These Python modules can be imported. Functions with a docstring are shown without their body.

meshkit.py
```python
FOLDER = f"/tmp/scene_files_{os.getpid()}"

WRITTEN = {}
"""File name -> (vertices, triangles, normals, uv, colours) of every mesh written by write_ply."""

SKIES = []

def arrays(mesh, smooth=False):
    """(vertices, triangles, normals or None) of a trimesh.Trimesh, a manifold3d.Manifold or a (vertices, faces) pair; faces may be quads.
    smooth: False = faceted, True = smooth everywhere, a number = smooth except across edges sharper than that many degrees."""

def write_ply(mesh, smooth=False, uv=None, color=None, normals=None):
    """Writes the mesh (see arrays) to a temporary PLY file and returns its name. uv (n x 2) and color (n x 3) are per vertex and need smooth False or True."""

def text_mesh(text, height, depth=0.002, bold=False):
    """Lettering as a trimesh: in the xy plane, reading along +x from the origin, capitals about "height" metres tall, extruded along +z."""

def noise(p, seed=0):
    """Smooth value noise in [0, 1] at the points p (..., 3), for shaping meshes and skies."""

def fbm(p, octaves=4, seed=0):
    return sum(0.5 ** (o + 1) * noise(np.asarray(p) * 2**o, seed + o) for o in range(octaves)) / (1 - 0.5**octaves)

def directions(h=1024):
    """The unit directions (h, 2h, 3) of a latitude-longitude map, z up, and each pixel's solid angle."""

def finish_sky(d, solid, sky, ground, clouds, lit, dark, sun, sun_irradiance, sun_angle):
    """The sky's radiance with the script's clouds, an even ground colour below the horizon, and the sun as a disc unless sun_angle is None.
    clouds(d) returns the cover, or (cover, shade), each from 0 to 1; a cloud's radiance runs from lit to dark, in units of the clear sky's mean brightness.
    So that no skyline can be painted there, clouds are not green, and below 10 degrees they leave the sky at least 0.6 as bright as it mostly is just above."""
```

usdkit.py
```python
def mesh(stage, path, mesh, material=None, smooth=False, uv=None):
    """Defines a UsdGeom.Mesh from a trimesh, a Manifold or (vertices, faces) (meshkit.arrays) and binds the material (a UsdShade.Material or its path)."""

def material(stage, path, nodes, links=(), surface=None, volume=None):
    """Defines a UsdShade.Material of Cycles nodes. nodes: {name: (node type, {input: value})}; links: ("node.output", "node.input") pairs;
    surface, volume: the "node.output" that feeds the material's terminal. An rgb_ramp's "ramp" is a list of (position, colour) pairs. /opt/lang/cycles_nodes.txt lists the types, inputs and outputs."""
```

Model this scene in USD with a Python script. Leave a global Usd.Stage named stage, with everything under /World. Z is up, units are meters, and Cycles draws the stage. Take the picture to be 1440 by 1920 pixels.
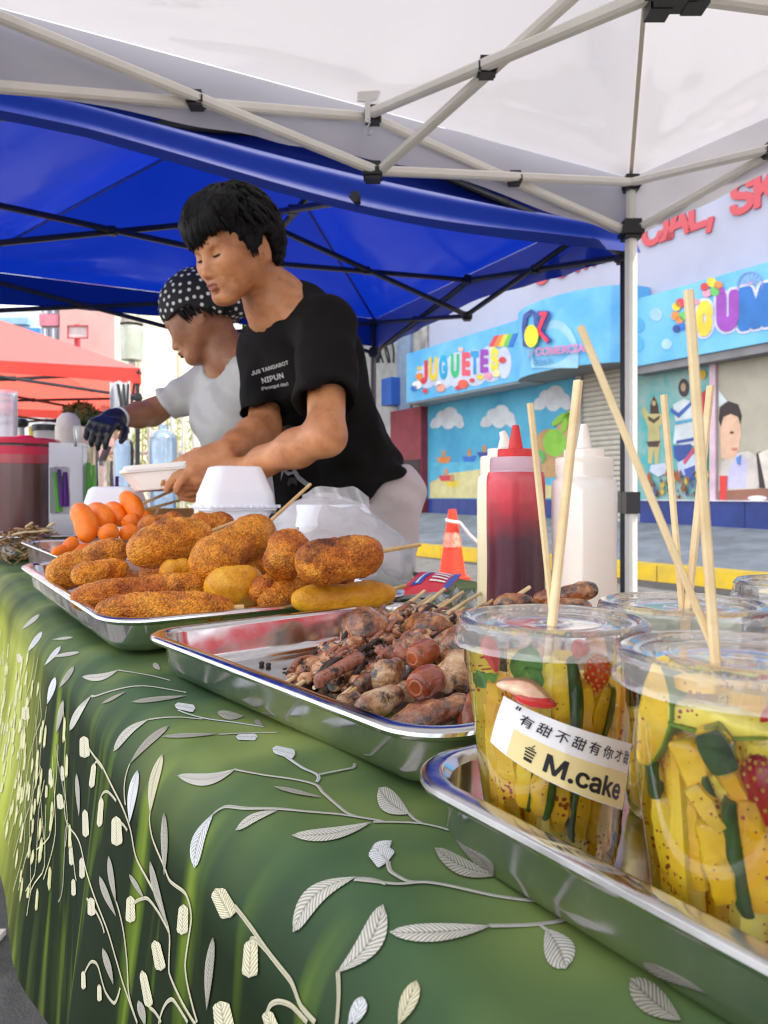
import math, random, glob
import numpy as np, trimesh, usdkit, meshkit
from pxr import Usd, UsdGeom, UsdLux, UsdShade, Sdf, Gf, Vt
from shapely.geometry import Polygon, box as sbox
from shapely import affinity, union_all

rng = np.random.default_rng(7)
stage = Usd.Stage.CreateInMemory()
UsdGeom.SetStageUpAxis(stage, UsdGeom.Tokens.z)
UsdGeom.SetStageMetersPerUnit(stage, 1.0)
UsdGeom.Xform.Define(stage, '/World')
UsdGeom.Scope.Define(stage, '/World/Looks')

# ---------------------------------------------------------------- camera, sky, sun, exposure
CZ, FPX, PX0, PY0 = 0.935, 1400.0, 720.0, 928.0
cam = UsdGeom.Camera.Define(stage, '/World/camera')
cam.CreateHorizontalApertureAttr(24.0)
cam.CreateVerticalApertureAttr(32.0)
cam.CreateFocalLengthAttr(24.0 * FPX / 1440.0)
cam.CreateVerticalApertureOffsetAttr(-32.0 / 1440.0 * 24.0)
cam.CreateClippingRangeAttr(Gf.Vec2f(0.02, 500))
cam.CreateFStopAttr(14.0)
cam.CreateFocusDistanceAttr(0.55)
cam.CreateExposureAttr(0.8)
UsdGeom.Xformable(cam).AddTransformOp().Set(Gf.Matrix4d(1,0,0,0, 0,0,1,0, 0,-1,0,0, 0,0,CZ,1))
SUN = np.array([0.954*math.cos(math.radians(62)), -0.30*math.cos(math.radians(62)), math.sin(math.radians(62))])
dome = UsdLux.DomeLight.Define(stage, '/World/sky')
dome.GetPrim().SetCustomDataByKey('kind', 'structure')
skym = usdkit.material(stage, '/World/Looks/sky_material', {
    's': ('sky_texture', {'sky_type': 'single_scattering', 'sun_disc': False, 'sun_elevation': math.asin(SUN[2]), 'sun_rotation': math.atan2(SUN[0], SUN[1]), 'aerosol_density': 2.0}),
    'tc': ('texture_coordinate', {}),
    'n': ('noise_texture', {'scale': 2.2, 'detail': 5.0, 'roughness': 0.55}),
    'r': ('map_range', {'from_min': 0.30, 'from_max': 0.62, 'to_min': 0.35, 'to_max': 1.0, 'clamp': True}),
    'mx': ('mix_color', {'b': (11.0, 11.2, 11.6)}),
    'b': ('background_shader', {'strength': 0.12})},
    [('tc.generated', 'n.vector'), ('n.fac', 'r.value'), ('r.result', 'mx.fac'), ('s.color', 'mx.a'), ('mx.result', 'b.color')], surface='b.background')
UsdShade.MaterialBindingAPI.Apply(dome.GetPrim()).Bind(skym)
sun = UsdLux.DistantLight.Define(stage, '/World/sun')
sun.CreateNormalizeAttr(True); sun.CreateIntensityAttr(1.15); sun.CreateAngleAttr(0.53)
sun.CreateColorAttr(Gf.Vec3f(1.0, 0.95, 0.86))
_z = SUN/np.linalg.norm(SUN); _x = np.cross([0,0,1], _z); _x /= np.linalg.norm(_x); _y = np.cross(_z, _x)
UsdGeom.Xformable(sun).AddTransformOp().Set(Gf.Matrix4d(*_x,0, *_y,0, *_z,0, 0,0,0,1))

# ---------------------------------------------------------------- helpers
def P(px, py, Y):
    """the point seen at a pixel of the photograph at depth Y"""
    return np.array([(px-PX0)/FPX*Y, Y, CZ-(py-PY0)/FPX*Y])
def PZ(px, py, z):
    """the point seen at a pixel on the level z"""
    return P(px, py, (CZ-z)*FPX/(py-PY0))
_used = {}
def numbered(parent, name):
    k = parent + '/' + name
    n = _used.get(k, 0); _used[k] = n+1
    return k if n == 0 else f'{k}_{n:03d}'
def path_of(x):
    return '/World' if x is None else (x if isinstance(x, str) else str(x.GetPath()))
def tag(p, label=None, cat=None, group=None, kind=None):
    p = p.GetPrim() if hasattr(p, 'GetPrim') else p
    for k, v in (('label', label), ('category', cat), ('group', group), ('kind', kind)):
        if v: p.SetCustomDataByKey(k, v)
    return p
def thing(name, label, cat, group=None, loc=(0,0,0), rz=0):
    x = UsdGeom.Xform.Define(stage, numbered('/World', name))
    if any(loc) or rz:
        x.AddTranslateOp().Set(Gf.Vec3d(*map(float, loc))); x.AddRotateZOp().Set(math.degrees(rz))
    return tag(x, label, cat, group)
def obj(name, mesh, mat, parent=None, smooth=False, uv=None, label=None, cat=None, group=None, kind=None):
    m = usdkit.mesh(stage, numbered(path_of(parent), name), mesh, mat, smooth, uv)
    return tag(m, label, cat, group, kind)
def copy_of(src, label, loc, rz=0, group=None):
    was = src.GetCustomData()
    r = thing(src.GetName().rstrip('0123456789').rstrip('_'), label or was['label'], was['category'], group or was.get('group'), loc, rz)
    r.GetReferences().AddInternalReference(src.GetPath()); r.SetInstanceable(True)
    return r
_mats = {}
def pm(name, color=(.5,.5,.5), rough=.5, var=0., scale=20., dark=None, bump=0., bscale=None, dist=.002, detail=4., **kw):
    """a principled material: colour varied by noise of object position between color and dark, with noise bump"""
    if name in _mats: return _mats[name]
    nodes = {'p': ('principled_bsdf', {'roughness': rough, 'base_color': color, **kw})}
    links = []
    if var or bump:
        nodes['g'] = ('texture_coordinate', {})
    if var:
        dark = dark if dark is not None else tuple(c*(1-var) for c in color)
        nodes['n'] = ('noise_texture', {'scale': scale, 'detail': detail, 'roughness': .6})
        nodes['r'] = ('rgb_ramp', {'ramp': [(.36, dark), (.62, color)]})
        links += [('g.object', 'n.vector'), ('n.fac', 'r.fac'), ('r.color', 'p.base_color')]
    if bump:
        nodes['nb'] = ('noise_texture', {'scale': bscale or scale*3, 'detail': 4.})
        nodes['b'] = ('bump', {'strength': bump, 'distance': dist})
        links += [('g.object', 'nb.vector'), ('nb.fac', 'b.height'), ('b.normal', 'p.normal')]
    _mats[name] = usdkit.material(stage, '/World/Looks/'+name, nodes, links, surface='p.BSDF')
    return _mats[name]
def cloth_mat(name, color, trans, mix=.5, rough=.6, gloss=0., bump=.15, bscale=60., g_rough=.35):
    nodes = {'d': ('diffuse_bsdf', {'color': color}), 't': ('translucent_bsdf', {'color': trans}), 'm': ('mix_closure', {'fac': mix}),
             'g': ('glossy_bsdf', {'roughness': g_rough, 'color': (1,1,1)}), 'lw': ('layer_weight', {'blend': .25}), 'k': ('math', {'math_type': 'multiply', 'value2': gloss}), 'm2': ('mix_closure', {}),
             'tc': ('texture_coordinate', {}), 'n': ('noise_texture', {'scale': bscale, 'detail': 3.}), 'b': ('bump', {'strength': bump, 'distance': .004})}
    L = [('d.BSDF', 'm.closure1'), ('t.BSDF', 'm.closure2'), ('lw.fresnel', 'k.value1'), ('k.value', 'm2.fac'), ('m.closure', 'm2.closure1'), ('g.BSDF', 'm2.closure2'),
         ('tc.object', 'n.vector'), ('n.fac', 'b.height'), ('b.normal', 'd.normal'), ('b.normal', 'g.normal')]
    _mats[name] = usdkit.material(stage, '/World/Looks/'+name, nodes, L, surface='m2.closure')
    return _mats[name]
def pane_mat(name, color=(1,1,1), extra=0.03, rough=.04, frost=0., fcol=(.9,.9,.9), gain=1.0):
    nodes = {'t': ('transparent_bsdf', {'color': color}), 'g': ('glossy_bsdf', {'roughness': rough, 'color': (1,1,1)}), 'f': ('fresnel', {'IOR': 1.45}),
             'a': ('math', {'math_type': 'multiply_add', 'value2': gain, 'value3': extra, 'use_clamp': True}), 'm': ('mix_closure', {}),
             'd': ('diffuse_bsdf', {'color': fcol}), 'tl': ('translucent_bsdf', {'color': fcol}), 'md': ('mix_closure', {'fac': .5}), 'm3': ('mix_closure', {'fac': frost})}
    L = [('f.fac', 'a.value1'), ('a.value', 'm.fac'), ('t.BSDF', 'm3.closure1'), ('d.BSDF', 'md.closure1'), ('tl.BSDF', 'md.closure2'), ('md.closure', 'm3.closure2'), ('m3.closure', 'm.closure1'), ('g.BSDF', 'm.closure2')]
    _mats[name] = usdkit.material(stage, '/World/Looks/'+name, nodes, L, surface='m.closure')
    return _mats[name]

def box(c, s, R=None):
    m = trimesh.creation.box(extents=s)
    if R is not None: m.apply_transform(np.vstack([np.hstack([np.array(R).T if False else np.array(R), [[0],[0],[0]]]), [0,0,0,1]]))
    m.apply_translation(c); return m
def frame_of(t):
    t = np.asarray(t, float)/np.linalg.norm(t)
    u = np.cross([0,0,1.], t)
    if np.linalg.norm(u) < 1e-3: u = np.cross([1.,0,0], t)
    u /= np.linalg.norm(u); return t, u, np.cross(t, u)
def bar(a, b, w, h=None, bev=.22, side=None):
    """a straight bar with chamfered square section"""
    h = h or w
    t, u, v = frame_of(np.subtract(b, a))
    if side is not None: u = np.asarray(side)/np.linalg.norm(side); v = np.cross(t, u)
    k = bev
    sec = np.array([(-.5+k,-.5),(.5-k,-.5),(.5,-.5+k),(.5,.5-k),(.5-k,.5),(-.5+k,.5),(-.5,.5-k),(-.5,-.5+k)])
    ring = lambda c: [np.asarray(c)+u*x*w+v*y*h for x, y in sec]
    V = np.array(ring(a)+ring(b)); n = 8
    F = []
    for i in range(n):
        j = (i+1) % n; F += [[i,j,n+j],[i,n+j,n+i]]
    for i in range(1, n-1): F += [[0,i+1,i],[n,n+i,n+i+1]]
    return trimesh.Trimesh(V, F, process=False)
def tube(pts, r, n=10, cap=True):
    pts = np.asarray(pts, float); r = np.broadcast_to(r, len(pts)).astype(float)
    T = np.gradient(pts, axis=0); T /= np.linalg.norm(T, axis=1, keepdims=True)
    _, u, v = frame_of(T[0]); V = []
    for i in range(len(pts)):
        u = u - T[i]*np.dot(u, T[i]); u /= np.linalg.norm(u); v = np.cross(T[i], u)
        for k in range(n):
            a = 2*math.pi*k/n; V.append(pts[i]+r[i]*(math.cos(a)*u+math.sin(a)*v))
    F = []
    for i in range(len(pts)-1):
        for k in range(n):
            a, b = i*n+k, i*n+(k+1)%n; F += [[a,b,b+n],[a,b+n,a+n]]
    if cap:
        V += [pts[0], pts[-1]]; c0 = len(V)-2; o = (len(pts)-1)*n
        for k in range(n): F += [[c0,(k+1)%n,k],[c0+1,o+k,o+(k+1)%n]]
    return trimesh.Trimesh(np.array(V), F, process=False)
def lathe(prof, n=48, c=(0,0,0)):
    """prof: (r,z) from start to end"""
    V = []; F = []
    for r, z in prof:
        for k in range(n):
            a = 2*math.pi*k/n; V.append((r*math.cos(a)+c[0], r*math.sin(a)+c[1], z+c[2]))
    for i in range(len(prof)-1):
        for k in range(n):
            a, b = i*n+k, i*n+(k+1)%n; F += [[a,b,b+n],[a,b+n,a+n]]
    return trimesh.Trimesh(np.array(V), F, process=False)
def cat(*ms):
    ms = ms[0] if len(ms) == 1 and isinstance(ms[0], (list, tuple)) else ms
    return trimesh.util.concatenate(list(ms))
def grid_faces(n, m):
    i, j = np.meshgrid(np.arange(n-1), np.arange(m-1), indexing='ij'); a = (i*m+j).ravel()
    return np.vstack([np.stack([a, a+m, a+m+1], 1), np.stack([a, a+m+1, a+1], 1)])
def extrude(poly, d, z=0.):
    gs = [g for g in getattr(poly, 'geoms', [poly]) if g.area > 1e-12]
    m = cat([trimesh.creation.extrude_polygon(g, d, engine='earcut') for g in gs])
    m.apply_translation((0,0,z)); return m
def onto(m, o, ex, ey, ez):
    """places a mesh made in xyz into the frame o, ex, ey, ez"""
    m = m.copy(); m.vertices = np.asarray(o) + m.vertices[:, :1]*np.asarray(ex) + m.vertices[:, 1:2]*np.asarray(ey) + m.vertices[:, 2:3]*np.asarray(ez); return m
def text_poly(text, height, font='Inter', stroke=0):
    from PIL import Image, ImageDraw, ImageFont
    f = ImageFont.truetype(glob.glob('/opt/blender-*/*/datafiles/fonts/'+font+'.woff2')[0], 96)
    x0, y0, x1, y1 = f.getbbox(text, anchor='ls', stroke_width=stroke)
    im = Image.new('L', (int(x1-x0+8), int(y1-y0+8)))
    ImageDraw.Draw(im).text((4-x0, 4-y0), text, 255, font=f, anchor='ls', stroke_width=stroke)
    on = np.pad(np.asarray(im) > 127, ((0,0),(1,1))).astype(np.int8)
    rows, st = np.nonzero(np.diff(on, axis=1) == 1); en = np.nonzero(np.diff(on, axis=1) == -1)[1]
    sh = union_all([sbox(a, -r-1, b, -r) for a, b, r in zip(st, en, rows)]).buffer(.6).buffer(-.6).simplify(.5)
    s = height/70.0
    return affinity.affine_transform(sh, [s, 0, 0, s, -4*s, (4-y0)*s])
def smin(a, b, k):
    h = np.maximum(k-np.abs(a-b), 0)/k
    return np.minimum(a, b)-h*h*k*.25
class SDF:
    """smooth union of round cones and ellipsoids on a grid, meshed by surface nets"""
    def __init__(s, lo, hi, step):
        s.lo = np.array(lo, float); s.h = step; s.n = np.ceil((np.array(hi)-s.lo)/step).astype(int)+1
        s.F = np.full(s.n, .5, np.float32)
    def block(s, lo, hi):
        a = np.clip(np.floor((np.array(lo)-s.lo)/s.h).astype(int), 0, s.n); b = np.clip(np.ceil((np.array(hi)-s.lo)/s.h).astype(int)+1, 0, s.n)
        sl = tuple(slice(x, y) for x, y in zip(a, b))
        ax = [s.lo[i]+s.h*np.arange(a[i], b[i]) for i in range(3)]
        return sl, np.stack(np.meshgrid(*ax, indexing='ij'), -1)
    def put(s, sl, d, k, sub=False):
        if d.size == 0: return
        s.F[sl] = -smin(-s.F[sl], d, k) if sub else smin(s.F[sl], d, k)
    def cone(s, a, b, ra, rb, k=.02, sub=False):
        a, b = np.array(a, float), np.array(b, float); m = max(ra, rb)+k+.02
        sl, p = s.block(np.minimum(a, b)-m, np.maximum(a, b)+m)
        ab = b-a; t = np.clip(((p-a)@ab)/max(ab@ab, 1e-12), 0, 1)
        s.put(sl, np.linalg.norm(p-a-t[..., None]*ab, axis=-1)-(ra+(rb-ra)*t), k, sub)
    def ell(s, c, r, R=None, k=.02, sub=False):
        c, r = np.array(c, float), np.array(r, float); m = r.max()+k+.02
        sl, p = s.block(c-m, c+m); q = p-c
        if R is not None: q = q@np.array(R).T      # rows of R are the ellipsoid's axes
        k0 = np.linalg.norm(q/r, axis=-1); k1 = np.linalg.norm(q/r**2, axis=-1)
        s.put(sl, k0*(k0-1)/np.maximum(k1, 1e-6), k, sub)
    def mesh(s, cut=None):
        F = s.F
        if cut is not None:
            sl, p = s.block(s.lo, s.lo+s.h*s.n); F = cut(F, p)
        neg = F < 0; nx, ny, nz = F.shape
        c = np.zeros((nx-1, ny-1, nz-1), int)
        for dx in (0,1):
            for dy in (0,1):
                for dz in (0,1): c += neg[dx:nx-1+dx, dy:ny-1+dy, dz:nz-1+dz]
        I = np.argwhere((c > 0) & (c < 8)); idx = np.full(c.shape, -1); idx[tuple(I.T)] = np.arange(len(I))
        acc = np.zeros((len(I), 3)); cnt = np.zeros(len(I))
        co = np.array([(x,y,z) for x in (0,1) for y in (0,1) for z in (0,1)])
        for i in range(8):
            for j in range(i+1, 8):
                if np.abs(co[i]-co[j]).sum() != 1: continue
                fa = F[tuple((I+co[i]).T)]; fb = F[tuple((I+co[j]).T)]; w = (fa < 0) != (fb < 0)
                t = np.where(w, fa/np.where(w, fa-fb, 1), 0)[:, None]
                acc += np.where(w[:, None], co[i]+t*(co[j]-co[i]), 0); cnt += w
        V = s.lo+s.h*(I+acc/cnt[:, None]); Q = []
        for ax in range(3):
            o = [k for k in range(3) if k != ax]
            A = np.take(neg, range(F.shape[ax]-1), ax); B = np.take(neg, range(1, F.shape[ax]), ax)
            for E, flip in ((np.argwhere(A & ~B), False), (np.argwhere(~A & B), True)):
                E = E[(E[:, o[0]] > 0) & (E[:, o[1]] > 0) & (E[:, o[0]] < F.shape[o[0]]-1) & (E[:, o[1]] < F.shape[o[1]]-1)]
                q = []
                for d0, d1 in ((1,1),(0,1),(0,0),(1,0)):
                    e = E.copy(); e[:, o[0]] -= d0; e[:, o[1]] -= d1; q.append(idx[tuple(e.T)])
                q = np.stack(q, 1)
                if flip != (ax == 1): q = q[:, ::-1]
                Q.append(q)
        Q = np.vstack(Q); Q = Q[(Q >= 0).all(1)]
        return trimesh.Trimesh(V, np.vstack([Q[:, [0,1,2]], Q[:, [0,2,3]]]), process=False)
def taubin(m, it=4, lam=.5, mu=-.53):
    from scipy import sparse
    e = m.edges_unique; n = len(m.vertices); A = sparse.coo_matrix((np.ones(2*len(e)), (np.r_[e[:,0], e[:,1]], np.r_[e[:,1], e[:,0]])), (n, n)).tocsr()
    d = np.maximum(np.asarray(A.sum(1)).ravel(), 1)[:, None]; V = m.vertices.copy()
    for _ in range(it):
        for l in (lam, mu): V = V+l*(A@V/d-V)
    m.vertices = V; return m
def blob(axis, rad, n=28, m=36, amp=.0, scale=60., fine=0., fscale=400., seed=0, squash=1.0, power=2.4):
    """a rounded lump along the line axis[0]..axis[-1] with bulge profile, displaced by noise"""
    axis = np.asarray(axis, float); t = (1-np.cos(np.linspace(0, math.pi, m)))/2
    k = np.linspace(0, 1, len(axis)); C = np.stack([np.interp(t, k, axis[:, i]) for i in range(3)], 1)
    if len(axis) > 2:
        for _ in range(2): C[1:-1] = (C[:-2]+2*C[1:-1]+C[2:])/4
    prof = np.maximum(1-np.abs(2*t-1)**power, 0)**(1/power)
    rad = np.atleast_1d(rad); R = np.interp(t, np.linspace(0, 1, len(rad)), rad)*prof
    tt, u, v = frame_of(axis[-1]-axis[0]); V = []
    for i in range(m):
        a = np.linspace(0, 2*math.pi, n, endpoint=False)
        V.append(C[i]+R[i]*(np.cos(a)[:, None]*u+squash*np.sin(a)[:, None]*v))
    V = np.vstack(V); i, j = np.meshgrid(np.arange(m-1), np.arange(n), indexing='ij'); a = (i*n+j).ravel(); b = (i*n+(j+1)%n).ravel()
    F = np.vstack([np.stack([a, b, b+n], 1), np.stack([a, b+n, a+n], 1)])
    M = trimesh.Trimesh(V, F, process=False)
    nn = np.array(V-np.repeat(C, n, 0)); nn /= np.maximum(np.linalg.norm(nn, axis=1, keepdims=True), 1e-6)
    e = np.repeat(np.sin(math.pi*t)**.5 if True else 1, n)
    if amp: M.vertices += nn*(((meshkit.fbm(V*scale+seed*7.3, 3, seed)-.5)*2*amp)*e)[:, None]
    if fine: M.vertices += nn*(((meshkit.noise(V*fscale, seed+5)-.4)*fine)*e)[:, None]
    return M

# table frame: S runs along the table away from the camera, N across it towards the vendors
E0 = np.array([0., .27]); DS = np.array([-.527, .850]); DN = np.array([.850, .527])
TZ = .75
def T(s, t, z=TZ):
    q = E0+DS*s+DN*t; return np.array([q[0], q[1], z])
S3, N3 = np.array([*DS, 0]), np.array([*DN, 0]); Z3 = np.array([0,0,1.])
# ---------------------------------------------------------------- ground
M_asph = pm('asphalt_material', (.115,.112,.11), .85, var=.45, scale=9., bump=.5, bscale=160., dist=.006)
M_walk = pm('pavement_material', (.27,.30,.34), .8, var=.35, scale=2.2, bump=.4, bscale=60., dist=.008)
obj('road', ([(-120,-120,0),(120,-120,0),(120,160,0),(-120,160,0)], [(0,1,2),(0,2,3)]), M_asph, kind='structure')

# ---------------------------------------------------------------- canopies
M_white_fab = cloth_mat('white_canopy_fabric', (.86,.85,.88), (.35,.335,.355), mix=.5, gloss=.25, bump=.25, bscale=14.)
M_blue_fab = cloth_mat('blue_canopy_fabric', (.005,.022,.26), (.0012,.014,.22), mix=.5, gloss=1.1, bump=.5, bscale=9., g_rough=.25)
M_blue_val = cloth_mat('blue_valance_fabric', (.005,.028,.29), (.001,.010,.12), mix=.3, gloss=.40, bump=.4, bscale=12., g_rough=.45)
M_red_deep = cloth_mat('deep_red_fabric', (.72,.012,.035), (.70,.02,.03), mix=.4, gloss=.05)
M_seam = pm('seam_tape', (.70,.62,.50), .7)
M_red_fab = cloth_mat('red_canopy_fabric', (.80,.10,.085), (.85,.16,.12), mix=.5, gloss=.15)
M_white_frame = pm('white_steel_frame', (.90,.87,.79), .35, var=.06, scale=12.)
M_dark_frame = pm('dark_steel_frame', (.022,.024,.030), .38, var=.3, scale=30.)
M_joint = pm('black_plastic_joint', (.012,.012,.014), .38)
M_bolt = pm('bolt_steel', (.6,.6,.6), .25, metallic=1.)
def fabric_panel(a, b, c, n=44, seed=0, sag=.05, wr=.026):
    """a triangle of roof cloth, a and b at the eaves, c at the peak, with folds that run out of the corners"""
    a, b, c = map(np.asarray, (a, b, c)); V = []; idx = {}; F = []
    for i in range(n+1):
        for j in range(n+1-i): idx[i, j] = len(V); V.append((1-(i+j)/n, i/n, j/n))
    for i in range(n):
        for j in range(n-i):
            F.append((idx[i,j], idx[i+1,j], idx[i,j+1]))
            if i+j < n-1: F.append((idx[i+1,j], idx[i+1,j+1], idx[i,j+1]))
    W = np.array(V); Q = W@np.stack([a, b, c]); nrm = np.cross(b-a, c-a); nrm /= np.linalg.norm(nrm)
    if nrm[2] < 0: nrm = -nrm
    d = -sag*27*W[:,0]*W[:,1]*W[:,2]
    for k, (o, f) in enumerate(((a, b), (b, a))):
        r = Q-o; L = np.linalg.norm(r, axis=1); dirn = (f-o)/np.linalg.norm(f-o)
        ang = np.arccos(np.clip((r@dirn)/np.maximum(L, 1e-6), -1, 1))
        env = np.exp(-((L-.34)/.26)**2)*np.minimum(1, 27*W[:,0]*W[:,1]*W[:,2]*3)
        ph = meshkit.noise(np.stack([ang*3, L*1.5, L*0+seed+k], 1), seed)*5
        d += wr*env*(np.abs(np.sin(ang*11+ph))**.6-.5)*(.5+1.1*meshkit.noise(np.stack([ang*6, ang*0, ang*0+seed], 1), 3))
    d += (meshkit.fbm(Q*np.array([2.2,2.2,2.2])+seed*3.1, 3, seed)-.5)*.03*np.minimum(1, 27*W[:,0]*W[:,1]*W[:,2]*2)
    return trimesh.Trimesh(Q+nrm*d[:, None], F, process=False)
def valance(a, b, h, out, n=60, seed=0, wav=.008, roll=False):
    a, b = np.asarray(a), np.asarray(b); V = []; m = 26 if roll else 8
    for i in range(n+1):
        q = a+(b-a)*i/n
        for j in range(m+1):
            t = j/m; w = wav*math.sin(i*.55+2*math.sin(i*.17+seed))*t
            if roll:   # gathered cloth: three hanging pleats
                w = .030*math.sin(t*math.pi*3+.5*math.sin(i*.06))*math.sin(math.pi*min(1, t*1.5+.1)) + .010*math.sin(i*.13+seed)
                if t > .8: w += .02*(t-.8)/.2
                droop = .045*math.sin(math.pi*min(1, i/n*1.2))
                V.append(q+np.asarray(out)*w-Z3*(h*t+droop*t))
            else: V.append(q+np.asarray(out)*w-Z3*h*t*(.70+.30*abs(2*i/n-1)**1.6+.03*math.sin(i*.21+seed)))
    return trimesh.Trimesh(np.array(V), grid_faces(n+1, m+1), process=False)
def canopy(name, label, cat_, C, e1, e2, L1, L2, ze, peak, fab, frame, w, drop, hub_z, val=(.2,.2,.2,.2), roll=(), legs=(0,1,2,3), center=True, seed=0, jw=.04, finish=None):
    o = thing(name, label, cat_)
    e1 = np.array([*e1, 0])/np.linalg.norm(e1); e2 = np.array([*e2, 0])/np.linalg.norm(e2); C = np.array([*C, 0.])
    K = [C, C+e1*L1, C+e1*L1+e2*L2, C+e2*L2]; ctr = sum(K)/4
    zu, zl = ze-.03, ze-.03-drop; up = lambda p, z: np.array([p[0], p[1], z])
    for i in range(4):
        a, b = K[i], K[(i+1)%4]; outw = (a+b)/2-ctr; outw /= np.linalg.norm(outw)
        da, db = [(p-ctr)/np.linalg.norm(p-ctr)*.030 for p in (a, b)]
        obj('roof_panel', fabric_panel(up(a+da, ze), up(b+db, ze), up(ctr, ze+peak), seed=seed+i), fab, o, smooth=True)
        if val[i]: obj('valance', valance(up(a+da*1.02, ze-.001), up(b+db*1.02, ze-.001), val[i], outw, seed=seed+i, roll=i in roll), (M_blue_val if roll else fab), o, smooth=True)
        obj('ridge_seam', bar(up(a+da*.9, ze-.008), up(ctr, ze+peak-.012), .012, .0015), (M_seam if not roll else fab), o)
    J = lambda p, s, nm='joint': obj(nm, cat(box(p, (s, s, s*1.15)), box(np.asarray(p)-Z3*s*.1, (s*1.25, s*1.25, s*.5))), M_joint, o)
    for i in legs:
        p = K[i]
        obj('leg', bar(up(p, .02), up(p, zl-.02), w*1.45, side=e1), frame, o); obj('leg', bar(up(p, zl-.02), up(p, zu+.02), w*1.15, side=e1), frame, o)
        J(up(p, zu), jw); J(up(p, zl), jw*1.25); obj('foot_plate', box(up(p, .008), (.1,.1,.012)), frame, o)
        obj('height_clip', box(up(p, .91), (w*1.9, w*1.9, .07)), M_joint, o)
    mids = []
    for i in range(4):
        a, b = K[i], K[(i+1)%4]; m = (a+b)/2; inn = ctr-m; inn /= np.linalg.norm(inn); mids.append(m)
        off = inn*w*.55
        for p in (a, b):
            obj('truss_bar', bar(up(p+off, zu), up(m+off, zl), w), frame, o); obj('truss_bar', bar(up(p-off, zl), up(m-off, zu), w), frame, o)
            q = up((p+m)/2, (zu+zl)/2); J(q, w*1.35, 'pivot'); obj('bolt', box(q+inn*(w*.9), (w*.3,)*3), M_bolt, o)
        J(up(m, zu), jw*.85); J(up(m, zl), jw*.95); obj('bolt', box(up(m, zl)+inn*jw*.55, (w*.35,)*3), M_bolt, o)
        if center:
            # the middle truss: one bar falls to the lower hub, the other rises to the upper hub
            t = (ctr-m); t /= np.linalg.norm(t); sd = np.cross(t, Z3)*w*.55
            hl, hu = hub_z, hub_z+drop*1.0
            A0, A1 = up(m, zu)+sd, up(ctr, hl)+sd; B0, B1 = up(m, zl)-sd, up(ctr, hu)-sd
            obj('truss_bar', bar(A0, A1, w), frame, o); obj('truss_bar', bar(B0, B1, w), frame, o)
            q = (A0+A1+B0+B1)/4; J(q, w*1.35, 'pivot')
    if center:
        h = up(ctr, hub_z); s = jw*1.05
        obj('hub', cat(box(h, (s*1.5, s*1.5, s*.9)), *[box(h+np.array([math.cos(a), math.sin(a), 0])*s*.9, (s*.8, s*.8, s*.95)) for a in np.arange(4)*math.pi/2+math.atan2(e1[1], e1[0])]), M_joint, o)
        obj('hub', box(up(ctr, hub_z+drop), (s*1.6, s*1.6, s*.9)), M_joint, o)
        obj('peak_post', bar(up(ctr, hub_z+.01), up(ctr, ze+peak-.02), w*1.1), frame, o)
        obj('bolt', box(h+np.array([-.03,-.045,.0]), (.008,.008,.008)), M_bolt, o)
    return o, K, ctr, zu, zl, mids
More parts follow.
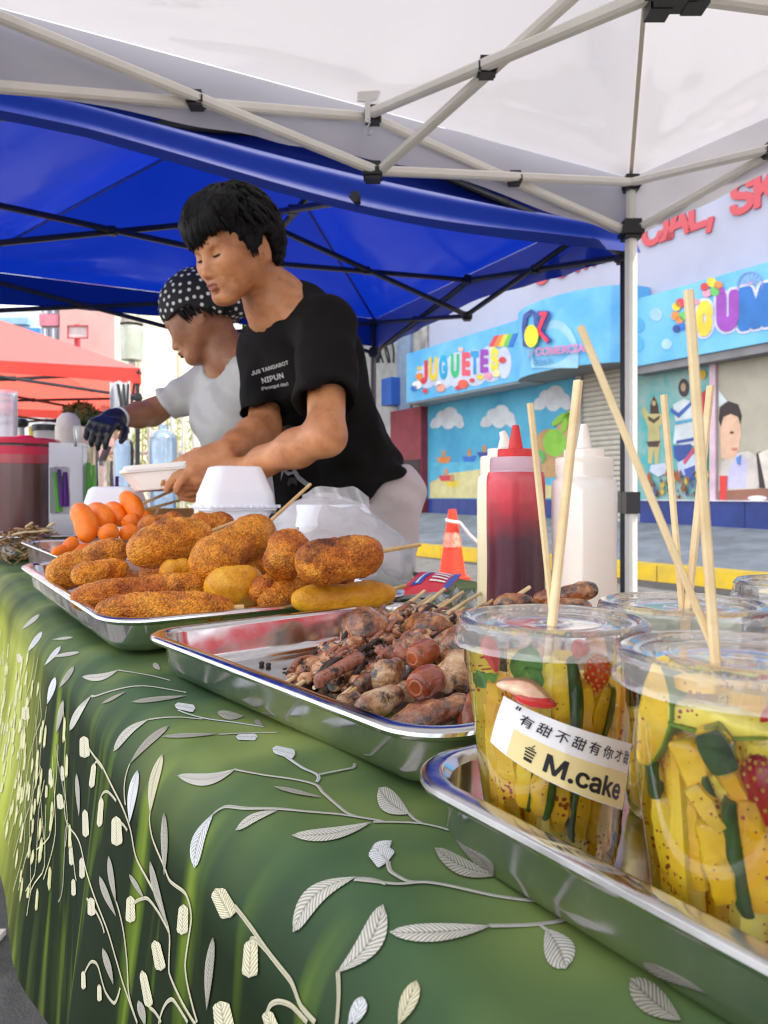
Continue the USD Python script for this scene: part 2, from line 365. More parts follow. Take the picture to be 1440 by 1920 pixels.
# the white canopy over the near half of the table
CW = (.794, 2.40); EW1 = (-.885, -.465); EW2 = (.53, -.848)
white, KW, CTW, ZUW, ZLW, MW = canopy('white_canopy', 'white fabric canopy on a cream steel frame over the food trays', 'canopy', CW, EW1, EW2, 1.86, 1.86, 1.965, .42, M_white_fab, M_white_frame, .0235, .150, 1.735, val=(.19,.19,.19,.19), jw=.042)
# the blue canopy behind it
CB = (.826, 2.56); EB2 = (-.455, .890)
blue, KB, CTB, ZUB, ZLB, MB_ = canopy('blue_canopy', 'blue fabric canopy on a black steel frame above the two vendors', 'canopy', CB, EW1, EB2, 2.06, 1.95, 1.955, .50, M_blue_fab, M_dark_frame, .020, .17, 1.86, val=(.20,.16,.16,.20), roll=(0,), seed=20, jw=.036)
canopy('white_canopy', 'unseen white canopy added over the near end to keep sun off the cups', 'canopy', (KW[3]+np.array([*EW2,0])*.05)[:2], EW1, EW2, 2.1, 1.9, 2.0, .42, M_white_fab, M_white_frame, .0235, .15, 1.735, val=(.1,.12,.12,.12), jw=.042, seed=80, center=False)  # unseen canopy, added to block sun and sky over the near cups
# clip and hook on the white frame
m0 = np.array([MW[0][0], MW[0][1], ZUW]); tocam = np.array([0.05,-1,0.])
hk = thing('frame_clip', 'white plastic clip with a small metal hook on the white canopy frame', 'hook')
M_clip = pm('white_plastic', (.82,.80,.76), .4)
cl = Polygon([(-.028,.012),(-.026,.038),(-.008,.058),(.004,.062),(.010,.050),(.024,.046),(.032,.034),(.022,.016),(.006,.010),(.006,-.042),(-.008,-.042),(-.008,.010)])
ex_ = np.array([1,0,0.]); 
obj('clip', onto(extrude(cl, .005), m0+np.array([-.012,-.045,.0]), ex_, Z3, np.array([0,-1,0.])), M_clip, hk)
hp = [(0,-.036),(.006,-.044),(.002,-.054),(-.006,-.060),(-.007,-.072),(0,-.080),(.008,-.076),(.010,-.066)]
obj('hook', tube([m0+np.array([-.012+x,-.055,z]) for x, z in hp], .0016, 6), M_bolt, hk)

# ---------------------------------------------------------------- table and cloth
M_wood = pm('table_board', (.35,.24,.14), .6, var=.3, scale=14.)
tb = thing('folding_table', 'long folding table hidden under the green cloth', 'table')
def tquad(s0, s1, t0, t1, z0, z1):
    m = trimesh.creation.box(bounds=[(s0,t0,z0),(s1,t1,z1)]); V = m.vertices.copy()
    m.vertices = np.array([T(a, b, c) for a, b, c in V]); m.invert(); return m
obj('table_top', tquad(-.7, 3.1, .05, .90, .715, TZ-.006), M_wood, tb)
for s in (-.6, .7, 1.9, 3.0):
    for t in (.1, .85): obj('leg', bar(T(s, t, 0), T(s, t, .715), .03), M_dark_frame, tb)
# cloth as a sheet: u along the table, v from the middle of the top over the edge and down
RB, HANG = .045, .42
def cloth_pt(u, v):
    u, v = np.asarray(u, float), np.asarray(v, float)
    arc = RB*math.pi/2
    t = np.where(v < 0, RB-v, np.where(v < arc, RB-RB*np.sin(np.clip(v, 0, arc)/RB), 0.))
    z = np.where(v < 0, TZ, np.where(v < arc, TZ-RB+RB*np.cos(np.clip(v, 0, arc)/RB), TZ-RB-(v-arc)))
    dn = np.clip((v-.03)/.5, 0, 1.15)
    fold = (np.sin(u*9.5+1.2*np.sin(u*2.3)+.5)*.55+.35*np.sin(u*21+2*np.sin(u*3.1)))*.040*dn**1.2 - .05*dn
    und = (.0020*np.sin(u*13+v*16+np.sin(v*22+u*4))+.0016*np.sin(u*34+3*np.sin(v*9+u*2)))*np.clip((v+.25)/.2, 0, 1)
    fold = fold + np.clip(v-.25, 0, 1)*.03*np.sin(u*4.1+.8)
    t = t + fold; z = z + und + .0012*np.sin(u*31+v*9)
    q = E0[None]+u.ravel()[:, None]*DS+t.ravel()[:, None]*DN if u.ndim else E0+u*DS+t*DN
    if u.ndim: return np.column_stack([q, z.ravel()])
    return np.array([q[0], q[1], float(z)])
nu, nv = 620, 170
hem = lambda u: HANG*(1+.05*np.sin(u*3.7+1)+.025*np.sin(u*11))
uu = np.linspace(-.75, 3.15, nu); vv = np.concatenate([np.linspace(-.82, -.02, 24), np.linspace(0, 1, nv-24)])
U = np.repeat(uu, nv); Vn = np.tile(vv, nu); Vv = np.where(Vn <= 0, Vn, Vn*hem(U))
nodes = {
 'uv': ('texture_coordinate', {}), 'sp': ('separate_xyz', {}),
 # broad soft mottling of the dyed ground
 'mp': ('mapping', {'scale': (5., 3.2, 1.)}), 'n1': ('noise_texture', {'scale': 1.0, 'detail': 3., 'roughness': .5}),
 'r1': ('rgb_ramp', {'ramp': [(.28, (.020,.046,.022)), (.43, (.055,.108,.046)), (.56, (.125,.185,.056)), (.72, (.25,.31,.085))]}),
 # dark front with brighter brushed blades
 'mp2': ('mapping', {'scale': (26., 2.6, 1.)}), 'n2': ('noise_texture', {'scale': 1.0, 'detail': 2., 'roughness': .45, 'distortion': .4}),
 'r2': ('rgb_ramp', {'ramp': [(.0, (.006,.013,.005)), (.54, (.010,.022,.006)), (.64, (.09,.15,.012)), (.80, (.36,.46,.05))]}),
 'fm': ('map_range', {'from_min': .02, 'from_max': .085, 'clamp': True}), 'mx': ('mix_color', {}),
 # the front turns olive and lime towards the far end
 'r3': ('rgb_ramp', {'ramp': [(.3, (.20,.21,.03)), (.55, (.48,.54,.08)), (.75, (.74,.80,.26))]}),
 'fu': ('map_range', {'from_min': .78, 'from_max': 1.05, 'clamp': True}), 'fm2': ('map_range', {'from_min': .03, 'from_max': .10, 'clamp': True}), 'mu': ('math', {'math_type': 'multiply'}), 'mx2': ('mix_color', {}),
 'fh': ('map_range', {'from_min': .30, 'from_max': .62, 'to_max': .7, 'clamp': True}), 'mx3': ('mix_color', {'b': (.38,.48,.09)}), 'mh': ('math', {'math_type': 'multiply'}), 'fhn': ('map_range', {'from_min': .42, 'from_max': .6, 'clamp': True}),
 'w': ('noise_texture', {'scale': 900., 'detail': 1.}), 'b': ('bump', {'strength': .12, 'distance': .0006}),
 'p': ('principled_bsdf', {'roughness': .6, 'specular_ior_level': .18}), 't': ('translucent_bsdf', {}), 'mc': ('mix_closure', {'fac': .12})}
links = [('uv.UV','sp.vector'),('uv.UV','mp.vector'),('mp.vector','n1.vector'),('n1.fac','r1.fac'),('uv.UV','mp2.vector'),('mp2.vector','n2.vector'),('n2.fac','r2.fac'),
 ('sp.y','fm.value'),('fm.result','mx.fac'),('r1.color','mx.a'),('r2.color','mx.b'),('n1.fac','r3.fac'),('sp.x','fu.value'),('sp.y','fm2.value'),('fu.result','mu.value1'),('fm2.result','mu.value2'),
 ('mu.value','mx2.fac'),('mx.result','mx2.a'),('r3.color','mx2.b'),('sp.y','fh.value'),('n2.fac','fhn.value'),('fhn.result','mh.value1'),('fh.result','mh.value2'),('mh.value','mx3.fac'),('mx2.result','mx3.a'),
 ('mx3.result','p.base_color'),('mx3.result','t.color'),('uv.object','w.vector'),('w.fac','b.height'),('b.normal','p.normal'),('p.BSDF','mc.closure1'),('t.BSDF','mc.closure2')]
M_cloth = usdkit.material(stage, '/World/Looks/green_table_cloth', nodes, links, surface='mc.closure')
cloth = thing('tablecloth', 'green table cloth with embroidered silver leaves draped over the table front', 'tablecloth')
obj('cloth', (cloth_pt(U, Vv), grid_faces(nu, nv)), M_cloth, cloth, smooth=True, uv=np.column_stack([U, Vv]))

# embroidery, traced where it lies on the cloth
from scipy.interpolate import LinearNDInterpolator
_gu = np.concatenate([np.linspace(-.25, .6, 220), np.linspace(.605, 1.9, 120)]); _gv = np.linspace(-.30, .55, 300)
_GU, _GV = [g.ravel() for g in np.meshgrid(_gu, _gv, indexing='ij')]; _Q = cloth_pt(_GU, _GV)
_ok = _Q[:, 1] > .15; _pxy = np.column_stack([PX0+_Q[:,0]/_Q[:,1]*FPX, PY0+(CZ-_Q[:,2])/_Q[:,1]*FPX])
_ok &= (np.abs(_pxy[:,0]-720) < 1100) & (np.abs(_pxy[:,1]-1500) < 900)
_inv = LinearNDInterpolator(_pxy[_ok], np.column_stack([_GU, _GV])[_ok])
def cloth_uv(pix):
    return _inv(np.asarray(pix, float))
def lift(uv, h):
    e = 5e-4; uv = np.asarray(uv, float); p = cloth_pt(uv[:,0], uv[:,1]); a = cloth_pt(uv[:,0]+e, uv[:,1]); b = cloth_pt(uv[:,0], uv[:,1]+e)
    n = np.cross(b-p, a-p); n /= np.linalg.norm(n, axis=1, keepdims=True); n[n@np.array([-.6,-.4,.7]) < 0] *= -1
    return p+n*np.asarray(h).reshape(-1, 1)
def thread_mat(name, c1, c2, rough=.4):
    nodes = {'uv': ('texture_coordinate', {}), 'w': ('wave_texture', {'scale': 8., 'distortion': 1.5, 'detail_scale': 2., 'bands_direction': 'x'}), 'sp': ('separate_xyz', {}), 'ab': ('math', {'math_type': 'absolute'}), 'vm': ('map_range', {'from_min': .006, 'from_max': .014, 'to_min': .55, 'to_max': 0., 'clamp': True}), 'mv': ('mix_color', {'b': tuple(x*.3 for x in c2)}), 'r': ('rgb_ramp', {'ramp': [(.12, tuple(x*.7 for x in c2)), (.40, tuple((x+y)/2 for x, y in zip(c1, c2))), (.75, c1)]}),
             'b': ('bump', {'strength': .5, 'distance': .0006}), 'p': ('principled_bsdf', {'roughness': rough, 'sheen_weight': .3, 'specular_ior_level': .6})}
    _mats[name] = usdkit.material(stage, '/World/Looks/'+name, nodes, [('uv.UV','w.vector'),('w.fac','r.fac'),('uv.UV','sp.vector'),('sp.y','ab.value1'),('ab.value','vm.value'),('vm.result','mv.fac'),('r.color','mv.a'),('mv.result','p.base_color'),('w.fac','b.height'),('b.normal','p.normal')], surface='p.BSDF'); return _mats[name]
M_thr = [thread_mat('silver_thread', (.56,.53,.46), (.32,.31,.25)), thread_mat('cream_thread', (.66,.60,.40), (.42,.38,.20)), thread_mat('grey_thread', (.30,.27,.20), (.13,.12,.08)), thread_mat('white_thread', (.66,.67,.68), (.42,.43,.44))]
def leaf_uv(a, b, w, bend=.0, n=13, kind='leaf'):
    """outline rows across a leaf from tip a to base b in the given 2d space"""
    a, b = np.asarray(a, float), np.asarray(b, float); d = b-a; L = np.linalg.norm(d); nn = np.array([-d[1], d[0]])/max(L, 1e-9); rows = []
    for i in range(n):
        t = i/(n-1)
        wt = math.sin(math.pi*t**.75)**.85 if kind == 'leaf' else (min(1, (t*7)**.5)*min(1, ((1-t)*9)**.5)*(.8+.2*t))
        c = a+d*t+nn*bend*L*math.sin(math.pi*t)
        rows.append([c+nn*w*x*wt for x in (-1,-.5,-.08,.08,.5,1)])
    return np.array(rows)
def put_leaf(rows_uv, mat, name):
    n, m = rows_uv.shape[:2]; flat = rows_uv.reshape(-1, 2)
    if np.isnan(flat).any(): return None
    h = np.tile([.0009,.0013,.0010,.0010,.0013,.0009], n)
    V = lift(flat, h); tt = np.repeat(np.linspace(0, 1, n), m); xx = np.tile([-1,-.5,-.08,.08,.5,1], n)
    L = np.linalg.norm(V[0]-V[-1]); uv = np.column_stack([(tt*L*18+np.abs(xx)*.10), xx*.1])
    return obj(name, (V, grid_faces(n, m)), mat, cloth, smooth=True, uv=uv)
def put_stem(uvp, w, mat):
    uvp = np.asarray(uvp, float)
    if np.isnan(uvp).any(): return None
    k = np.linspace(0, 1, len(uvp)); kk = np.linspace(0, 1, max(10, len(uvp)*6))
    from scipy.interpolate import PchipInterpolator
    c = PchipInterpolator(k, uvp)(kk); d = np.gradient(c, axis=0); d /= np.maximum(np.linalg.norm(d, axis=1, keepdims=True), 1e-9); nn = np.column_stack([-d[:,1], d[:,0]])
    rows = np.stack([c+nn*w*x for x in (-1,0,1)], 1); m = 3; n = len(c); V = lift(rows.reshape(-1,2), np.tile([.0008,.0013,.0008], n))
    uv = np.column_stack([np.repeat(kk, 3)*len(uvp)*2.2, np.tile([-.05,0,.05], n)])
    return obj('stem', (V, grid_faces(n, m)), mat, cloth, smooth=True, uv=uv)
z1 = lambda q: [(x/2, y/2+1050) for x, y in q]
z2 = lambda q: [(x/1.5+480, y/1.5+1350) for x, y in q]
LV = [  # tip, base, half width (all in the enlarged tracing), bend, thread
 (z1,(310,440),(445,415),13,.10,0),(z1,(265,640),(345,510),13,-.06,0),(z1,(385,540),(475,495),6,0,2),(z1,(495,535),(700,512),9,0,2),(z1,(430,718),(560,600),15,-.10,0),
 (z1,(610,665),(820,656),8,0,2),(z1,(635,625),(490,765),14,.05,2),(z1,(520,790),(490,985),17,.03,3),(z1,(612,732),(568,950),18,.05,1),(z1,(620,950),(622,1180),13,0,2),(z1,(568,1130),(635,1372),13,.03,2),
 (z1,(412,1110),(440,1285),11,.02,2),(z1,(378,1185),(440,1335),12,.03,2),(z1,(490,1178),(545,1270),9,0,2),(z1,(805,1415),(782,1685),16,.02,2),(z1,(1365,1640),(1335,1745),28,0,3),(z1,(1105,1398),(1335,1195),38,-.16,0),
 (z1,(735,1155),(803,955),24,-.10,3),(z1,(888,1017),(1040,945),16,-.08,0),(z1,(1098,1038),(1395,988),24,.06,0),(z1,(668,812),(885,788),23,.12,0),(z1,(1030,855),(1205,895),8,0,2),(z1,(280,400),(225,480),10,0,2),(z1,(210,440),(180,540),12,0,3),(z1,(240,525),(215,650),10,0,2),
 (z1,(160,270),(105,345),10,0,3),(z1,(230,325),(170,395),9,0,3),(z1,(150,205),(85,260),8,0,0),(z1,(300,348),(190,365),7,0,0),(z1,(275,292),(200,300),5,0,0),(z1,(290,800),(300,960),8,0,2),(z1,(390,1455),(430,1590),12,0,2),(z1,(525,1650),(550,1745),14,0,2),
 (z1,(1440,1300),(1270,1550),46,-.12,0),(z2,(345,195),(432,268),30,.1,0),(z2,(503,365),(690,440),24,.10,2),(z2,(718,438),(850,512),12,.02,2),(z2,(378,602),(658,585),26,.03,0),(z2,(872,705),(815,592),44,.05,0),(z2,(1053,735),(1196,852),40,.04,2),(z2,(455,738),(405,860),24,0,1),(z2,(300,782),(265,860),14,0,3),
 (z1,(1395,1110),(1470,1060),28,0,3),(z1,(575,390),(600,415),10,0,0),(z1,(815,575),(915,590),16,.05,2),(z1,(955,605),(985,622),9,0,2)]
for f, a, b, w, bend, k in LV:
    r = leaf_uv(a, b, w, bend); put_leaf(cloth_uv(f(r.reshape(-1,2))).reshape(r.shape), M_thr[k], 'leaf')
BD = [(z1,(318,660),(322,742),20,1),(z1,(357,762),(346,855),11,1),(z1,(385,890),(376,1002),11,1),(z1,(440,960),(443,1072),22,1),(z1,(322,935),(326,1040),13,1),(z1,(494,1258),(494,1360),19,1),(z1,(694,1290),(688,1405),22,1),(z1,(815,1232),(872,1340),36,1),
 (z1,(948,1422),(942,1565),31,1),(z1,(585,1425),(610,1540),21,1),(z1,(538,1538),(566,1678),17,1),(z1,(832,1652),(850,1760),38,1),(z1,(1005,1690),(1030,1760),26,1),(z1,(655,548),(732,562),15,3),(z1,(885,668),(966,668),13,3),(z1,(1022,712),(1108,735),19,3),(z1,(310,1115),(312,1195),11,1),
 (z1,(225,875),(232,935),13,1),(z1,(192,780),(192,845),7,1),(z1,(268,1075),(272,1145),9,1),(z1,(278,1195),(280,1260),9,1),(z1,(345,1265),(348,1335),15,1),(z1,(316,1540),(318,1610),9,1),(z1,(376,1590),(378,1655),9,1),(z1,(235,770),(240,830),7,1),(z1,(98,548),(98,600),16,1),(z1,(70,350),(80,385),10,1),(z2,(330,360),(372,403),34,3)]
for f, a, b, w, k in BD:
    r = leaf_uv(a, b, w, 0, kind='bud'); put_leaf(cloth_uv(f(r.reshape(-1,2))).reshape(r.shape), M_thr[k], 'flower_bud')
ST = [(z1,[(445,415),(560,435),(640,455)],0),(z1,[(345,510),(430,490),(700,500)],0),(z1,[(560,600),(660,592),(760,600)],0),(z1,[(670,566),(760,595),(900,615),(990,628)],3),(z1,[(820,657),(940,652),(1040,650)],0),(z1,[(490,765),(470,860),(475,920)],1),
 (z1,[(335,705),(360,740),(390,780),(450,900),(490,1000),(520,1130),(600,1280),(640,1400),(640,1550),(700,1680),(740,1740)],1),(z1,[(358,765),(370,758),(388,785)],1),(z1,[(380,895),(392,872),(412,872),(440,905)],1),(z1,[(450,985),(468,995),(482,1015)],1),
 (z1,[(567,948),(575,1040),(620,1150),(640,1200),(700,1250),(722,1350),(700,1500),(745,1735)],1),(z1,[(440,1283),(465,1380),(480,1500),(490,1640),(520,1735)],1),(z1,[(505,1290),(530,1272),(565,1275),(610,1340),(640,1400)],1),(z1,[(885,1300),(940,1370),(1010,1470),(1090,1570),(1140,1680),(1190,1735)],1),
 (z1,[(945,1425),(965,1425),(1010,1470)],1),(z1,[(566,1678),(590,1700),(610,1735)],1),(z1,[(600,1735),(625,1665),(660,1655),(710,1735)],1),(z1,[(1000,1735),(1015,1675),(1060,1655),(1110,1680),(1160,1735)],1),(z1,[(1272,1545),(1275,1650),(1268,1740)],1),(z1,[(1335,1200),(1400,1205),(1450,1222)],0),
 (z1,[(803,955),(840,930),(930,935),(1100,942),(1290,960),(1440,985)],0),(z1,[(880,788),(990,810),(1190,850),(1215,880),(1290,945),(1390,975)],0),(z1,[(1070,738),(1130,780),(1188,808),(1185,838)],3),(z1,[(1190,810),(1260,795),(1315,785),(1330,768)],0),
 (z2,[(430,265),(450,285),(470,296)],0),(z2,[(330,290),(480,297),(570,325)],0),(z2,[(372,403),(385,435),(420,455),(470,460)],0),(z2,[(280,452),(400,465),(470,460),(680,500),(850,513)],0),(z2,[(690,440),(730,455)],2),(z2,[(655,583),(800,578),(860,568),(918,548)],0),(z2,[(818,595),(798,580)],0),
 (z1,[(245,900),(260,1000),(310,1090),(340,1210),(400,1370),(440,1500),(470,1600),(520,1740)],1),(z1,[(290,1195),(285,1180),(262,1000)],1),(z1,[(330,1270),(370,1330),(395,1400)],1),(z1,[(322,1545),(350,1505),(370,1520),(400,1620),(430,1660),(455,1600)],1),(z1,[(210,690),(225,780),(250,900)],2),(z1,[(222,1280),(240,1200),(248,1020),(262,992)],2)]
for f, q, k in ST:
    put_stem(cloth_uv(f(q)), .00115, M_thr[k])
# the same sprays run on along the rest of the cloth front; too fine and far to count
acc = []
for i in range(110):
    u0 = rng.uniform(.62, 2.9); v0 = rng.uniform(.06, .22)
    pts = [(u0, v0)]; 
    for k in range(4): pts.append((pts[-1][0]+rng.normal(0, .018), pts[-1][1]+.035))
    pts = np.array(pts); k = np.linspace(0, 1, 14); c = np.column_stack([np.interp(k, np.linspace(0,1,5), pts[:,0])+.006*np.sin(k*7+i), np.interp(k, np.linspace(0,1,5), pts[:,1])])
    d = np.gradient(c, axis=0); d /= np.linalg.norm(d, axis=1, keepdims=True); nn = np.column_stack([-d[:,1], d[:,0]])
    acc.append(trimesh.Trimesh(lift(np.stack([c-nn*.0009, c+nn*.0009], 1).reshape(-1,2), np.full(28, .0014)), grid_faces(14, 2), process=False))
    for j in range(3):
        q = c[rng.integers(0, 12)]; side = rng.choice([-1,1])*rng.uniform(.006,.02); l = rng.uniform(.014,.030)
        r = leaf_uv(q+np.array([side,0]), q+np.array([side*1.2, l]), rng.uniform(.004,.007), 0, n=8, kind=rng.choice(['leaf','bud']))
        acc.append(trimesh.Trimesh(lift(r.reshape(-1,2), np.tile([.001,.002,.0015,.0015,.002,.001], 8)), grid_faces(8, 6), process=False))
obj('small_sprays', cat(acc), pm('cream_sprays', (.58,.56,.30), .6), cloth, smooth=False, kind='stuff', label='small cream leaf sprays running along the far cloth front')

# ---------------------------------------------------------------- steel trays
nodes = {'tc': ('texture_coordinate', {}), 'n': ('noise_texture', {'scale': 35., 'detail': 4.}), 'r': ('map_range', {'from_min': .35, 'from_max': .7, 'to_min': .10, 'to_max': .24, 'clamp': True}),
         'n2': ('noise_texture', {'scale': 7., 'detail': 2.}), 'b': ('bump', {'strength': .10, 'distance': .01}), 'p': ('principled_bsdf', {'metallic': 1., 'base_color': (.62,.62,.63)})}
M_steel = usdkit.material(stage, '/World/Looks/stainless_steel', nodes, [('tc.object','n.vector'),('n.fac','r.value'),('r.result','p.roughness'),('tc.object','n2.vector'),('n2.fac','b.height'),('b.normal','p.normal')], surface='p.BSDF')
def rrect(L, W, r, n=10):
    r = max(r, .004); q = []
    for cx, cy, a0 in ((L-r, W-r, 0), (r, W-r, 90), (r, r, 180), (L-r, r, 270)):
        for k in range(n+1):
            a = math.radians(a0+90*k/n); q.append((cx+r*math.cos(a), cy+r*math.sin(a)))
    return np.array(q)
def tray_mesh(L, W, dep=.042, rc=.045, lip=.011, slope=.009, fil=.018):
    prof = [(.0035,-.007),(.0012,-.0055),(0,-.003),(.0006,-.0008),(.003,.0008),(lip-.002,.0010),(lip,.0002),(lip+.003,-.004),(lip+slope*.8,-dep*.72),(lip+slope+.003,-dep*.9),(lip+slope+fil*.5,-dep*.985),(lip+slope+fil,-dep),
            (lip+slope+fil,-dep-.0012),(lip+slope+fil*.45,-dep-.0005),(lip+slope+.0012,-dep*.9-.0008),(lip+slope*.8-.0018,-dep*.72),(lip+.0012,-.0045),(lip-.001,-.0012),(.0042,-.0012),(.0035,-.007)]
    V = []; n = None; rings = []
    for o, z in prof:
        q = rrect(L-2*o, W-2*o, rc-o*.6)+o; n = len(q); rings.append(len(V)//1); V += [(x, y, z) for x, y in q]
    V = np.array(V); F = []
    for i in range(len(prof)-1):
        for k in range(n):
            a, b = i*n+k, i*n+(k+1)%n; F += [[a,b+n,b],[a,a+n,b+n]]
    c = len(V); V = np.vstack([V, [(L/2, W/2, -dep), (L/2, W/2, -dep-.0012)]]); i0, i1 = 11*n, 12*n
    for k in range(n): F += [[i0+k, i0+(k+1)%n, c], [i1+(k+1)%n, i1+k, c+1]]
    keep = [f for f in F if not (min(f) >= 11*n and max(f) < 13*n and min(f) < 12*n and max(f) >= 12*n and c not in f)]
    return trimesh.Trimesh(V, np.array(keep)[:, ::-1], process=False)
class Tray:
    """a tray whose rim corner lies at o; x along its length, y across"""
    def __init__(s, name, label, o, dx, L, W, z=.79, tilt=0., dep=.042, group=None, flip=1, **kw):
        dx = np.array([*dx, 0.]); dx /= np.linalg.norm(dx); s.dy = np.array([-dx[1], dx[0], 0])*flip; s.dx = dx*math.cos(tilt)+Z3*math.sin(tilt); s.dz = np.cross(s.dx, s.dy)*flip
        s.o = np.array([*o, z]); s.L, s.W, s.dep = L, W, dep
        m = onto(tray_mesh(L, W, dep, **kw), s.o, s.dx, s.dy, s.dz)
        if flip < 0: m.invert()
        s.prim = obj(name, m, M_steel, None, smooth=35, label=label, cat='tray', group=group)
    def at(s, x, y, h=0): return s.o+s.dx*x+s.dy*y+s.dz*(h-s.dep)
TR1 = Tray('steel_tray', 'large steel tray piled with fried corn dogs', (-.296, .80), (-.345,.47), .51, .43, z=.797, tilt=.055, flip=-1, rc=.05)
TR2 = Tray('steel_tray', 'steel tray half filled with squid and sausage skewers', (-.255, .768), (.63,-.775), .445, .36, z=.7945)
TR3 = Tray('steel_tray', 'steel tray that the fruit cups stand in', (.001, .403), (.56,-.83), .46, .375, z=.790, dep=.038, lip=.011, slope=.004, fil=.008)
# ---------------------------------------------------------------- food materials
def food_mat(name, cols, scale, rough=.5, bump=.6, bscale=300., dist=.002, sss=.0, spec=.5, coat=0., detail=6., charc=None, chars=(.62,.72), charscale=40.):
    n = {'tc': ('texture_coordinate', {}), 'n': ('noise_texture', {'scale': scale, 'detail': detail, 'roughness': .65}), 'r': ('rgb_ramp', {'ramp': cols}),
         'nb': ('noise_texture', {'scale': bscale, 'detail': 3.}), 'b': ('bump', {'strength': bump, 'distance': dist}),
         'p': ('principled_bsdf', {'roughness': rough, 'specular_ior_level': spec, 'subsurface_weight': sss, 'subsurface_scale': .006, 'coat_weight': coat, 'coat_roughness': .2})}
    L = [('tc.object','n.vector'),('n.fac','r.fac'),('tc.object','nb.vector'),('nb.fac','b.height'),('b.normal','p.normal')]
    if charc:
        n['nc'] = ('noise_texture', {'scale': charscale, 'detail': 5., 'roughness': .7}); n['rc'] = ('map_range', {'from_min': chars[0], 'from_max': chars[1], 'clamp': True}); n['mx'] = ('mix_color', {'b': charc})
        L += [('tc.object','nc.vector'),('nc.fac','rc.value'),('rc.result','mx.fac'),('r.color','mx.a'),('mx.result','p.base_color')]
    else: L.append(('r.color','p.base_color'))
    _mats[name] = usdkit.material(stage, '/World/Looks/'+name, n, L, surface='p.BSDF'); return _mats[name]
def crust_mat(name, cols, charc, lo, hi, crumb=.85):
    n = {'tc': ('texture_coordinate', {}), 'n': ('noise_texture', {'scale': 30., 'detail': 6., 'roughness': .6}), 'r': ('rgb_ramp', {'ramp': cols}), 'v': ('voronoi_texture', {'scale': 430., 'randomness': 1.}), 'vr': ('rgb_ramp', {'ramp': [(.0,(1.,1.,1.)),(.35,(.80,.78,.75)),(.8,(.36,.30,.26))]}),
         'vc': ('separate_color', {}), 'cr': ('rgb_ramp', {'ramp': [(0,(.55,.50,.45)),(.6,(1.,1.,1.)),(1,(1.25,1.2,1.05))]}), 'm1': ('mix_color', {'blend_type': 'multiply', 'fac': crumb}), 'm2': ('mix_color', {'blend_type': 'multiply'}), 'nf': ('noise_texture', {'scale': 48., 'detail': 2.}), 'fr': ('map_range', {'from_min': .38, 'from_max': .62, 'to_min': .15, 'to_max': crumb, 'clamp': True}),
         'nc': ('noise_texture', {'scale': 17., 'detail': 5., 'roughness': .65}), 'rc': ('map_range', {'from_min': lo, 'from_max': hi, 'clamp': True}), 'mx': ('mix_color', {'b': charc}),
         'b': ('bump', {'strength': crumb, 'distance': .0022, 'invert': True}), 'p': ('principled_bsdf', {'roughness': .42, 'specular_ior_level': .32, 'coat_weight': .05, 'coat_roughness': .2})}
    L = [('tc.object','nf.vector'),('nf.fac','fr.value'),('fr.result','m2.fac'),('tc.object','n.vector'),('n.fac','r.fac'),('tc.object','v.vector'),('v.distance','vr.fac'),('v.color','vc.color'),('vc.r','cr.fac'),('tc.object','nc.vector'),('nc.fac','rc.value'),('rc.result','mx.fac'),('r.color','mx.a'),('mx.result','m1.a'),('cr.color','m1.b'),('m1.result','m2.a'),('vr.color','m2.b'),('m2.result','p.base_color'),('v.distance','b.height'),('b.normal','p.normal')]
    _mats[name] = usdkit.material(stage, '/World/Looks/'+name, n, L, surface='p.BSDF'); return _mats[name]
M_crust = [crust_mat('golden_crust', [(.34,(.52,.135,.008)),(.5,(.80,.285,.018)),(.68,(.91,.40,.045))], (.24,.050,.007), .54, .68),
           crust_mat('brown_crust', [(.34,(.40,.085,.007)),(.5,(.66,.19,.013)),(.68,(.84,.34,.035))], (.14,.030,.005), .52, .66),
           crust_mat('smooth_batter', [(.30,(.52,.19,.008)),(.5,(.70,.31,.014)),(.75,(.78,.42,.03))], (.34,.11,.01), .58, .74, .25)]
M_orange = food_mat('orange_sausage_skin', [(.3,(.74,.13,.001)),(.6,(.88,.21,.002))], 30., .42, .25, 160., .001)
M_stick = food_mat('bamboo', [(.3,(.46,.27,.10)),(.6,(.68,.46,.21))], 30., .5, .3, 500., .0006)
M_stickp = food_mat('pale_bamboo', [(.3,(.62,.42,.20)),(.6,(.80,.62,.36))], 24., .5, .3, 500., .0006)
def stick(name, label, cat_, a, b, r=.0022, mat=None, group=None, sq=False, parent=None):
    a, b = np.asarray(a), np.asarray(b)
    m = bar(a, b, r*2, r*1.6, .2) if sq else tube([a, (a+b)/2, b], [r, r, r*.9], 8)
    return obj(name, m, mat or M_stick, parent, smooth=40, label=label, cat=cat_, group=group)
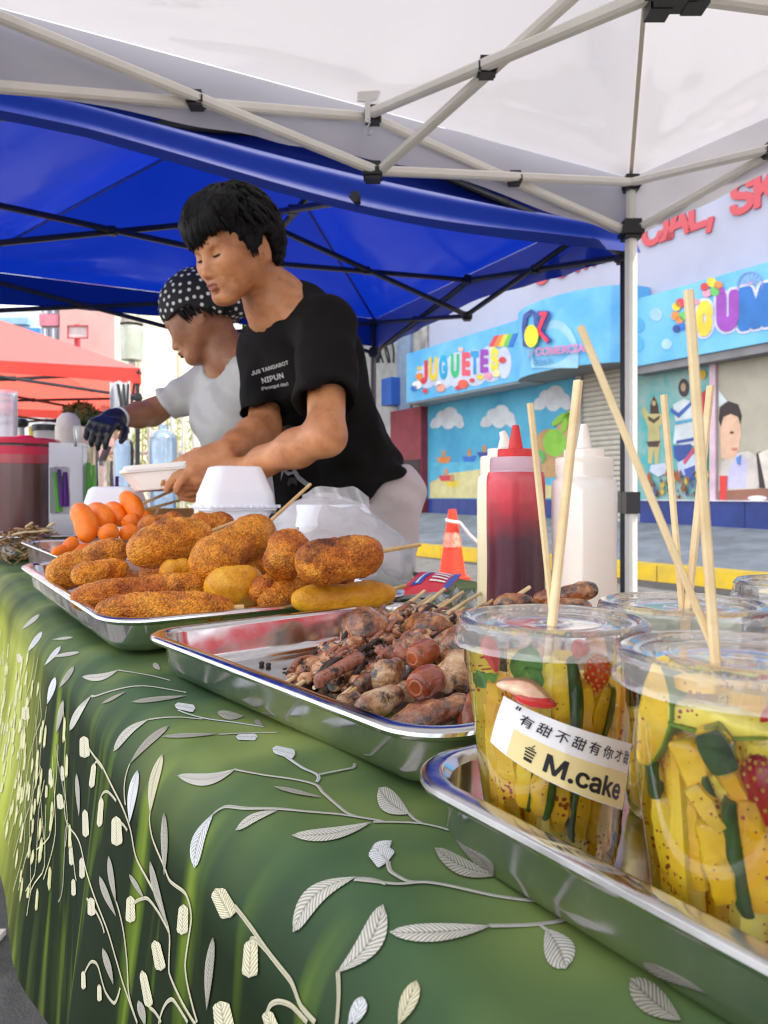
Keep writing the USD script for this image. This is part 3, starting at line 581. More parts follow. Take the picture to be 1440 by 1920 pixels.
# corn dogs: pixel ends, depth, radius in pixels, crust, label, stick end pixel and depth
CD = [
 ((176,1146,.86),(440,1138,.90),31,0,'long golden corn dog lying along the near edge of its tray',None),
 ((130,1124,.93),(372,1100,1.0),30,1,'dark brown corn dog just behind the front one, with two humps',None),
 ((86,1088,1.08),(240,1024,1.14),33,0,'corn dog at the left end of the pile with pale speckled crust',None),
 ((134,1082,1.0),(240,1064,1.06),24,0,'corn dog half hidden under the left end of the pile',None),
 ((238,1040,1.04),(398,1000,1.12),40,0,'thick golden corn dog on top of the left of the pile',((467,968,1.2))),
 ((259,992,1.2),(345,978,1.26),24,1,'small brown corn dog at the back beside the orange sausages',None),
 ((362,1072,.98),(508,984,1.10),42,0,'large corn dog slanting up the middle with its stick pointing up',((582,908,1.18))),
 ((524,1078,.95),(550,1002,1.0),38,1,'short corn dog standing between the middle and right ones',((558,991,1.1))),
 ((553,1060,.90),(718,1034,.94),42,1,'glossy brown corn dog on top at the right, stick to the right',((788,1021,.99))),
 ((545,1126,.92),(742,1112,.97),29,2,'smooth yellow corn dog at the right edge below the brown one',((760,1098,1.0))),
 ((486,1132,.93),(578,1096,1.0),24,0,'rough golden corn dog end under the right of the pile',None),
 ((384,1104,.95),(492,1090,1.0),38,2,'round yellow corn dog with a brown spot under the middle of the pile',None),
 ((473,1116,.94),(542,1088,1.0),25,1,'narrow brown corn dog wedged beside the round yellow one',None),
 ((300,1076,1.02),(362,1068,1.05),23,2,'yellow corn dog deep between the left and middle of the pile',None),
 ((420,1064,1.06),(505,1040,1.12),32,0,'golden corn dog seen in the gap below the pointing stick',None),
 ((575,1086,.99),(665,1082,1.01),30,1,'brown corn dog between the glossy brown and the smooth yellow ones',None),
 ((300,1108,.97),(392,1098,1.0),28,0,'golden corn dog behind the front pair in the middle of the tray',None),
 ((350,990,1.2),(440,982,1.24),26,1,'brown corn dog showing behind the top of the pile',None)]
G_CD = 'fried corn dogs heaped on the large tray'
for i, (a, b, r, k, lab, st) in enumerate(CD):
    A, B = P(*a), P(*b); Y = (a[2]+b[2])/2; R = r*Y/FPX
    d = (B-A)/np.linalg.norm(B-A); A2, B2 = A+d*R*.05, B-d*R*.05
    o = thing('corn_dog', lab, 'corn dog', G_CD)
    mid = (A2+B2)/2+np.array([0,0,R*.12*math.sin(i*2.1)])
    obj('crust', blob([A2, mid, B2], [R*(.93+.1*math.sin(i)), R*1.04, R*(.95+.1*math.cos(i*1.7)), R*1.02, R*.9], 60, 84, amp=R*.24, scale=30., fine=.0034 if k < 2 else .0006, fscale=300., seed=i+3, power=2.9), M_crust[k], o, smooth=True)
    if st is not None:
        E = P(*st); obj('stick', tube([B2-d*.03, E], [.0028,.0026], 8), M_stick, o, smooth=40)
    elif i in (0, 1): obj('stick', tube([B2-d*.03, B2+d*.012], .0025, 8), M_stick, o, smooth=40)
# lower layer that carries the pile
for i, (x, y, l) in enumerate([(.10,.10,.14),(.22,.09,.15),(.34,.10,.14),(.14,.22,.15),(.28,.22,.15),(.40,.22,.12),(.16,.33,.15),(.30,.33,.14)]):
    c = TR1.at(x, y, .026); v = TR1.dx*math.cos(i*.4)+TR1.dy*math.sin(i*.4)
    o = thing('corn_dog', 'corn dog buried in the bottom layer of the pile', 'corn dog', G_CD)
    obj('crust', blob([c-v*l*.45, c+v*l*.45], .025, 30, 40, amp=.005, scale=34., fine=.0012, fscale=330., seed=i+40), M_crust[i%2], o, smooth=True)

# ---------------------------------------------------------------- left end of the table: orange sausages, noodles and their trays
TR0 = Tray('steel_tray', 'deep steel tray at the far left holding orange sausages', P(117,1050,1.30)[:2], (-.355,.55), .58, .40, z=.825, flip=-1, dep=.07)
TRN = Tray('steel_tray', 'steel tray of brown shredded noodles beside the drink dispenser', T(2.02,.03)[:2], DS, .42, .34, z=.822, flip=-1, dep=.068, rc=.06)
OS = [((146,950,1.5),(166,1012,1.42),21,'upright orange sausage at the left of the orange heap'),((172,952,1.55),(203,984,1.5),19,'orange sausage leaning right beside the upright one'),((203,950,1.6),(228,980,1.55),18,'orange sausage third from the left of the heap'),
      ((231,925,1.58),(262,975,1.55),17,'orange sausage standing highest at the right of the heap'),((186,1002,1.42),(220,1000,1.45),16,'orange sausage lying low in front of the heap'),((226,1002,1.45),(256,998,1.48),15,'orange sausage lying low at the right of the heap'),
      ((232,984,1.52),(256,974,1.55),14,'orange sausage deep in the middle of the heap'),((258,978,1.55),(278,964,1.58),12,'orange sausage end at the far right of the heap'),((98,1036,1.36),(128,1032,1.4),9,'small orange sausage lying near the tray rim'),((122,1030,1.38),(140,1014,1.42),12,'orange sausage end at the left foot of the heap')]
for i, (a, b, r, lab) in enumerate(OS):
    A, B = P(*a), P(*b); R = r*(a[2]+b[2])/2/FPX
    o = thing('orange_sausage', lab, 'sausage', 'orange sausages heaped on the left tray')
    obj('sausage', blob([A, (A+B)/2+np.array([.004,0,.004]), B], [R*.95,R,R*1.02,R*.95], 32, 44, amp=R*.12, scale=40., seed=i, power=2.8), M_orange, o, smooth=True)
for i in range(9):
    c = TR0.at(.06+.055*(i%5)*1.5, .08+.12*(i//5), .03+.02*(i%2))
    o = thing('orange_sausage', 'orange sausage in the bottom layer of the left heap', 'sausage', 'orange sausages heaped on the left tray')
    obj('sausage', blob([c-np.array([.04,.0,0]), c+np.array([.04,.02,.01])], .02, 20, 26, amp=.002, scale=40., seed=i+60), M_orange, o, smooth=True)
M_nood = food_mat('fried_noodle', [(.3,(.09,.035,.012)),(.5,(.26,.13,.045)),(.7,(.50,.32,.14))], 60., .45, .3, 300.)
acc = []; c0 = P(75,1000,2.10)
for i in range(420):
    a = rng.uniform(0, 2*math.pi); rr = math.sqrt(rng.uniform(0, 1)); x = rr*math.cos(a)*.15; y = rr*math.sin(a)*.15
    h = .065*(1-rr**1.7)-.06; q = c0+np.array([x-.03, y, h+rng.uniform(-.008,.012)]); th = rng.uniform(0, 2*math.pi); L = rng.uniform(.02,.055)
    u = np.array([math.cos(th), math.sin(th), rng.normal(0,.3)]); w = np.array([-math.sin(th), math.cos(th), rng.normal(0,.4)])
    acc.append(tube([q-u*L/2, q+w*.008+Z3*.004, q+u*L/2], [.0015,.0028,.0016], 5))
nd = thing('noodles', 'heap of brown shredded noodles in the far left tray', 'noodles')
obj('strands', cat(acc), M_nood, nd, smooth=True, kind='stuff')
M_chip = food_mat('pale_chip', [(.3,(.42,.28,.13)),(.6,(.66,.50,.28))], 60., .5, .3)
for px, py, l, th in ((38,1000,.05,.4),(55,984,.035,1.),(78,996,.07,.15),(25,1004,.03,.2),(95,985,.03,.8)):
    q = P(px, py, 2.04); u = np.array([math.cos(th), .2, math.sin(th)*.5])
    obj('chip', blob([q-u*l/2, q+u*l/2], .010, 14, 14, amp=.004, scale=60., squash=.4, seed=px), M_chip, nd, smooth=True)

# ---------------------------------------------------------------- grilled skewers
M_squid = food_mat('grilled_squid', [(.30,(.10,.028,.012)),(.44,(.42,.155,.060)),(.58,(.64,.32,.14)),(.76,(.78,.50,.28))], 60., .24, .8, 200., .003, coat=.8, charc=(.010,.006,.006), chars=(.50,.58), charscale=70.)
M_tent = food_mat('squid_tentacle', [(.3,(.10,.030,.022)),(.5,(.36,.12,.07)),(.7,(.56,.27,.16))], 70., .33, .6, 400., .002, coat=.3, charc=(.012,.008,.008), chars=(.52,.62), charscale=70.)
M_meat = food_mat('grilled_meat', [(.30,(.07,.018,.006)),(.42,(.30,.115,.040)),(.54,(.50,.29,.14)),(.72,(.68,.50,.30))], 42., .24, 1., 160., .005, coat=.8, charc=(.022,.008,.005), chars=(.50,.60), charscale=44.)
M_chick = food_mat('browned_chicken', [(.30,(.05,.012,.005)),(.44,(.26,.070,.016)),(.58,(.48,.20,.060)),(.76,(.62,.38,.16))], 40., .24, 1., 160., .005, coat=.8, charc=(.014,.006,.004), chars=(.48,.60), charscale=36.)
M_saus = food_mat('red_sausage_skin', [(.3,(.14,.022,.007)),(.6,(.36,.075,.020))], 40., .25, .2, 120., .001, coat=.5, charc=(.07,.02,.01), chars=(.58,.75))
M_sauscut = food_mat('sausage_cut', [(.3,(.22,.045,.02)),(.6,(.42,.14,.06))], 120., .35, .6, 300.)
M_char = food_mat('charred_bit', [(.3,(.008,.006,.006)),(.6,(.04,.022,.016))], 90., .45, .6, 300.)
G_SQ = 'squid skewers on the middle tray'
SQ = [((530,1284,.690),(777,1122,1.00),'squid skewer at the back left of its row, leftmost on the tray'),((548,1292,.675),(808,1118,.99),'squid skewer second from the left, its tip charred black'),((594,1286,.67),(840,1125,.96),'squid skewer with a long pink tentacle curling at its lower end'),
      ((640,1305,.64),(873,1128,.93),'squid skewer nearest the sausages, blackened towards its top'),((672,1282,.68),(905,1133,.92),'charred squid skewer at the back against the fruit cup')]
for i, (a, b, lab) in enumerate(SQ):
    A, B = P(*a), P(*b); d = B-A; L = np.linalg.norm(d); d /= L
    o = thing('squid_skewer', lab, 'skewer', G_SQ)
    obj('stick', tube([A-d*.005, B], [.0019,.0022], 8), M_stickp, o, smooth=40)
    _, u, v = frame_of(d); t = .02
    while t < L*.72:
        l = rng.uniform(.016,.032); R = rng.uniform(.0085,.0122); c = A+d*(t+l/2); th = rng.uniform(0, 6.28); off = (math.cos(th)*u+math.sin(th)*v)*.003
        w = d+rng.normal(0,.28,3); w /= np.linalg.norm(w)
        obj('squid_piece', blob([c+off-w*l*.55, c+off+w*l*.55], R, 22, 24, amp=R*.55, scale=75., fine=.0012, fscale=260., seed=int(rng.integers(99)), squash=rng.uniform(.65,.95)), M_squid, o, smooth=True)
        for k in range(2):
            th = rng.uniform(0, 6.28); e = math.cos(th)*u+math.sin(th)*v; q = c+e*R*.7; w2 = np.cross(e, d); s = rng.choice([-1,1])
            pts = [q-d*.012, q+e*.004, q+e*.005+d*.012, q+e*.001+d*.022+w2*.006*s]
            obj('tentacle', tube(np.array([np.interp(np.linspace(0,1,9), np.linspace(0,1,4), np.array(pts)[:,j]) for j in range(3)]).T, np.linspace(.0035,.0014,9), 8), M_tent if rng.random() > .35 else M_char, o, smooth=True)
        t += l*.86+rng.uniform(0,.007)
    if i == 2:
        pts = [P(600,1288,.655),P(597,1272,.655),P(622,1262,.665),P(650,1246,.68),P(672,1236,.70)]; pp = np.array([np.interp(np.linspace(0,1,22), np.linspace(0,1,5), np.array(pts)[:,j]) for j in range(3)]).T
        for _ in range(3): pp[1:-1] = (pp[:-2]+2*pp[1:-1]+pp[2:])/4
        obj('long_tentacle', tube(pp, np.linspace(.0045,.0075,22), 12), M_tent, o, smooth=True)
    if i in (1, 2, 3):
        pts = [P(690+18*i,1215,.74-.02*i),P(706+18*i,1232,.735-.02*i),P(724+18*i,1222,.74-.02*i),P(722+18*i,1200,.75-.02*i)]; pp = np.array([np.interp(np.linspace(0,1,14), np.linspace(0,1,4), np.array(pts)[:,j]) for j in range(3)]).T
        for _ in range(2): pp[1:-1] = (pp[:-2]+2*pp[1:-1]+pp[2:])/4
        obj('curled_tentacle', tube(pp, np.linspace(.005,.002,14), 10), M_tent, o, smooth=True)
def lump(o, nm, a, b, r, mat, seed, amp=.42, squash=1., n=44, m=46, scale=45.):
    A, B = P(*a), P(*b); R = r*(a[2]+b[2])/2/FPX
    obj(nm, blob([A, (A+B)/2, B], [R*.9,R,R*.85,R], n, m, amp=R*amp, scale=scale, fine=.0012, fscale=240., seed=seed, squash=squash), mat, o, smooth=True)
G_MS = 'meat and sausage skewers on the middle tray'
def sausage(o, c, ax, R, L):
    c = np.asarray(c); ax = np.asarray(ax)/np.linalg.norm(ax)
    obj('sausage', blob([c, c+ax*L], [R*.98,R,R,R*.98], 30, 34, amp=R*.08, scale=60., power=4.), M_saus, o, smooth=True)
    t, u, v = frame_of(ax); prof = [(R*.56,-.0006),(R*.5,-.0026),(R*.36,-.0015),(R*.30,.0005),(.0001,.001)]
    obj('cut_end', onto(lathe(prof, 20), c+ax*.0015, u, v, t), M_sauscut, o, smooth=True)
ax1 = np.array([.58,.80,.12])
a = thing('meat_skewer', 'skewer with a round sausage end and pale meat, upper of the two', 'skewer', G_MS)
sausage(a, P(773,1236,.668), ax1, .0108*1.12, .034); lump(a,'meat_piece',(806,1228,.70),(862,1200,.74),28,M_meat,3); lump(a,'meat_piece',(850,1206,.74),(905,1182,.78),28,M_meat,9)
obj('stick', tube([P(775,1236,.67), P(932,1119,.90)], .002, 8), M_stick, a, smooth=40)
a = thing('meat_skewer', 'skewer with a thick sausage end in front of the largest meat chunk', 'skewer', G_MS)
sausage(a, P(779,1291,.612), ax1, .0125*1.06, .032); lump(a,'meat_piece',(818,1280,.635),(850,1268,.65),22,M_meat,5); lump(a,'meat_piece',(838,1268,.645),(902,1236,.69),36,M_meat,7)
obj('stick', tube([P(782,1288,.615), P(962,1126,.86)], .002, 8), M_stick, a, smooth=40)
a = thing('meat_skewer', 'meat skewer with crusted pieces between the squid and the sausages', 'skewer', G_MS)
lump(a,'meat_piece',(700,1282,.655),(752,1248,.69),28,M_meat,11); lump(a,'meat_piece',(664,1290,.65),(700,1272,.67),17,M_chick,12); lump(a,'meat_piece',(742,1232,.71),(790,1200,.75),24,M_meat,13)
obj('stick', tube([P(640,1312,.63), P(668,1290,.65), P(870,1140,.88)], .002, 8), M_stick, a, smooth=40)
a = thing('meat_skewer', 'meat skewer lying lowest along the near rim of its tray', 'skewer', G_MS)
lump(a,'meat_piece',(668,1336,.600),(752,1298,.635),29,M_meat,15); lump(a,'meat_piece',(628,1322,.615),(676,1304,.635),14,M_meat,16,scale=60.); lump(a,'meat_piece',(745,1298,.635),(790,1290,.65),22,M_meat,17)
a = thing('chicken_piece', 'flat charred chicken piece at the near end of the middle tray', 'chicken', 'chicken pieces on the middle tray')
lump(a,'meat',(728,1368,.572),(885,1312,.60),40,M_chick,21,amp=.5,squash=.6,n=60,m=60)
a = thing('red_sausage', 'red sausage half hidden behind the left fruit cup', 'sausage')
lump(a,'sausage',(872,1372,.575),(888,1300,.60),19,M_saus,22,amp=.1)
G_CH = 'chicken pieces on the middle tray'
for i, (aa, bb, r, lab) in enumerate([((1000,1124,.74),(1122,1104,.72),23,'browned chicken piece right behind the lids of the fruit cups'),((925,1134,.76),(1000,1128,.75),19,'dark chicken piece below the ketchup bottle'),((890,1160,.74),(960,1150,.74),24,'chicken piece behind the lid of the left fruit cup'),((1010,1150,.70),(1110,1140,.70),26,'chicken piece under the browned one at the back corner'),((860,1175,.70),(905,1160,.70),26,'chicken piece between skewers and the left cup')]):
    a = thing('chicken_piece', lab, 'chicken', G_CH); lump(a,'meat',aa,bb,r,M_chick,30+i,amp=.5)
for i in range(7):
    a = thing('chicken_piece', 'chicken piece in the bottom layer behind the fruit cups', 'chicken', G_CH)
    c = TR2.at(.10+.05*i, .22+.05*(i%3), .03); obj('meat', blob([c-TR2.dx*.03, c+TR2.dx*.03], .026, 26, 28, amp=.01, scale=45., seed=i+70), M_chick, a, smooth=True)
for i, (x0,y0,x1,y1) in enumerate([(745,1150,790,1118),(775,1150,828,1114),(800,1158,862,1120),(838,1150,895,1122),(870,1160,935,1118)]):
    stick('bare_skewer', ['leftmost','second','third','fourth','fifth'][i]+' bare skewer tip sticking up behind the squid', 'skewer', P(x0,y0,.90), P(x1+6,y1-10,.97), .0024, M_stickp, 'bare skewer tips behind the squid')
a = stick('bare_skewer', 'bare skewer end poking out behind the left fruit cup', 'skewer', P(935,1140,.80), P(993,1101,.84), .0025, M_stickp)
# sauce pooled in the tray, and stray burnt crumbs
acc = []
for i in range(60):
    c = TR2.at(rng.uniform(.05,.40), rng.uniform(.05,.22), .002); acc.append(blob([c-np.array([.003,0,0]), c+np.array([.003,.002,0])], rng.uniform(.001,.003), 6, 6))
obj('burnt_crumbs', cat(acc), M_char, None, smooth=True, label='burnt crumbs scattered over the floor of the middle tray', cat='crumbs', kind='stuff')
# ---------------------------------------------------------------- fruit cups
M_cup = pane_mat('clear_cup_plastic', (.97,.97,.97), extra=.025, rough=.05, gain=1.1)
M_lid = pane_mat('clear_lid_plastic', (.97,.97,.97), extra=.05, rough=.09, frost=.16, fcol=(.9,.88,.9), gain=1.5)
CUP_R0, CUP_R1, CUP_H = .0305, .0452, .1155
def cup_r(z): return CUP_R0+(CUP_R1-CUP_R0)*np.clip(z/CUP_H, 0, 1)
def cup_at(name_label, x, y, z0, group='clear fruit cups in the near tray'):
    o = thing('fruit_cup', name_label, 'cup', group, (x, y, z0))
    prof = [(.0005,.004),(CUP_R0*.8,.0035),(CUP_R0*.86,.0008),(CUP_R0*.97,.0008),(CUP_R0,.003)]+[(cup_r(z)+(.0006 if abs(z-.018) < .004 or abs(z-.098) < .003 else 0), z) for z in np.linspace(.006, CUP_H, 26)]+[(CUP_R1+.0012, CUP_H+.0006),(CUP_R1+.0016,CUP_H+.0020)]
    obj('cup_wall', lathe(prof, 72), M_cup, o, smooth=50)
    n = 96; R = .0488; lp = [(R-.0012,.1045),(R+.0006,.1050),(R+.0004,.1062),(R-.0012,.1075),(R-.0014,.1135),(R-.0022,.1160),(R-.0035,.1172),(R-.0062,.1176),(R-.0085,.1160),(R-.0100,.1140),(R-.0130,.1136),(.0300,.1139),(.0285,.1152),(.0250,.1153),(.0235,.1140),(.0120,.1138),(.0100,.1146),(.0060,.1147),(.0040,.1141)]
    m = lathe(lp, n)
    ang = np.arctan2(m.vertices[:,1], m.vertices[:,0]); skirt = (m.vertices[:,2] > .1068) & (m.vertices[:,2] < .115)
    m.vertices[skirt, :2] *= (1+.010*np.sign(np.sin(ang[skirt]*24))*0.6)[:, None]
    obj('lid', (m.vertices+np.array([0,0,.0035]), m.faces), M_lid, o, smooth=40)
    k = [box(((R-.0095)*math.cos(a), (R-.0095)*math.sin(a), .1191), (.0022,.0009,.0009), trimesh.transformations.rotation_matrix(a, [0,0,1])[:3,:3]) for a in np.linspace(.3, 2*math.pi+.3, 70)]
    obj('lid_ribs', cat(k), M_lid, o, kind='stuff')
    return o
FLOOR3 = TR3.at(.1,.1,0)[2]+.0012
CUPS = {'A': (.084,.374), 'B': (.1405,.293), 'C': (.1715,.428), 'D': (.300,.530)}
cup_at('fruit cup with the white and yellow paper label', *CUPS['A'], FLOOR3)
cup_at('nearest fruit cup, cut by the right edge, without a label', *CUPS['B'], FLOOR3)
cup_at('fruit cup behind the two front ones, only its lid showing', *CUPS['C'], FLOOR3)
cup_at('fruit cup farthest right, mostly outside the picture', *CUPS['D'], FLOOR3)
def on_cup(c, px, py, inset=.004):
    """the point on the inside of a cup wall seen at a pixel"""
    cx, cy = CUPS[c]; lo, hi = cy-.06, cy
    for _ in range(40):
        Y = (lo+hi)/2; q = P(px, py, Y); r = math.hypot(q[0]-cx, q[1]-cy)-(cup_r(q[2]-FLOOR3)-inset)
        if r > 0: lo = Y
        else: hi = Y
    return P(px, py, hi)
def fruit_mat(name, cols, specks=(.30,.05,.01), amt=.045):
    n = {'tc': ('texture_coordinate', {}), 'n': ('noise_texture', {'scale': 45., 'detail': 4.}), 'r': ('rgb_ramp', {'ramp': cols}), 'v': ('voronoi_texture', {'scale': 380.}), 'k': ('noise_texture', {'scale': 60., 'detail': 2.}), 'kr': ('map_range', {'from_min': .45, 'from_max': .7, 'to_min': .05, 'to_max': .40, 'clamp': True}), 'lt': ('math', {'math_type': 'less_than'}), 'mx': ('mix_color', {'b': specks}),
         'cn': ('noise_texture', {'scale': 26., 'detail': 3.}), 'cr': ('map_range', {'from_min': .60, 'from_max': .72, 'to_max': amt*10, 'clamp': True}), 'mx2': ('mix_color', {'b': (.42,.07,.01)}),
         'nb': ('noise_texture', {'scale': 330., 'detail': 2.}), 'b': ('bump', {'strength': .25, 'distance': .001}), 'p': ('principled_bsdf', {'roughness': .26, 'subsurface_weight': .45, 'subsurface_scale': .006, 'subsurface_radius': (1.,.5,.1), 'coat_weight': .4, 'coat_roughness': .12})}
    L = [('tc.object','n.vector'),('n.fac','r.fac'),('tc.object','v.vector'),('tc.object','k.vector'),('k.fac','kr.value'),('v.distance','lt.value1'),('kr.result','lt.value2'),('lt.value','mx.fac'),('r.color','mx.a'),('tc.object','cn.vector'),('cn.fac','cr.value'),('cr.result','mx2.fac'),('mx.result','mx2.a'),('mx2.result','p.base_color'),('tc.object','nb.vector'),('nb.fac','b.height'),('b.normal','p.normal')]
    _mats[name] = usdkit.material(stage, '/World/Looks/'+name, n, L, surface='p.BSDF'); return _mats[name]
M_man = {'y': fruit_mat('yellow_mango', [(.3,(.88,.45,.008)),(.65,(.94,.62,.03))]), 'o': fruit_mat('ripe_mango', [(.3,(.90,.38,.006)),(.65,(.93,.52,.015))]), 'g': fruit_mat('pale_green_mango', [(.3,(.78,.58,.035)),(.65,(.92,.74,.12))]), 'c': fruit_mat('chilli_mango', [(.3,(.80,.36,.012)),(.65,(.90,.54,.03))], amt=.09)}
M_skin = pm('green_mango_skin', (.030,.095,.012), .28, var=.5, scale=90., dark=(.010,.035,.006), coat_weight=.3)
M_skinl = pm('light_green_skin', (.16,.33,.03), .3, var=.4, scale=60.)
M_straw = food_mat('strawberry_flesh', [(.3,(.36,.008,.012)),(.6,(.58,.022,.020))], 60., .22, .3, 200., .001, sss=.25, coat=.5)
M_strawd = food_mat('dark_strawberry', [(.3,(.20,.004,.014)),(.6,(.38,.010,.024))], 60., .22, .3, 200., .001, sss=.25, coat=.5)
M_seed = pm('strawberry_seed', (.62,.36,.06), .4)
M_pale = food_mat('strawberry_core', [(.3,(.82,.26,.18)),(.6,(.88,.52,.36))], 90., .3, .2, sss=.3)
M_leaf = pm('mint_leaf', (.13,.36,.04), .4, var=.5, scale=120., dark=(.05,.18,.02), bump=.4, bscale=200.)
def spear(c, lab, a, b, w, th=.012, kind='y', skin=None, inset=.004, group=None, taper=(.75,1,1,.8), sw=.28, bow=.0, skm=None):
    """a cut of mango between two pixels against the cup wall, w pixels wide; skin side -1, 1 (edge) or 0 (whole outer face)"""
    A, B = on_cup(c, *a, inset), on_cup(c, *b, inset); cx, cy = CUPS[c]
    M = (A+B)/2; W = 1.12*w*M[1]/FPX; d = (B-A)/np.linalg.norm(B-A); rad_ = np.array([M[0]-cx, M[1]-cy, 0]); rad_ /= np.linalg.norm(rad_); tc = np.array([-M[0],-M[1],0]); tc /= np.linalg.norm(tc); nrm = rad_*.45+tc*.55; nrm /= np.linalg.norm(nrm); sh = W*.32*math.sqrt(max(0,1-float(rad_@nrm)**2)); A = A-rad_*sh; B = B-rad_*sh; nrm -= d*(nrm@d); nrm /= np.linalg.norm(nrm)
    side = np.cross(d, nrm)
    if side[0] < 0: side = -side
    o = thing('mango_slice', lab, 'mango', group or 'mango slices in the clear cups')
    n = 14; sec = np.array([(-.5,-.30),(-.34,-.5),(.34,-.5),(.5,-.30),(.5,.30),(.34,.48),(-.34,.48),(-.5,.30)]); V = []
    for i in range(n):
        t = i/(n-1); tw = np.interp(t, np.linspace(0,1,len(taper)), taper)*(min(1, .82+t*3) if t < .5 else min(1, .82+(1-t)*3))
        q = A+(B-A)*t-nrm*(th*.5+.0006)+side*bow*W*math.sin(math.pi*t)
        V += [q+side*x*W*tw+nrm*y*th*(.85+.15*tw)*(-1) for x, y in sec]
    V = np.array(V); V = V+np.stack([(meshkit.noise(V*150, q)-.5)*.0030 for q in (3,4,5)], 1)
    F = []; k = 8
    for i in range(n-1):
        for j in range(k): p, q = i*k+j, i*k+(j+1)%k; F += [[p,q,q+k],[p,q+k,p+k]]
    for j in range(1, k-1): F += [[0,j+1,j],[(n-1)*k,(n-1)*k+j,(n-1)*k+j+1]]
    m = trimesh.Trimesh(V, F, process=False); m.fix_normals()
    obj('flesh', m, M_man[kind], o, smooth=45)
    if skin is not None:
        V = []
        for i in range(n):
            t = i/(n-1); tw = np.interp(t, np.linspace(0,1,len(taper)), taper)*(min(1, .82+t*3) if t < .5 else min(1, .82+(1-t)*3)); q = A+(B-A)*t+side*bow*W*math.sin(math.pi*t)
            xs = np.linspace(-.50, .50, 5) if skin == 0 else (np.linspace(.5-sw, .53, 5) if skin > 0 else np.linspace(-.53, -.5+sw, 5))
            front = [q+side*x*W*tw+nrm*(.0002+.0011*(1-((x-xs.mean())/(xs[-1]-xs[0])*2)**2)) for x in xs]
            back = [q+side*x*W*tw-nrm*th*.9 for x in (xs[[-1,0]] if skin == 0 else xs[[-1,-1]] if skin > 0 else xs[[0,0]])]
            V += front+back
        V = np.array(V); k = 7; F = []
        for i in range(n-1):
            for j in range(k): p, q = i*k+j, i*k+(j+1)%k; F += [[p,q,q+k],[p,q+k,p+k]]
        for j in range(1, k-1): F += [[0,j+1,j],[(n-1)*k,(n-1)*k+j,(n-1)*k+j+1]]
        m = trimesh.Trimesh(V, F, process=False); m.fix_normals(); obj('skin', m, skm or M_skin, o, smooth=50)
    return o
def strawberry(c, lab, tip, top, w, mat, inset=.010, seeds=True, cut=False):
    A, B = on_cup(c, *top, inset), on_cup(c, *tip, inset); R = w*A[1]/FPX/2; o = thing('strawberry', lab, 'strawberry', 'strawberries in the clear cups')
    m = blob([A, (A+B)/2, B], [R*.9, R, R*.9, R*.62, R*.4], 36, 40, amp=R*.12, scale=60., seed=4, squash=.8); obj('flesh', m, mat, o, smooth=True)
    if seeds:
        V = m.vertices; idx = [i*36+((j*4+(i%2)*2) % 36) for i in range(5, 36, 3) for j in range(9)]; nn = V[idx]-(A+B)/2; sm = []
        vn = trimesh.Trimesh(V, m.faces, process=False).vertex_normals
        for i in idx: sm.append(blob([V[i]-Z3*.0008, V[i]+Z3*.0008], .0007, 6, 6))
        obj('seeds', cat(sm), M_seed, o, smooth=True, kind='stuff')
# cup A, above and below its label
a7 = lambda x, y: (880+x/3.694, 1120+y/3.694)
b8 = lambda x, y: (1120+x/3.147, 1150+y/3.147)
SA = [('yellow mango spear at the left wall of the labelled cup',a7(120,600),a7(140,1300),150//3.7,'y',None),('chilli stained mango spear left of the label',a7(185,760),a7(250,1400),150/3.7,'c',None),
 ('mango spear with green skin left below the label',a7(400,1150),a7(360,1470),150/3.7,'y',1),('short mango spear with light skin under the middle of the label',a7(530,1200),a7(480,1530),150/3.7,'c',1),
 ('brown speckled mango spear under the word on the label',a7(660,1300),a7(620,1640),130/3.7,'c',None),('mango spear under the right half of the label',a7(800,1350),a7(760,1700),140/3.7,'y',-1),('mango spear under the right end of the label',a7(960,1380),a7(930,1730),150/3.7,'c',None),
 ('tall mango spear with a dark green edge above the label',a7(660,440),a7(690,960),190/3.7,'y',1),('narrow mango spear left of the tall green edged one',a7(560,470),a7(520,860),110/3.7,'g',None),('mango spear below the strawberry in the labelled cup',a7(835,640),a7(830,980),100/3.7,'o',None),('mango spear with curved dark skin at the right of the labelled cup',a7(985,620),a7(900,1000),120/3.7,'y',1),
 ('mango spear at the right wall of the labelled cup',a7(1040,760),a7(1010,1100),80/3.7,'o',None)]
for i, (lab, a, b, w, k, sk) in enumerate(SA): spear('A', lab, a, b, w, kind=k, skin=sk, inset=.0035+(i%3)*.0016, sw=.42 if 'tall' in lab else .3)
strawberry('A', 'whole red strawberry high at the right of the labelled cup', a7(850,690), a7(910,400), 62, M_straw)
strawberry('A', 'red strawberry piece high at the left of the labelled cup', a7(190,520), a7(120,270), 36, M_straw, inset=.012, seeds=False)
strawberry('A', 'pale red strawberry piece under the lid of the labelled cup', a7(720,430), a7(800,300), 44, M_straw, inset=.02, seeds=False)
o = thing('strawberry_slice', 'pale cut strawberry slice with a red edge above the label', 'strawberry', 'strawberries in the clear cups')
p1, p2, p3 = on_cup('A', *a7(190,590), .0022), on_cup('A', *a7(400,640), .0015), on_cup('A', *a7(585,735), .0022)
obj('core', blob([p1, p2+Z3*.001, p3], [.0062,.0075,.0065,.003], 24, 30, amp=.0015, scale=90., squash=.6), M_pale, o, smooth=True)
obj('red_edge', blob([p1+Z3*-.003+np.array([.006,-.0008,0]), p2+np.array([0,-.0008,-.0028]), p3+np.array([.001,-.0008,-.0008])], [.003,.0062,.0066,.0045], 18, 26, amp=.0012, scale=90., squash=.6), M_straw, o, smooth=True)
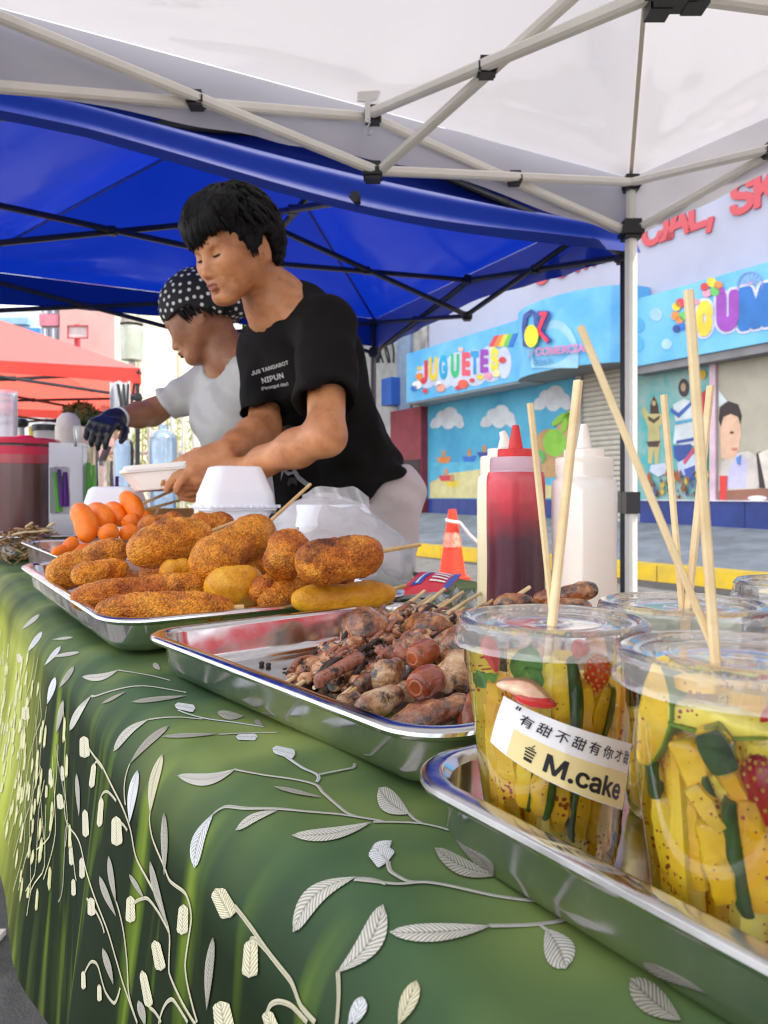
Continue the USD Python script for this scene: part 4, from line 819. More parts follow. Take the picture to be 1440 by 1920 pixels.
def leafmesh(pts, w, curl=.3):
    pts = np.asarray(pts, float); n = 14; t = np.linspace(0, 1, n); c = np.array([np.interp(t, np.linspace(0,1,len(pts)), pts[:,j]) for j in range(3)]).T
    for _ in range(2): c[1:-1] = (c[:-2]+2*c[1:-1]+c[2:])/4
    d = np.gradient(c, axis=0); d /= np.linalg.norm(d, axis=1, keepdims=True); nn = np.cross(d, np.array([0,-1,0.2])); nn /= np.linalg.norm(nn, axis=1, keepdims=True); nf = np.cross(nn, d); V = []
    for i in range(n):
        ww = w*math.sin(math.pi*min(1, t[i]*.97+.03))**.7
        for x in (-1,-.5,0,.5,1): V.append(c[i]+nn[i]*ww*x+nf[i]*curl*w*(x*x-.3)+nf[i]*.0006*math.sin(i*2.2)*abs(x))
    return trimesh.Trimesh(np.array(V), grid_faces(n, 5), process=False)
for lab, q, w in (('green mint leaf standing in the labelled cup', [a7(430,330), a7(390,470), a7(360,590)], .0075), ('mint leaf curled behind the standing one', [a7(360,560), a7(430,570), a7(500,500)], .006), ('dark green leaf at the left wall of the labelled cup', [a7(40,520), a7(90,580), a7(210,530)], .004)):
    o = thing('mint_leaf', lab, 'leaf'); obj('blade', leafmesh([on_cup('A', *p, .006) for p in q], w), M_leaf, o, smooth=True)
SB = [('large mango slice with a thin green rim at the left of the nearest cup',b8(310,290),b8(225,880),205/3.147,'y',1,.11),('long orange mango spear down the middle of the nearest cup',b8(380,740),b8(540,1640),180/3.147,'o',None,.3),('pale mango cut lying across the top of the nearest cup',b8(420,590),b8(1010,720),150/3.147,'g',-1,.10),
 ('square yellow mango cut beside the dark skinned one',b8(470,770),b8(600,1050),165/3.147,'y',None,.3),('mango cut with its dark green skin facing out',b8(640,705),b8(760,945),160/3.147,'o',0,.3),('orange mango cut below the dark skin',b8(760,950),b8(830,1110),120/3.147,'o',None,.3),('small yellow mango spear slanting in the middle of the nearest cup',b8(545,1030),b8(720,1290),130/3.147,'y',None,.3),
 ('mango spear behind the small slanting one',b8(660,960),b8(800,1260),120/3.147,'g',-1,.4),('bright yellow mango spear at the bottom of the nearest cup',b8(650,1270),b8(760,1740),160/3.147,'y',None,.3),('mango spear with a broad dark green side at the bottom right',b8(850,1120),b8(960,1800),230/3.147,'o',-1,.36),('yellow mango spear low at the left wall of the nearest cup',b8(320,1060),b8(390,1540),150/3.147,'y',None,.3),
 ('small dark green skin sliver between mango spears',b8(290,810),b8(320,1090),75/3.147,'g',0,.3),('orange mango cut under the lid of the nearest cup',b8(420,410),b8(700,450),110/3.147,'o',None,.3),('mango spear at the lower left behind the yellow one',b8(420,1100),b8(470,1600),130/3.147,'y',None,.3)]
lay = [1,2,2,1,0,1,0,2,0,1,1,2,3,3]
for (lab, a, b, w, k, sk, sw), l in zip(SB, lay): spear('B', lab, a, b, w, kind=k, skin=sk, inset=.015 if 'far left' in lab else .0026+l*.0028, sw=sw, th=.011, skm=M_skinl if sw < .2 else None, bow=.12 if 'thin green rim' in lab else 0., taper=(.35,.9,1.05,.9,.5) if 'thin green rim' in lab else ((.9,1,.9,.35) if 'across' in lab else (.8,1,1,.85)))
strawberry('B', 'deep crimson strawberry at the right of the nearest cup', b8(1010,1360), b8(950,840), 88, M_strawd, inset=.011)
strawberry('B', 'red strawberry under the lid of the nearest cup', b8(960,640), b8(1060,560), 36, M_straw, inset=.008, seeds=False)
# the fruit inside, behind the pieces against the wall, and in the two far cups
for ci, cn in enumerate('ABCD'):
    cx, cy = CUPS[cn]; nme = {'A': 'labelled', 'B': 'nearest', 'C': 'rear', 'D': 'far right'}[cn]
    for i in range(11 if cn in 'AB' else 16):
        th = i*2.4; r = (.007+.019*math.sqrt((i%7)/7)) if cn in 'AB' else (.006+.026*math.sqrt((i%9)/9)); q = np.array([cx+r*math.cos(th), cy+r*math.sin(th)+(.006 if cn in 'AB' else 0), FLOOR3+.006]); tp = q+np.array([math.cos(th)*.006, math.sin(th)*.006, rng.uniform(.070,.092)])
        o = thing('mango_slice', f'mango spear in the middle of the {nme} fruit cup', 'mango', f'mango spears in the middle of the {nme} cup')
        obj('flesh', bar(q, tp, .0155+.003*(i%3), .011, .15), M_man['yogc'[i%4]], o, smooth=20)
# the paper label
Q = {(0,0): (-43,.0895), (0,1): (-59,.0650), (1,0): (58,.0640), (1,1): (55,.0325)}
cxA, cyA = CUPS['A']; camdir = math.atan2(0-cyA, 0-cxA)
def on_label(a, b, h=.0007):
    a, b = np.asarray(a), np.asarray(b)
    lerp = lambda k: (1-a)*(1-b)*Q[0,0][k]+(1-a)*b*Q[0,1][k]+a*(1-b)*Q[1,0][k]+a*b*Q[1,1][k]
    f = np.radians(lerp(0))-math.pi/2+.0; z = lerp(1); r = cup_r(z)+h
    return np.stack([cxA+r*np.cos(f), cyA+r*np.sin(f), FLOOR3+z], -1)
M_paper = pm('label_paper', (.83,.81,.84), .45); M_yel = pm('label_yellow', (.80,.66,.33), .45); M_ink = pm('black_ink', (.012,.012,.014), .4)
lb = thing('cup_label', 'white and yellow paper label wrapped round the left fruit cup', 'label')
def patch(a0, a1, b0, b1, h, n=30, m=6, shear=0.):
    A, B = np.meshgrid(np.linspace(a0, a1, n), np.linspace(b0, b1, m), indexing='ij'); A = A-shear*(B-b0)
    return (on_label(A.ravel(), B.ravel(), h), grid_faces(n, m)[:, ::-1])
obj('paper', patch(0, 1, 0, 1, .0006), M_paper, lb, smooth=True)
obj('yellow_band', patch(.125, .997, .45, .985, .0008), M_yel, lb, smooth=True)
LL, LW = .073, .0305
def label_text(poly, a, b, h=.0010):
    m = extrude(poly, .00001); V = m.vertices; return trimesh.Trimesh(on_label(a+V[:,0]/LL, b-V[:,1]/LW, h+V[:,2]*2), m.faces, process=False)
LINE = '\u6709\u751c\u4e0d\u751c\u6709\u4f60\u624d\u751c'
for i, ch in enumerate(LINE):
    obj('character', label_text(affinity.rotate(text_poly(ch, .0046, 'Noto Sans CJK Regular', 1), -6), .135+i*.105, .30), M_ink, lb)
obj('quote_mark', label_text(text_poly('\u201c', .005, 'Inter', 1), .085, .20), M_ink, lb); obj('quote_mark', label_text(text_poly('\u201d', .005, 'Inter', 1), .965, .20), M_ink, lb)
obj('shop_name', label_text(text_poly('M.cake', .0088, 'Inter', 3), .325, .865), M_ink, lb)
ic = union_all([sbox(0,0,.0035,.0018), sbox(-.0002,.0025,.0037,.0035), sbox(-.0003,.0042,.0039,.0052), sbox(-.0006,.0059,.0042,.0068), sbox(.0005,.0072,.0031,.0078), affinity.rotate(sbox(.0020,.0072,.0024,.0100), -25)])
obj('drink_icon', label_text(ic, .225, .86), M_ink, lb)
# bamboo sticks standing in the cups
G_ST = 'bamboo picks standing in the fruit cups'
def pick(lab, a, ya, b, yb, w, mat=None):
    A, B = P(*a, ya), P(*b, yb); stick('bamboo_pick', lab, 'pick', A, B, w*ya/FPX/2, mat or M_stickp, G_ST, sq=True)
pick('bamboo pick leaning left out of the labelled cup', (994,756), .372, (1046,1250), .372, 14)
pick('bamboo pick leaning right out of the labelled cup', (1084,714), .380, (1022,1290), .362, 16)
pick('long bamboo pick leaning far left out of the nearest cup', (1088,612), .300, (1352,1250), .292, 16)
pick('thick upright bamboo pick in the nearest cup', (1291,545), .290, (1343,1260), .288, 21)
pick('slim bamboo pick leaning left in the rear cup', (1244,740), .425, (1284,1200), .43, 12)
pick('bamboo pick leaning right in the rear cup', (1332,724), .435, (1284,1200), .425, 13)
# ---------------------------------------------------------------- sauce bottles
def bottle(lab, px, Y, r, mat, capmat, collar, hs=(.200,.225,.235,.264), crook=0.):
    c = P(px, 928, Y); o = thing('squeeze_bottle', lab, 'sauce bottle', 'squeeze bottles behind the trays', (c[0], c[1], TZ+.003))
    h1, h2, h3, h4 = hs
    prof = [(.001,0),(r*.88,0),(r*.97,.002),(r,.008),(r*1.0,.03),(r*.985,.09),(r*.985,.11),(r,.15),(r,h1-.012),(r*.985,h1-.005),(r*.94,h1)]
    obj('body', lathe(prof, 56), mat, o, smooth=40)
    q = r*.88; cp = [(r*.90,h1-.001),(q,h1+.002)]+[(q+(.0006 if k%2 else 0), h1+.003+k*.0022) for k in range(int((h2-h1-.006)/.0022))]+[(q,h2-.002),(q*.96,h2),(r*.6,h2+.0004)]
    obj('collar', lathe(cp, 56), collar, o, smooth=40)
    obj('cap', lathe([(r*.62,h2),(r*.62,h3-.001),(r*.59,h3),(.0105,h3+.0006)], 40), capmat, o, smooth=40)
    n = 12; pts = [(crook*max(0,(t-.6))*.02, 0, h3+(h4-h3)*t) for t in np.linspace(0,1,n)]
    obj('nozzle', tube(pts, np.linspace(.0092,.0040,n), 20), capmat, o, smooth=40)
zr = lambda name, stops, rough=.3: _mats.setdefault(name, usdkit.material(stage, '/World/Looks/'+name, {'tc': ('texture_coordinate', {}), 'sp': ('separate_xyz', {}), 'n': ('noise_texture', {'scale': 22., 'detail': 2.}), 'ma': ('math', {'math_type': 'multiply_add', 'value2': .06, 'value3': -.03}), 'ad': ('math', {'math_type': 'add'}), 'mr': ('map_range', {'from_min': 0., 'from_max': .2, 'clamp': True}), 'r': ('rgb_ramp', {'ramp': stops}), 'p': ('principled_bsdf', {'roughness': rough, 'subsurface_weight': .2, 'subsurface_scale': .01, 'coat_weight': .3})},
      [('tc.object','sp.vector'),('tc.object','n.vector'),('n.fac','ma.value1'),('sp.z','ad.value1'),('ma.value','ad.value2'),('ad.value','mr.value'),('mr.result','r.fac'),('r.color','p.base_color')], surface='p.BSDF'))
M_ketch = zr('ketchup_bottle', [(0,(.040,.008,.018)),(.62,(.055,.009,.020)),(.78,(.22,.010,.022)),(.9,(.50,.018,.035)),(1,(.55,.05,.07))])
M_mayo = zr('white_sauce_bottle', [(0,(.80,.66,.56)),(.6,(.82,.70,.62)),(1,(.84,.76,.70))])
M_must = zr('cream_sauce_bottle', [(0,(.74,.62,.40)),(.6,(.80,.70,.46)),(1,(.84,.78,.60))])
M_coll = pm('cloudy_collar', (.80,.52,.60), .35, transmission_weight=.3); M_redcap = pm('red_cap', (.62,.020,.022), .35); M_rednoz = pm('red_nozzle', (.75,.10,.06), .35); M_whcap = pm('cream_cap', (.84,.74,.66), .35, subsurface_weight=.2)
bottle('red squeeze bottle half full of dark ketchup', 967, .90, .0350, M_ketch, M_redcap, M_coll, hs=(.209,.227,.237,.266))
bottle('large white squeeze bottle right of the red one', 1095, .885, .0378, M_mayo, M_whcap, M_whcap, hs=(.200,.226,.236,.266))
bottle('cream squeeze bottle half hidden behind the red one', 946, .985, .0362, M_must, M_whcap, M_must, hs=(.207,.233,.243,.266), crook=-.4)
# ---------------------------------------------------------------- people
def skin_mat(name, a, b, c):
    n = {'tc': ('texture_coordinate', {}), 'n': ('noise_texture', {'scale': 19., 'detail': 6., 'roughness': .65}), 'r': ('rgb_ramp', {'ramp': [(.36, a), (.5, b), (.72, c)]}), 'nb': ('noise_texture', {'scale': 260., 'detail': 3.}), 'b': ('bump', {'strength': .12, 'distance': .001}),
         'p': ('principled_bsdf', {'roughness': .46, 'subsurface_weight': .2, 'subsurface_scale': .008, 'specular_ior_level': .45})}
    _mats[name] = usdkit.material(stage, '/World/Looks/'+name, n, [('tc.object','n.vector'),('n.fac','r.fac'),('r.color','p.base_color'),('tc.object','nb.vector'),('nb.fac','b.height'),('b.normal','p.normal')], surface='p.BSDF'); return _mats[name]
M_skinm = skin_mat('tan_skin', (.37,.145,.058), (.49,.205,.085), (.57,.265,.125))
M_skinw = skin_mat('brown_skin', (.27,.105,.050), (.34,.145,.072), (.42,.19,.10))
M_hair = pm('black_hair', (.0045,.004,.0045), .5, bump=.5, bscale=220., dist=.002, specular_ior_level=.16)
M_brow = pm('dark_brow', (.018,.012,.010), .7); M_lip = pm('lip_skin', (.36,.12,.10), .4); M_lipw = pm('lip_skin_dark', (.27,.085,.07), .4)
M_black = pm('black_cotton', (.0085,.0072,.0070), .9, var=.25, scale=9., bump=.3, bscale=700., dist=.0006, specular_ior_level=.15)
M_grey = pm('grey_cotton', (.56,.54,.52), .85, var=.06, scale=9., bump=.3, bscale=700., dist=.0006, sheen_weight=.1)
M_trous = pm('pale_trousers', (.55,.46,.46), .85, var=.08, scale=10., bump=.3, bscale=500., dist=.0006)
M_print = pm('white_print', (.74,.72,.70), .7)
def unit(v): v = np.asarray(v, float); return v/np.linalg.norm(v)
class Head:
    def __init__(s, ear, side, yaw, pitch, k=1.0):
        """ear: the visible left ear; yaw 0 faces -x, positive turns towards the camera; pitch down, in degrees"""
        y, p = math.radians(yaw), math.radians(pitch); fh = np.array([-math.cos(y), -math.sin(y), 0]); s.l = np.array([-fh[1], fh[0], 0])
        s.f = fh*math.cos(p)-Z3*math.sin(p); s.u = fh*math.sin(p)+Z3*math.cos(p); s.k = k; s.R = np.stack([s.f, s.l, s.u]); s.c = np.asarray(ear)-s.l*.074*k
    def w(s, f, l, u): return s.c+(s.f*f+s.l*l+s.u*u)*s.k
    def loc(s, p): return (p-s.c)@s.R.T/s.k
def add_head(S, H):
    k = H.k; e = lambda c, r, kk=.02, sub=False: S.ell(H.w(*c), np.array(r)*k, H.R, kk, sub); c_ = lambda a, b, ra, rb, kk=.015, sub=False: S.cone(H.w(*a), H.w(*b), ra*k, rb*k, kk, sub)
    e((-.004,0,.045), (.096,.075,.085)); e((.040,0,-.012), (.056,.060,.070), .03)
    for s in (-1,1):
        c_((.004,.052*s,-.022), (.070,.020*s,-.078), .020, .018, .03); e((.066,.040*s,-.010), (.022,.020,.022), .03)
    e((.078,0,-.080), (.018,.022,.015), .02)
    c_((.080,-.030,.032), (.080,.030,.032), .015, .015, .02)
    c_((.089,0,.018), (.106,0,-.022), .0075, .0085, .012); e((.106,0,-.027), (.0105,.0105,.0085), .008)
    for s in (-1,1):
        e((.097,.0125*s,-.031), (.0095,.0065,.0065), .007)
        e((.091,.031*s,.010), (.014,.0155,.010), .010, True); e((.0775,.031*s,.009), (.0155,.0155,.0135), .004)
    e((.088,0,-.052), (.0135,.024,.013), .012)
    e((.0995,0,-.0485), (.0075,.0185,.0042), .004); e((.0975,0,-.0575), (.0075,.0165,.0048), .004)
    c_((.103,-.020,-.0530), (.103,.020,-.0530), .0016, .0016, .003, True)
    e((.096,0,-.066), (.006,.014,.004), .006, True)
    for s in (-1,1):
        e((-.008,.073*s,-.002), (.018,.009,.031), .004); e((-.006,.0825*s,.004), (.0105,.0065,.020), .004, True); e((.004,.0795*s,-.006), (.005,.004,.007), .003)
def add_face(o, H, lipm):
    W = lambda *a: H.w(*a); k = H.k
    for s in (-1,1):
        obj('eyebrow', tube([W(.0945,.010*s,.027),W(.0955,.022*s,.0315),W(.0910,.035*s,.0320),W(.0815,.046*s,.0265)], np.array([.0030,.0046,.0040,.0014])*k, 8), M_brow, o, smooth=True)
        obj('eyelash', tube([W(.0905,.0175*s,.0055),W(.0935,.026*s,.0035),W(.0915,.036*s,.0040),W(.0840,.0455*s,.0060)], np.array([.0014,.0023,.0025,.0016])*k, 6), M_brow, o, smooth=True)
        obj('nostril', blob([W(.1015,.0095*s,-.0372), W(.095,.0115*s,-.0372)], .0022*k, 8, 8), M_brow, o, smooth=True)
    up = [W(.1000,-.0185,-.0525),W(.1052,-.008,-.0490),W(.1062,0,-.0498),W(.1052,.008,-.0490),W(.1000,.0185,-.0525)]
    lo = [W(.0985,-.0165,-.0540),W(.1025,-.008,-.0585),W(.1035,0,-.0595),W(.1025,.008,-.0585),W(.0985,.0165,-.0540)]
    sm = lambda q: np.array([np.interp(np.linspace(0,1,17), np.linspace(0,1,5), np.array(q)[:,j]) for j in range(3)]).T
    wid = np.sin(np.linspace(.12, math.pi-.12, 17))**.6
    obj('lip', tube(sm(up), .0032*k*wid, 10), lipm, o, smooth=True); obj('lip', tube(sm(lo), .0038*k*wid, 10), lipm, o, smooth=True)
def add_hand(S, wrist, palm_dir, palm_n, tip_curl, size=1., spread=1., thumb_side=1, curls=(.35,.4,.42,.5)):
    """palm from the wrist along palm_dir; palm_n leaves the back of the hand; four fingers and a thumb"""
    d = unit(palm_dir); n = unit(np.asarray(palm_n)-d*np.dot(palm_n, d)); sd = np.cross(d, n)*thumb_side
    w = np.asarray(wrist); L = .085*size
    for x in (-.026,-.009,.009,.026): S.cone(w+sd*x*.6*size, w+d*L+sd*x*size, .016*size, .0115*size, .014)
    for i, (x, l) in enumerate(((.028,.068),(.010,.078),(-.008,.073),(-.026,.058))):
        b = w+d*L+sd*x*size; q = b; dirn = unit(d+sd*x*3*spread); ln = l*size
        for j, f in enumerate((.45,.32,.23)):
            a = tip_curl*curls[i]*(j+.6); dd = unit(dirn*math.cos(a)-n*math.sin(a)); q2 = q+dd*ln*f
            S.cone(q, q2, (.0092-.0008*j)*size, (.0086-.0009*j)*size, .004); q = q2
    b = w+d*.022*size+sd*.024*size; t1 = b+unit(d*.7+sd*.8-n*.25)*.038*size; t2 = t1+unit(d*.95+sd*.3-n*.35)*.030*size; t3 = t2+unit(d-n*.4)*.022*size
    S.cone(b, t1, .014*size, .0105*size, .012); S.cone(t1, t2, .0102*size, .0094*size, .004); S.cone(t2, t3, .0094*size, .0076*size, .004)
def wrinkle(m, amp, folds=(), seed=0, s=9.):
    V = m.vertices.copy(); n = m.vertex_normals; d = (meshkit.fbm(V*s, 3, seed)-.5)*amp*2
    for c, r, dirn, freq, a in folds:
        q = V-np.asarray(c); env = np.exp(-(np.linalg.norm(q, axis=1)/r)**2); ph = meshkit.noise(V*11, seed+3)*4
        d += a*env*np.sin((q@np.asarray(dirn))*freq+ph)
    m.vertices = V+n*d[:, None]; return m
def front_depth(mesh, eye=np.array([0,0,CZ])):
    """depth of the mesh's side that faces the camera, as a function of the pixel"""
    from scipy.interpolate import LinearNDInterpolator
    V, n = mesh.vertices, mesh.vertex_normals; ok = ((V-eye)*n).sum(1) < 0; V = V[ok]
    return LinearNDInterpolator(np.column_stack([PX0+V[:,0]/V[:,1]*FPX, PY0+(CZ-V[:,2])/V[:,1]*FPX]), V[:,1])
def print_on(o, name, poly, px, py, ang, scale, depth, mat, off=.0025):
    """flat print whose outline lies on a garment: polygon in print units, placed round a pixel"""
    gs = affinity.rotate(affinity.scale(poly, scale, -scale, origin=(0,0)), ang, origin=(0,0)); m = extrude(gs, .0001)
    q = np.column_stack([px+m.vertices[:,0], py+m.vertices[:,1]]); Y = depth(q[:,0], q[:,1]); Y = np.where(np.isnan(Y), np.nanmedian(Y), Y)
    V = np.array([P(a, b, y) for (a, b), y in zip(q, Y-off)]); return obj(name, trimesh.Trimesh(V, m.faces, process=False), mat, o)

# ---- the young man in the black T-shirt
KY = 1.08
M_ = lambda px, py, Y: P(px, py, Y*KY)
man = thing('person', 'young man in a black T-shirt bending over the table with a foam box', 'person')
H = Head(P(490,466,1.56), 1, 48, 20, .95)
N0 = M_(520,570,1.56); SL = M_(612,618,1.47); SR = M_(494,660,1.70)
EL = M_(612,818,1.305); WL = M_(448,884,1.45); ER = M_(496,800,1.60); WR = M_(420,848,1.46)
HC = M_(690,935,1.92); F3 = np.array([-.85,-.527,0]); L3 = np.array([.527,-.85,0]); up = unit(N0-HC); fw = unit(F3-up*(F3@up)); Rm = np.stack([fw, unit(np.cross(up, fw)), up])
S = SDF((-.62,1.25,.86), (.12,2.0,1.66), .0046)
add_head(S, H)
S.cone(H.w(-.028,0,-.030), N0-Z3*.01, .048, .055, .03); S.cone(N0, (SL+N0)/2, .055, .048, .04); S.cone(N0, (SR+N0)/2, .06, .05, .04)
S.cone(N0, N0-up*.12-fw*.02, .052, .070, .03)
S.cone(H.w(.0,.03,-.05), N0+fw*.030, .012, .012, .03)
for sh, el, wr in ((SL, EL, WL), (SR, ER, WR)):
    S.cone(sh, el, .044, .035, .02); S.cone(el, el+(wr-el)*.32, .034, .0365, .025); S.cone(el+(wr-el)*.32, el+(wr-el)*.7, .036, .029, .02); S.cone(el+(wr-el)*.7, wr, .029, .0240, .02)
add_hand(S, WL, unit(M_(350,925,1.44)-WL), np.array([.1,-.6,-.8]), 1.2, 1.0, thumb_side=-1)
add_hand(S, WR, unit(M_(372,866,1.44)-WR), np.array([.1,-.55,.85]), .9, .95, thumb_side=1)
body = S.mesh(); taubin(body, 4)
obj('body', body, M_skinm, man, smooth=True)
add_face(man, H, M_lip)
def hair_mesh(H, seed=0):
    S = SDF(H.c-.17, H.c+np.array([.17,.17,.20]), .0042); k = H.k
    S.ell(H.w(-.008,0,.052), np.array([.107,.084,.100])*k, H.R, .02); S.ell(H.w(-.045,0,.03), np.array([.070,.078,.088])*k, H.R, .03)
    S.ell(H.w(.050,0,.092), np.array([.060,.072,.045])*k, H.R, .03)
    r = np.random.default_rng(seed)
    def cut(F, p):
        q = H.loc(p); hl = np.interp(q[..., 0], [-.13,-.075,-.045,-.026,-.012,.002,.016,.030,.046,.062,.078,.12], [-.052,-.050,-.030,.030,.036,.010,-.016,-.012,.030,.046,.052,.046])
        hl = hl+(meshkit.noise(q*np.array([90,90,10])+50, seed)-.5)*.012
        return np.maximum(F, (hl-q[..., 2])*.75*k)
    m = S.mesh(cut); V = m.vertices; q = H.loc(V)
    ang = np.arctan2(q[:,1], q[:,0]); pol = np.arctan2(np.hypot(q[:,0], q[:,1]), q[:,2]-.03)
    d = (meshkit.fbm(np.stack([ang*13, pol*2.5, ang*0+seed], 1), 3, seed)-.45)*.017+(meshkit.noise(np.stack([ang*44, pol*4, ang*0], 1), seed+1)-.5)*.006
    m.vertices = V+m.vertex_normals*d[:, None]; return m
hr = obj('hair', hair_mesh(H, 3), M_hair, man, smooth=True)
locks = []
r_ = np.random.default_rng(5)
for i in range(30):      # the fringe: locks that fall over the forehead
    l0 = -.062+.118*i/29; a = H.w(.062, l0*.75, .128); b = H.w(.104-.9*l0*l0*4, l0*.98, .088); tipu = .026+.024*max(0, (l0-.005)/.05)+r_.uniform(-.008,.010); c = H.w(.108-l0*l0*7+r_.uniform(-.002,.005), l0+r_.uniform(-.007,.004), .056); e = H.w(.103-l0*l0*7+r_.uniform(-.002,.004), l0+r_.uniform(-.012,.006), tipu)
    locks.append(tube(np.array([np.interp(np.linspace(0,1,12), [0,.4,.72,1], np.array([a,b,c,e])[:,j]) for j in range(3)]).T, np.interp(np.linspace(0,1,12), [0,.5,.8,1], [.010,.0095,.0065,.0008]), 8))
for i in range(150):     # loose tufts over the crown
    th = r_.uniform(-math.pi, math.pi); ph = r_.uniform(.1, 1.35); dv = np.array([math.cos(th)*math.sin(ph)*.112-.006, math.sin(th)*math.sin(ph)*.088, .052+math.cos(ph)*.102]); d2 = np.array([math.cos(th+.15)*math.sin(ph+.32)*.117-.006, math.sin(th+.15)*math.sin(ph+.32)*.093, .052+math.cos(ph+.32)*.105])
    if d2[2] < .03 and d2[0] > -.02: continue
    mid = (dv+d2)/2*1.02; locks.append(tube([H.w(*dv), H.w(*mid), H.w(*(d2*1.01))], [.006,.0055,.0006], 6))
for i in range(420):     # fine loose hairs
    th = r_.uniform(-math.pi, math.pi); ph = r_.uniform(.05, 1.5); f_ = lambda a, b, q: np.array([math.cos(a)*math.sin(b)*.108*q-.006, math.sin(a)*math.sin(b)*.085*q, .052+math.cos(b)*.101*q])
    a_, b_, c_ = f_(th, ph, 1.0), f_(th+.08, ph+.16, 1.035), f_(th+r_.uniform(-.05,.25), ph+.34, 1.02+r_.uniform(0,.05))
    if c_[2] < .035 and c_[0] > -.03: continue
    locks.append(tube([H.w(*a_), H.w(*b_), H.w(*c_)], [.0010,.0009,.0003], 4))
for i in range(14):      # sideburn in front of the ear
    f = .016+.022*r_.random(); locks.append(tube([H.w(f,.0765,.030), H.w(f-.002,.0780,.012), H.w(f-.004,.0755,-.006-.012*r_.random())], [.004,.0032,.0006], 6))
obj('hair_locks', cat(locks), M_hair, man, smooth=True, kind='stuff')
# shirt
S = SDF((-.52,1.28,.78), (.24,2.10,1.46), .0062)
sp = lambda t: HC+(N0-HC)*t
S.ell(sp(.70)-fw*.005, (.116,.168,.17), Rm, .04); S.ell(sp(.42)-fw*.01, (.112,.152,.20), Rm, .05); S.ell(sp(.10)-fw*.012, (.116,.152,.16), Rm, .05)
S.cone(N0-up*.035-fw*.012, SL, .064, .058, .045); S.cone(N0-up*.035-fw*.012, SR, .064, .058, .045); S.ell(sp(.93)-fw*.018, (.078,.10,.06), Rm, .04)
S.ell(sp(.78)-fw*.05, (.085,.15,.13), Rm, .04)
sleeveL = SL+(EL-SL)*.70; sleeveR = SR+(ER-SR)*.86
S.cone(SL, sleeveL+(EL-SL)*.12, .064, .059, .03); S.cone(SR, sleeveR+(ER-SR)*.12, .064, .059, .03)
S.cone(SL+(sleeveL-SL)*.5, sleeveL+(EL-SL)*.12-fw*-.016, .057, .056, .02)
def shirt_cut(F, p):
    for e, sh, el in ((sleeveL, SL, EL), (sleeveR, SR, ER)):
        d = unit(el-sh); q = p-e; pl = q@d; rad = np.linalg.norm(q-pl[..., None]*d, axis=-1)
        F = np.where((rad < .105) & (pl > -.02) & (pl < .20), np.maximum(F, pl+.006*np.sin(np.arctan2(q[..., 2], q[..., 0])*2)), F)
        F = np.where((rad < .105) & (pl > -.02) & (pl < .02), np.maximum(F, -np.maximum(rad-.050, -(pl+.016))), F)
    # neckline and hem
    q = p-(N0+fw*.022+up*.040); F = np.maximum(F, .083-np.linalg.norm(q, axis=-1))
    hz = .945+.05*np.clip(((p-HC)@(-fw))/.12, -1, 1)+.012*np.sin(p[..., 0]*30)
    return np.maximum(F, (hz-p[..., 2])*.8)
m = S.mesh(shirt_cut); taubin(m, 3)
m = wrinkle(m, .009, [(sp(.25), .16, unit([.35,.1,.95]), 80, .008), (sp(.1)+L3*.1, .15, unit([-.3,.2,.9]), 95, .007), (sp(.35)+L3*.1-fw*.05, .14, unit([.7,.2,.6]), 60, .006), (sleeveL, .09, unit([.8,-.2,.3]), 85, .006), (sleeveR, .09, unit([.8,.2,.4]), 90, .006), (sp(.62)+fw*.10, .16, unit([.9,-.1,.35]), 62, .008), (SL-up*.10, .10, unit([.9,.1,.3]), 75, .006)], seed=4)
shirt = obj('t_shirt', m, M_black, man, smooth=True)
dep = front_depth(m)
def word(t, px, py, ang, h, nm):
    p = text_poly(t, 1., 'Inter', 3); x0, y0, x1, y1 = p.bounds; print_on(shirt, nm, affinity.translate(p, -(x0+x1)/2, -.5), px, py, ang, h, dep, M_print, .003)
word('JUS TANGABOT', 506, 690, -17, 6.8, 'print_line'); word('NIPUN', 511, 709, -15, 9.5, 'print_line'); word('(Perangot day)', 515, 724, -11, 5.4, 'print_line')
# apron corner with a printed cat, below the shirt front
ap = [P(508,872,1.62),P(596,866,1.58),P(612,960,1.58),P(520,985,1.62)]; g = np.linspace(0,1,12); V = [];
for a in g:
    for b in g: V.append((ap[0]*(1-b)+ap[1]*b)*(1-a)+(ap[3]*(1-b)+ap[2]*b)*a+np.array([0,-.02*math.sin(b*3.1)+.006*math.sin(b*9+a*3),0]))
apm = trimesh.Trimesh(np.array(V), grid_faces(12,12), process=False); apr = obj('apron', apm, M_black, man, smooth=True)
from scipy.interpolate import LinearNDInterpolator as _LN
ad = _LN(np.column_stack([PX0+apm.vertices[:,0]/apm.vertices[:,1]*FPX, PY0+(CZ-apm.vertices[:,2])/apm.vertices[:,1]*FPX]), apm.vertices[:,1])
catp = union_all([Polygon([(-26,-4),(-20,14),(-12,6),(-2,10),(6,-2),(24,-16),(30,-10),(10,6),(4,16),(-14,24),(-24,16)])]); print_on(apr, 'cat_print', catp, 552, 898, 0, 1., ad, pm('grey_print', (.46,.50,.54), .7), .004)
print_on(apr, 'cat_face', Polygon([(-10,-2),(-8,-9),(-3,-4),(3,-5),(7,-10),(9,0),(4,7),(-5,7)]), 548, 902, -10, 1., ad, pm('dark_print', (.10,.08,.09), .7), .006)
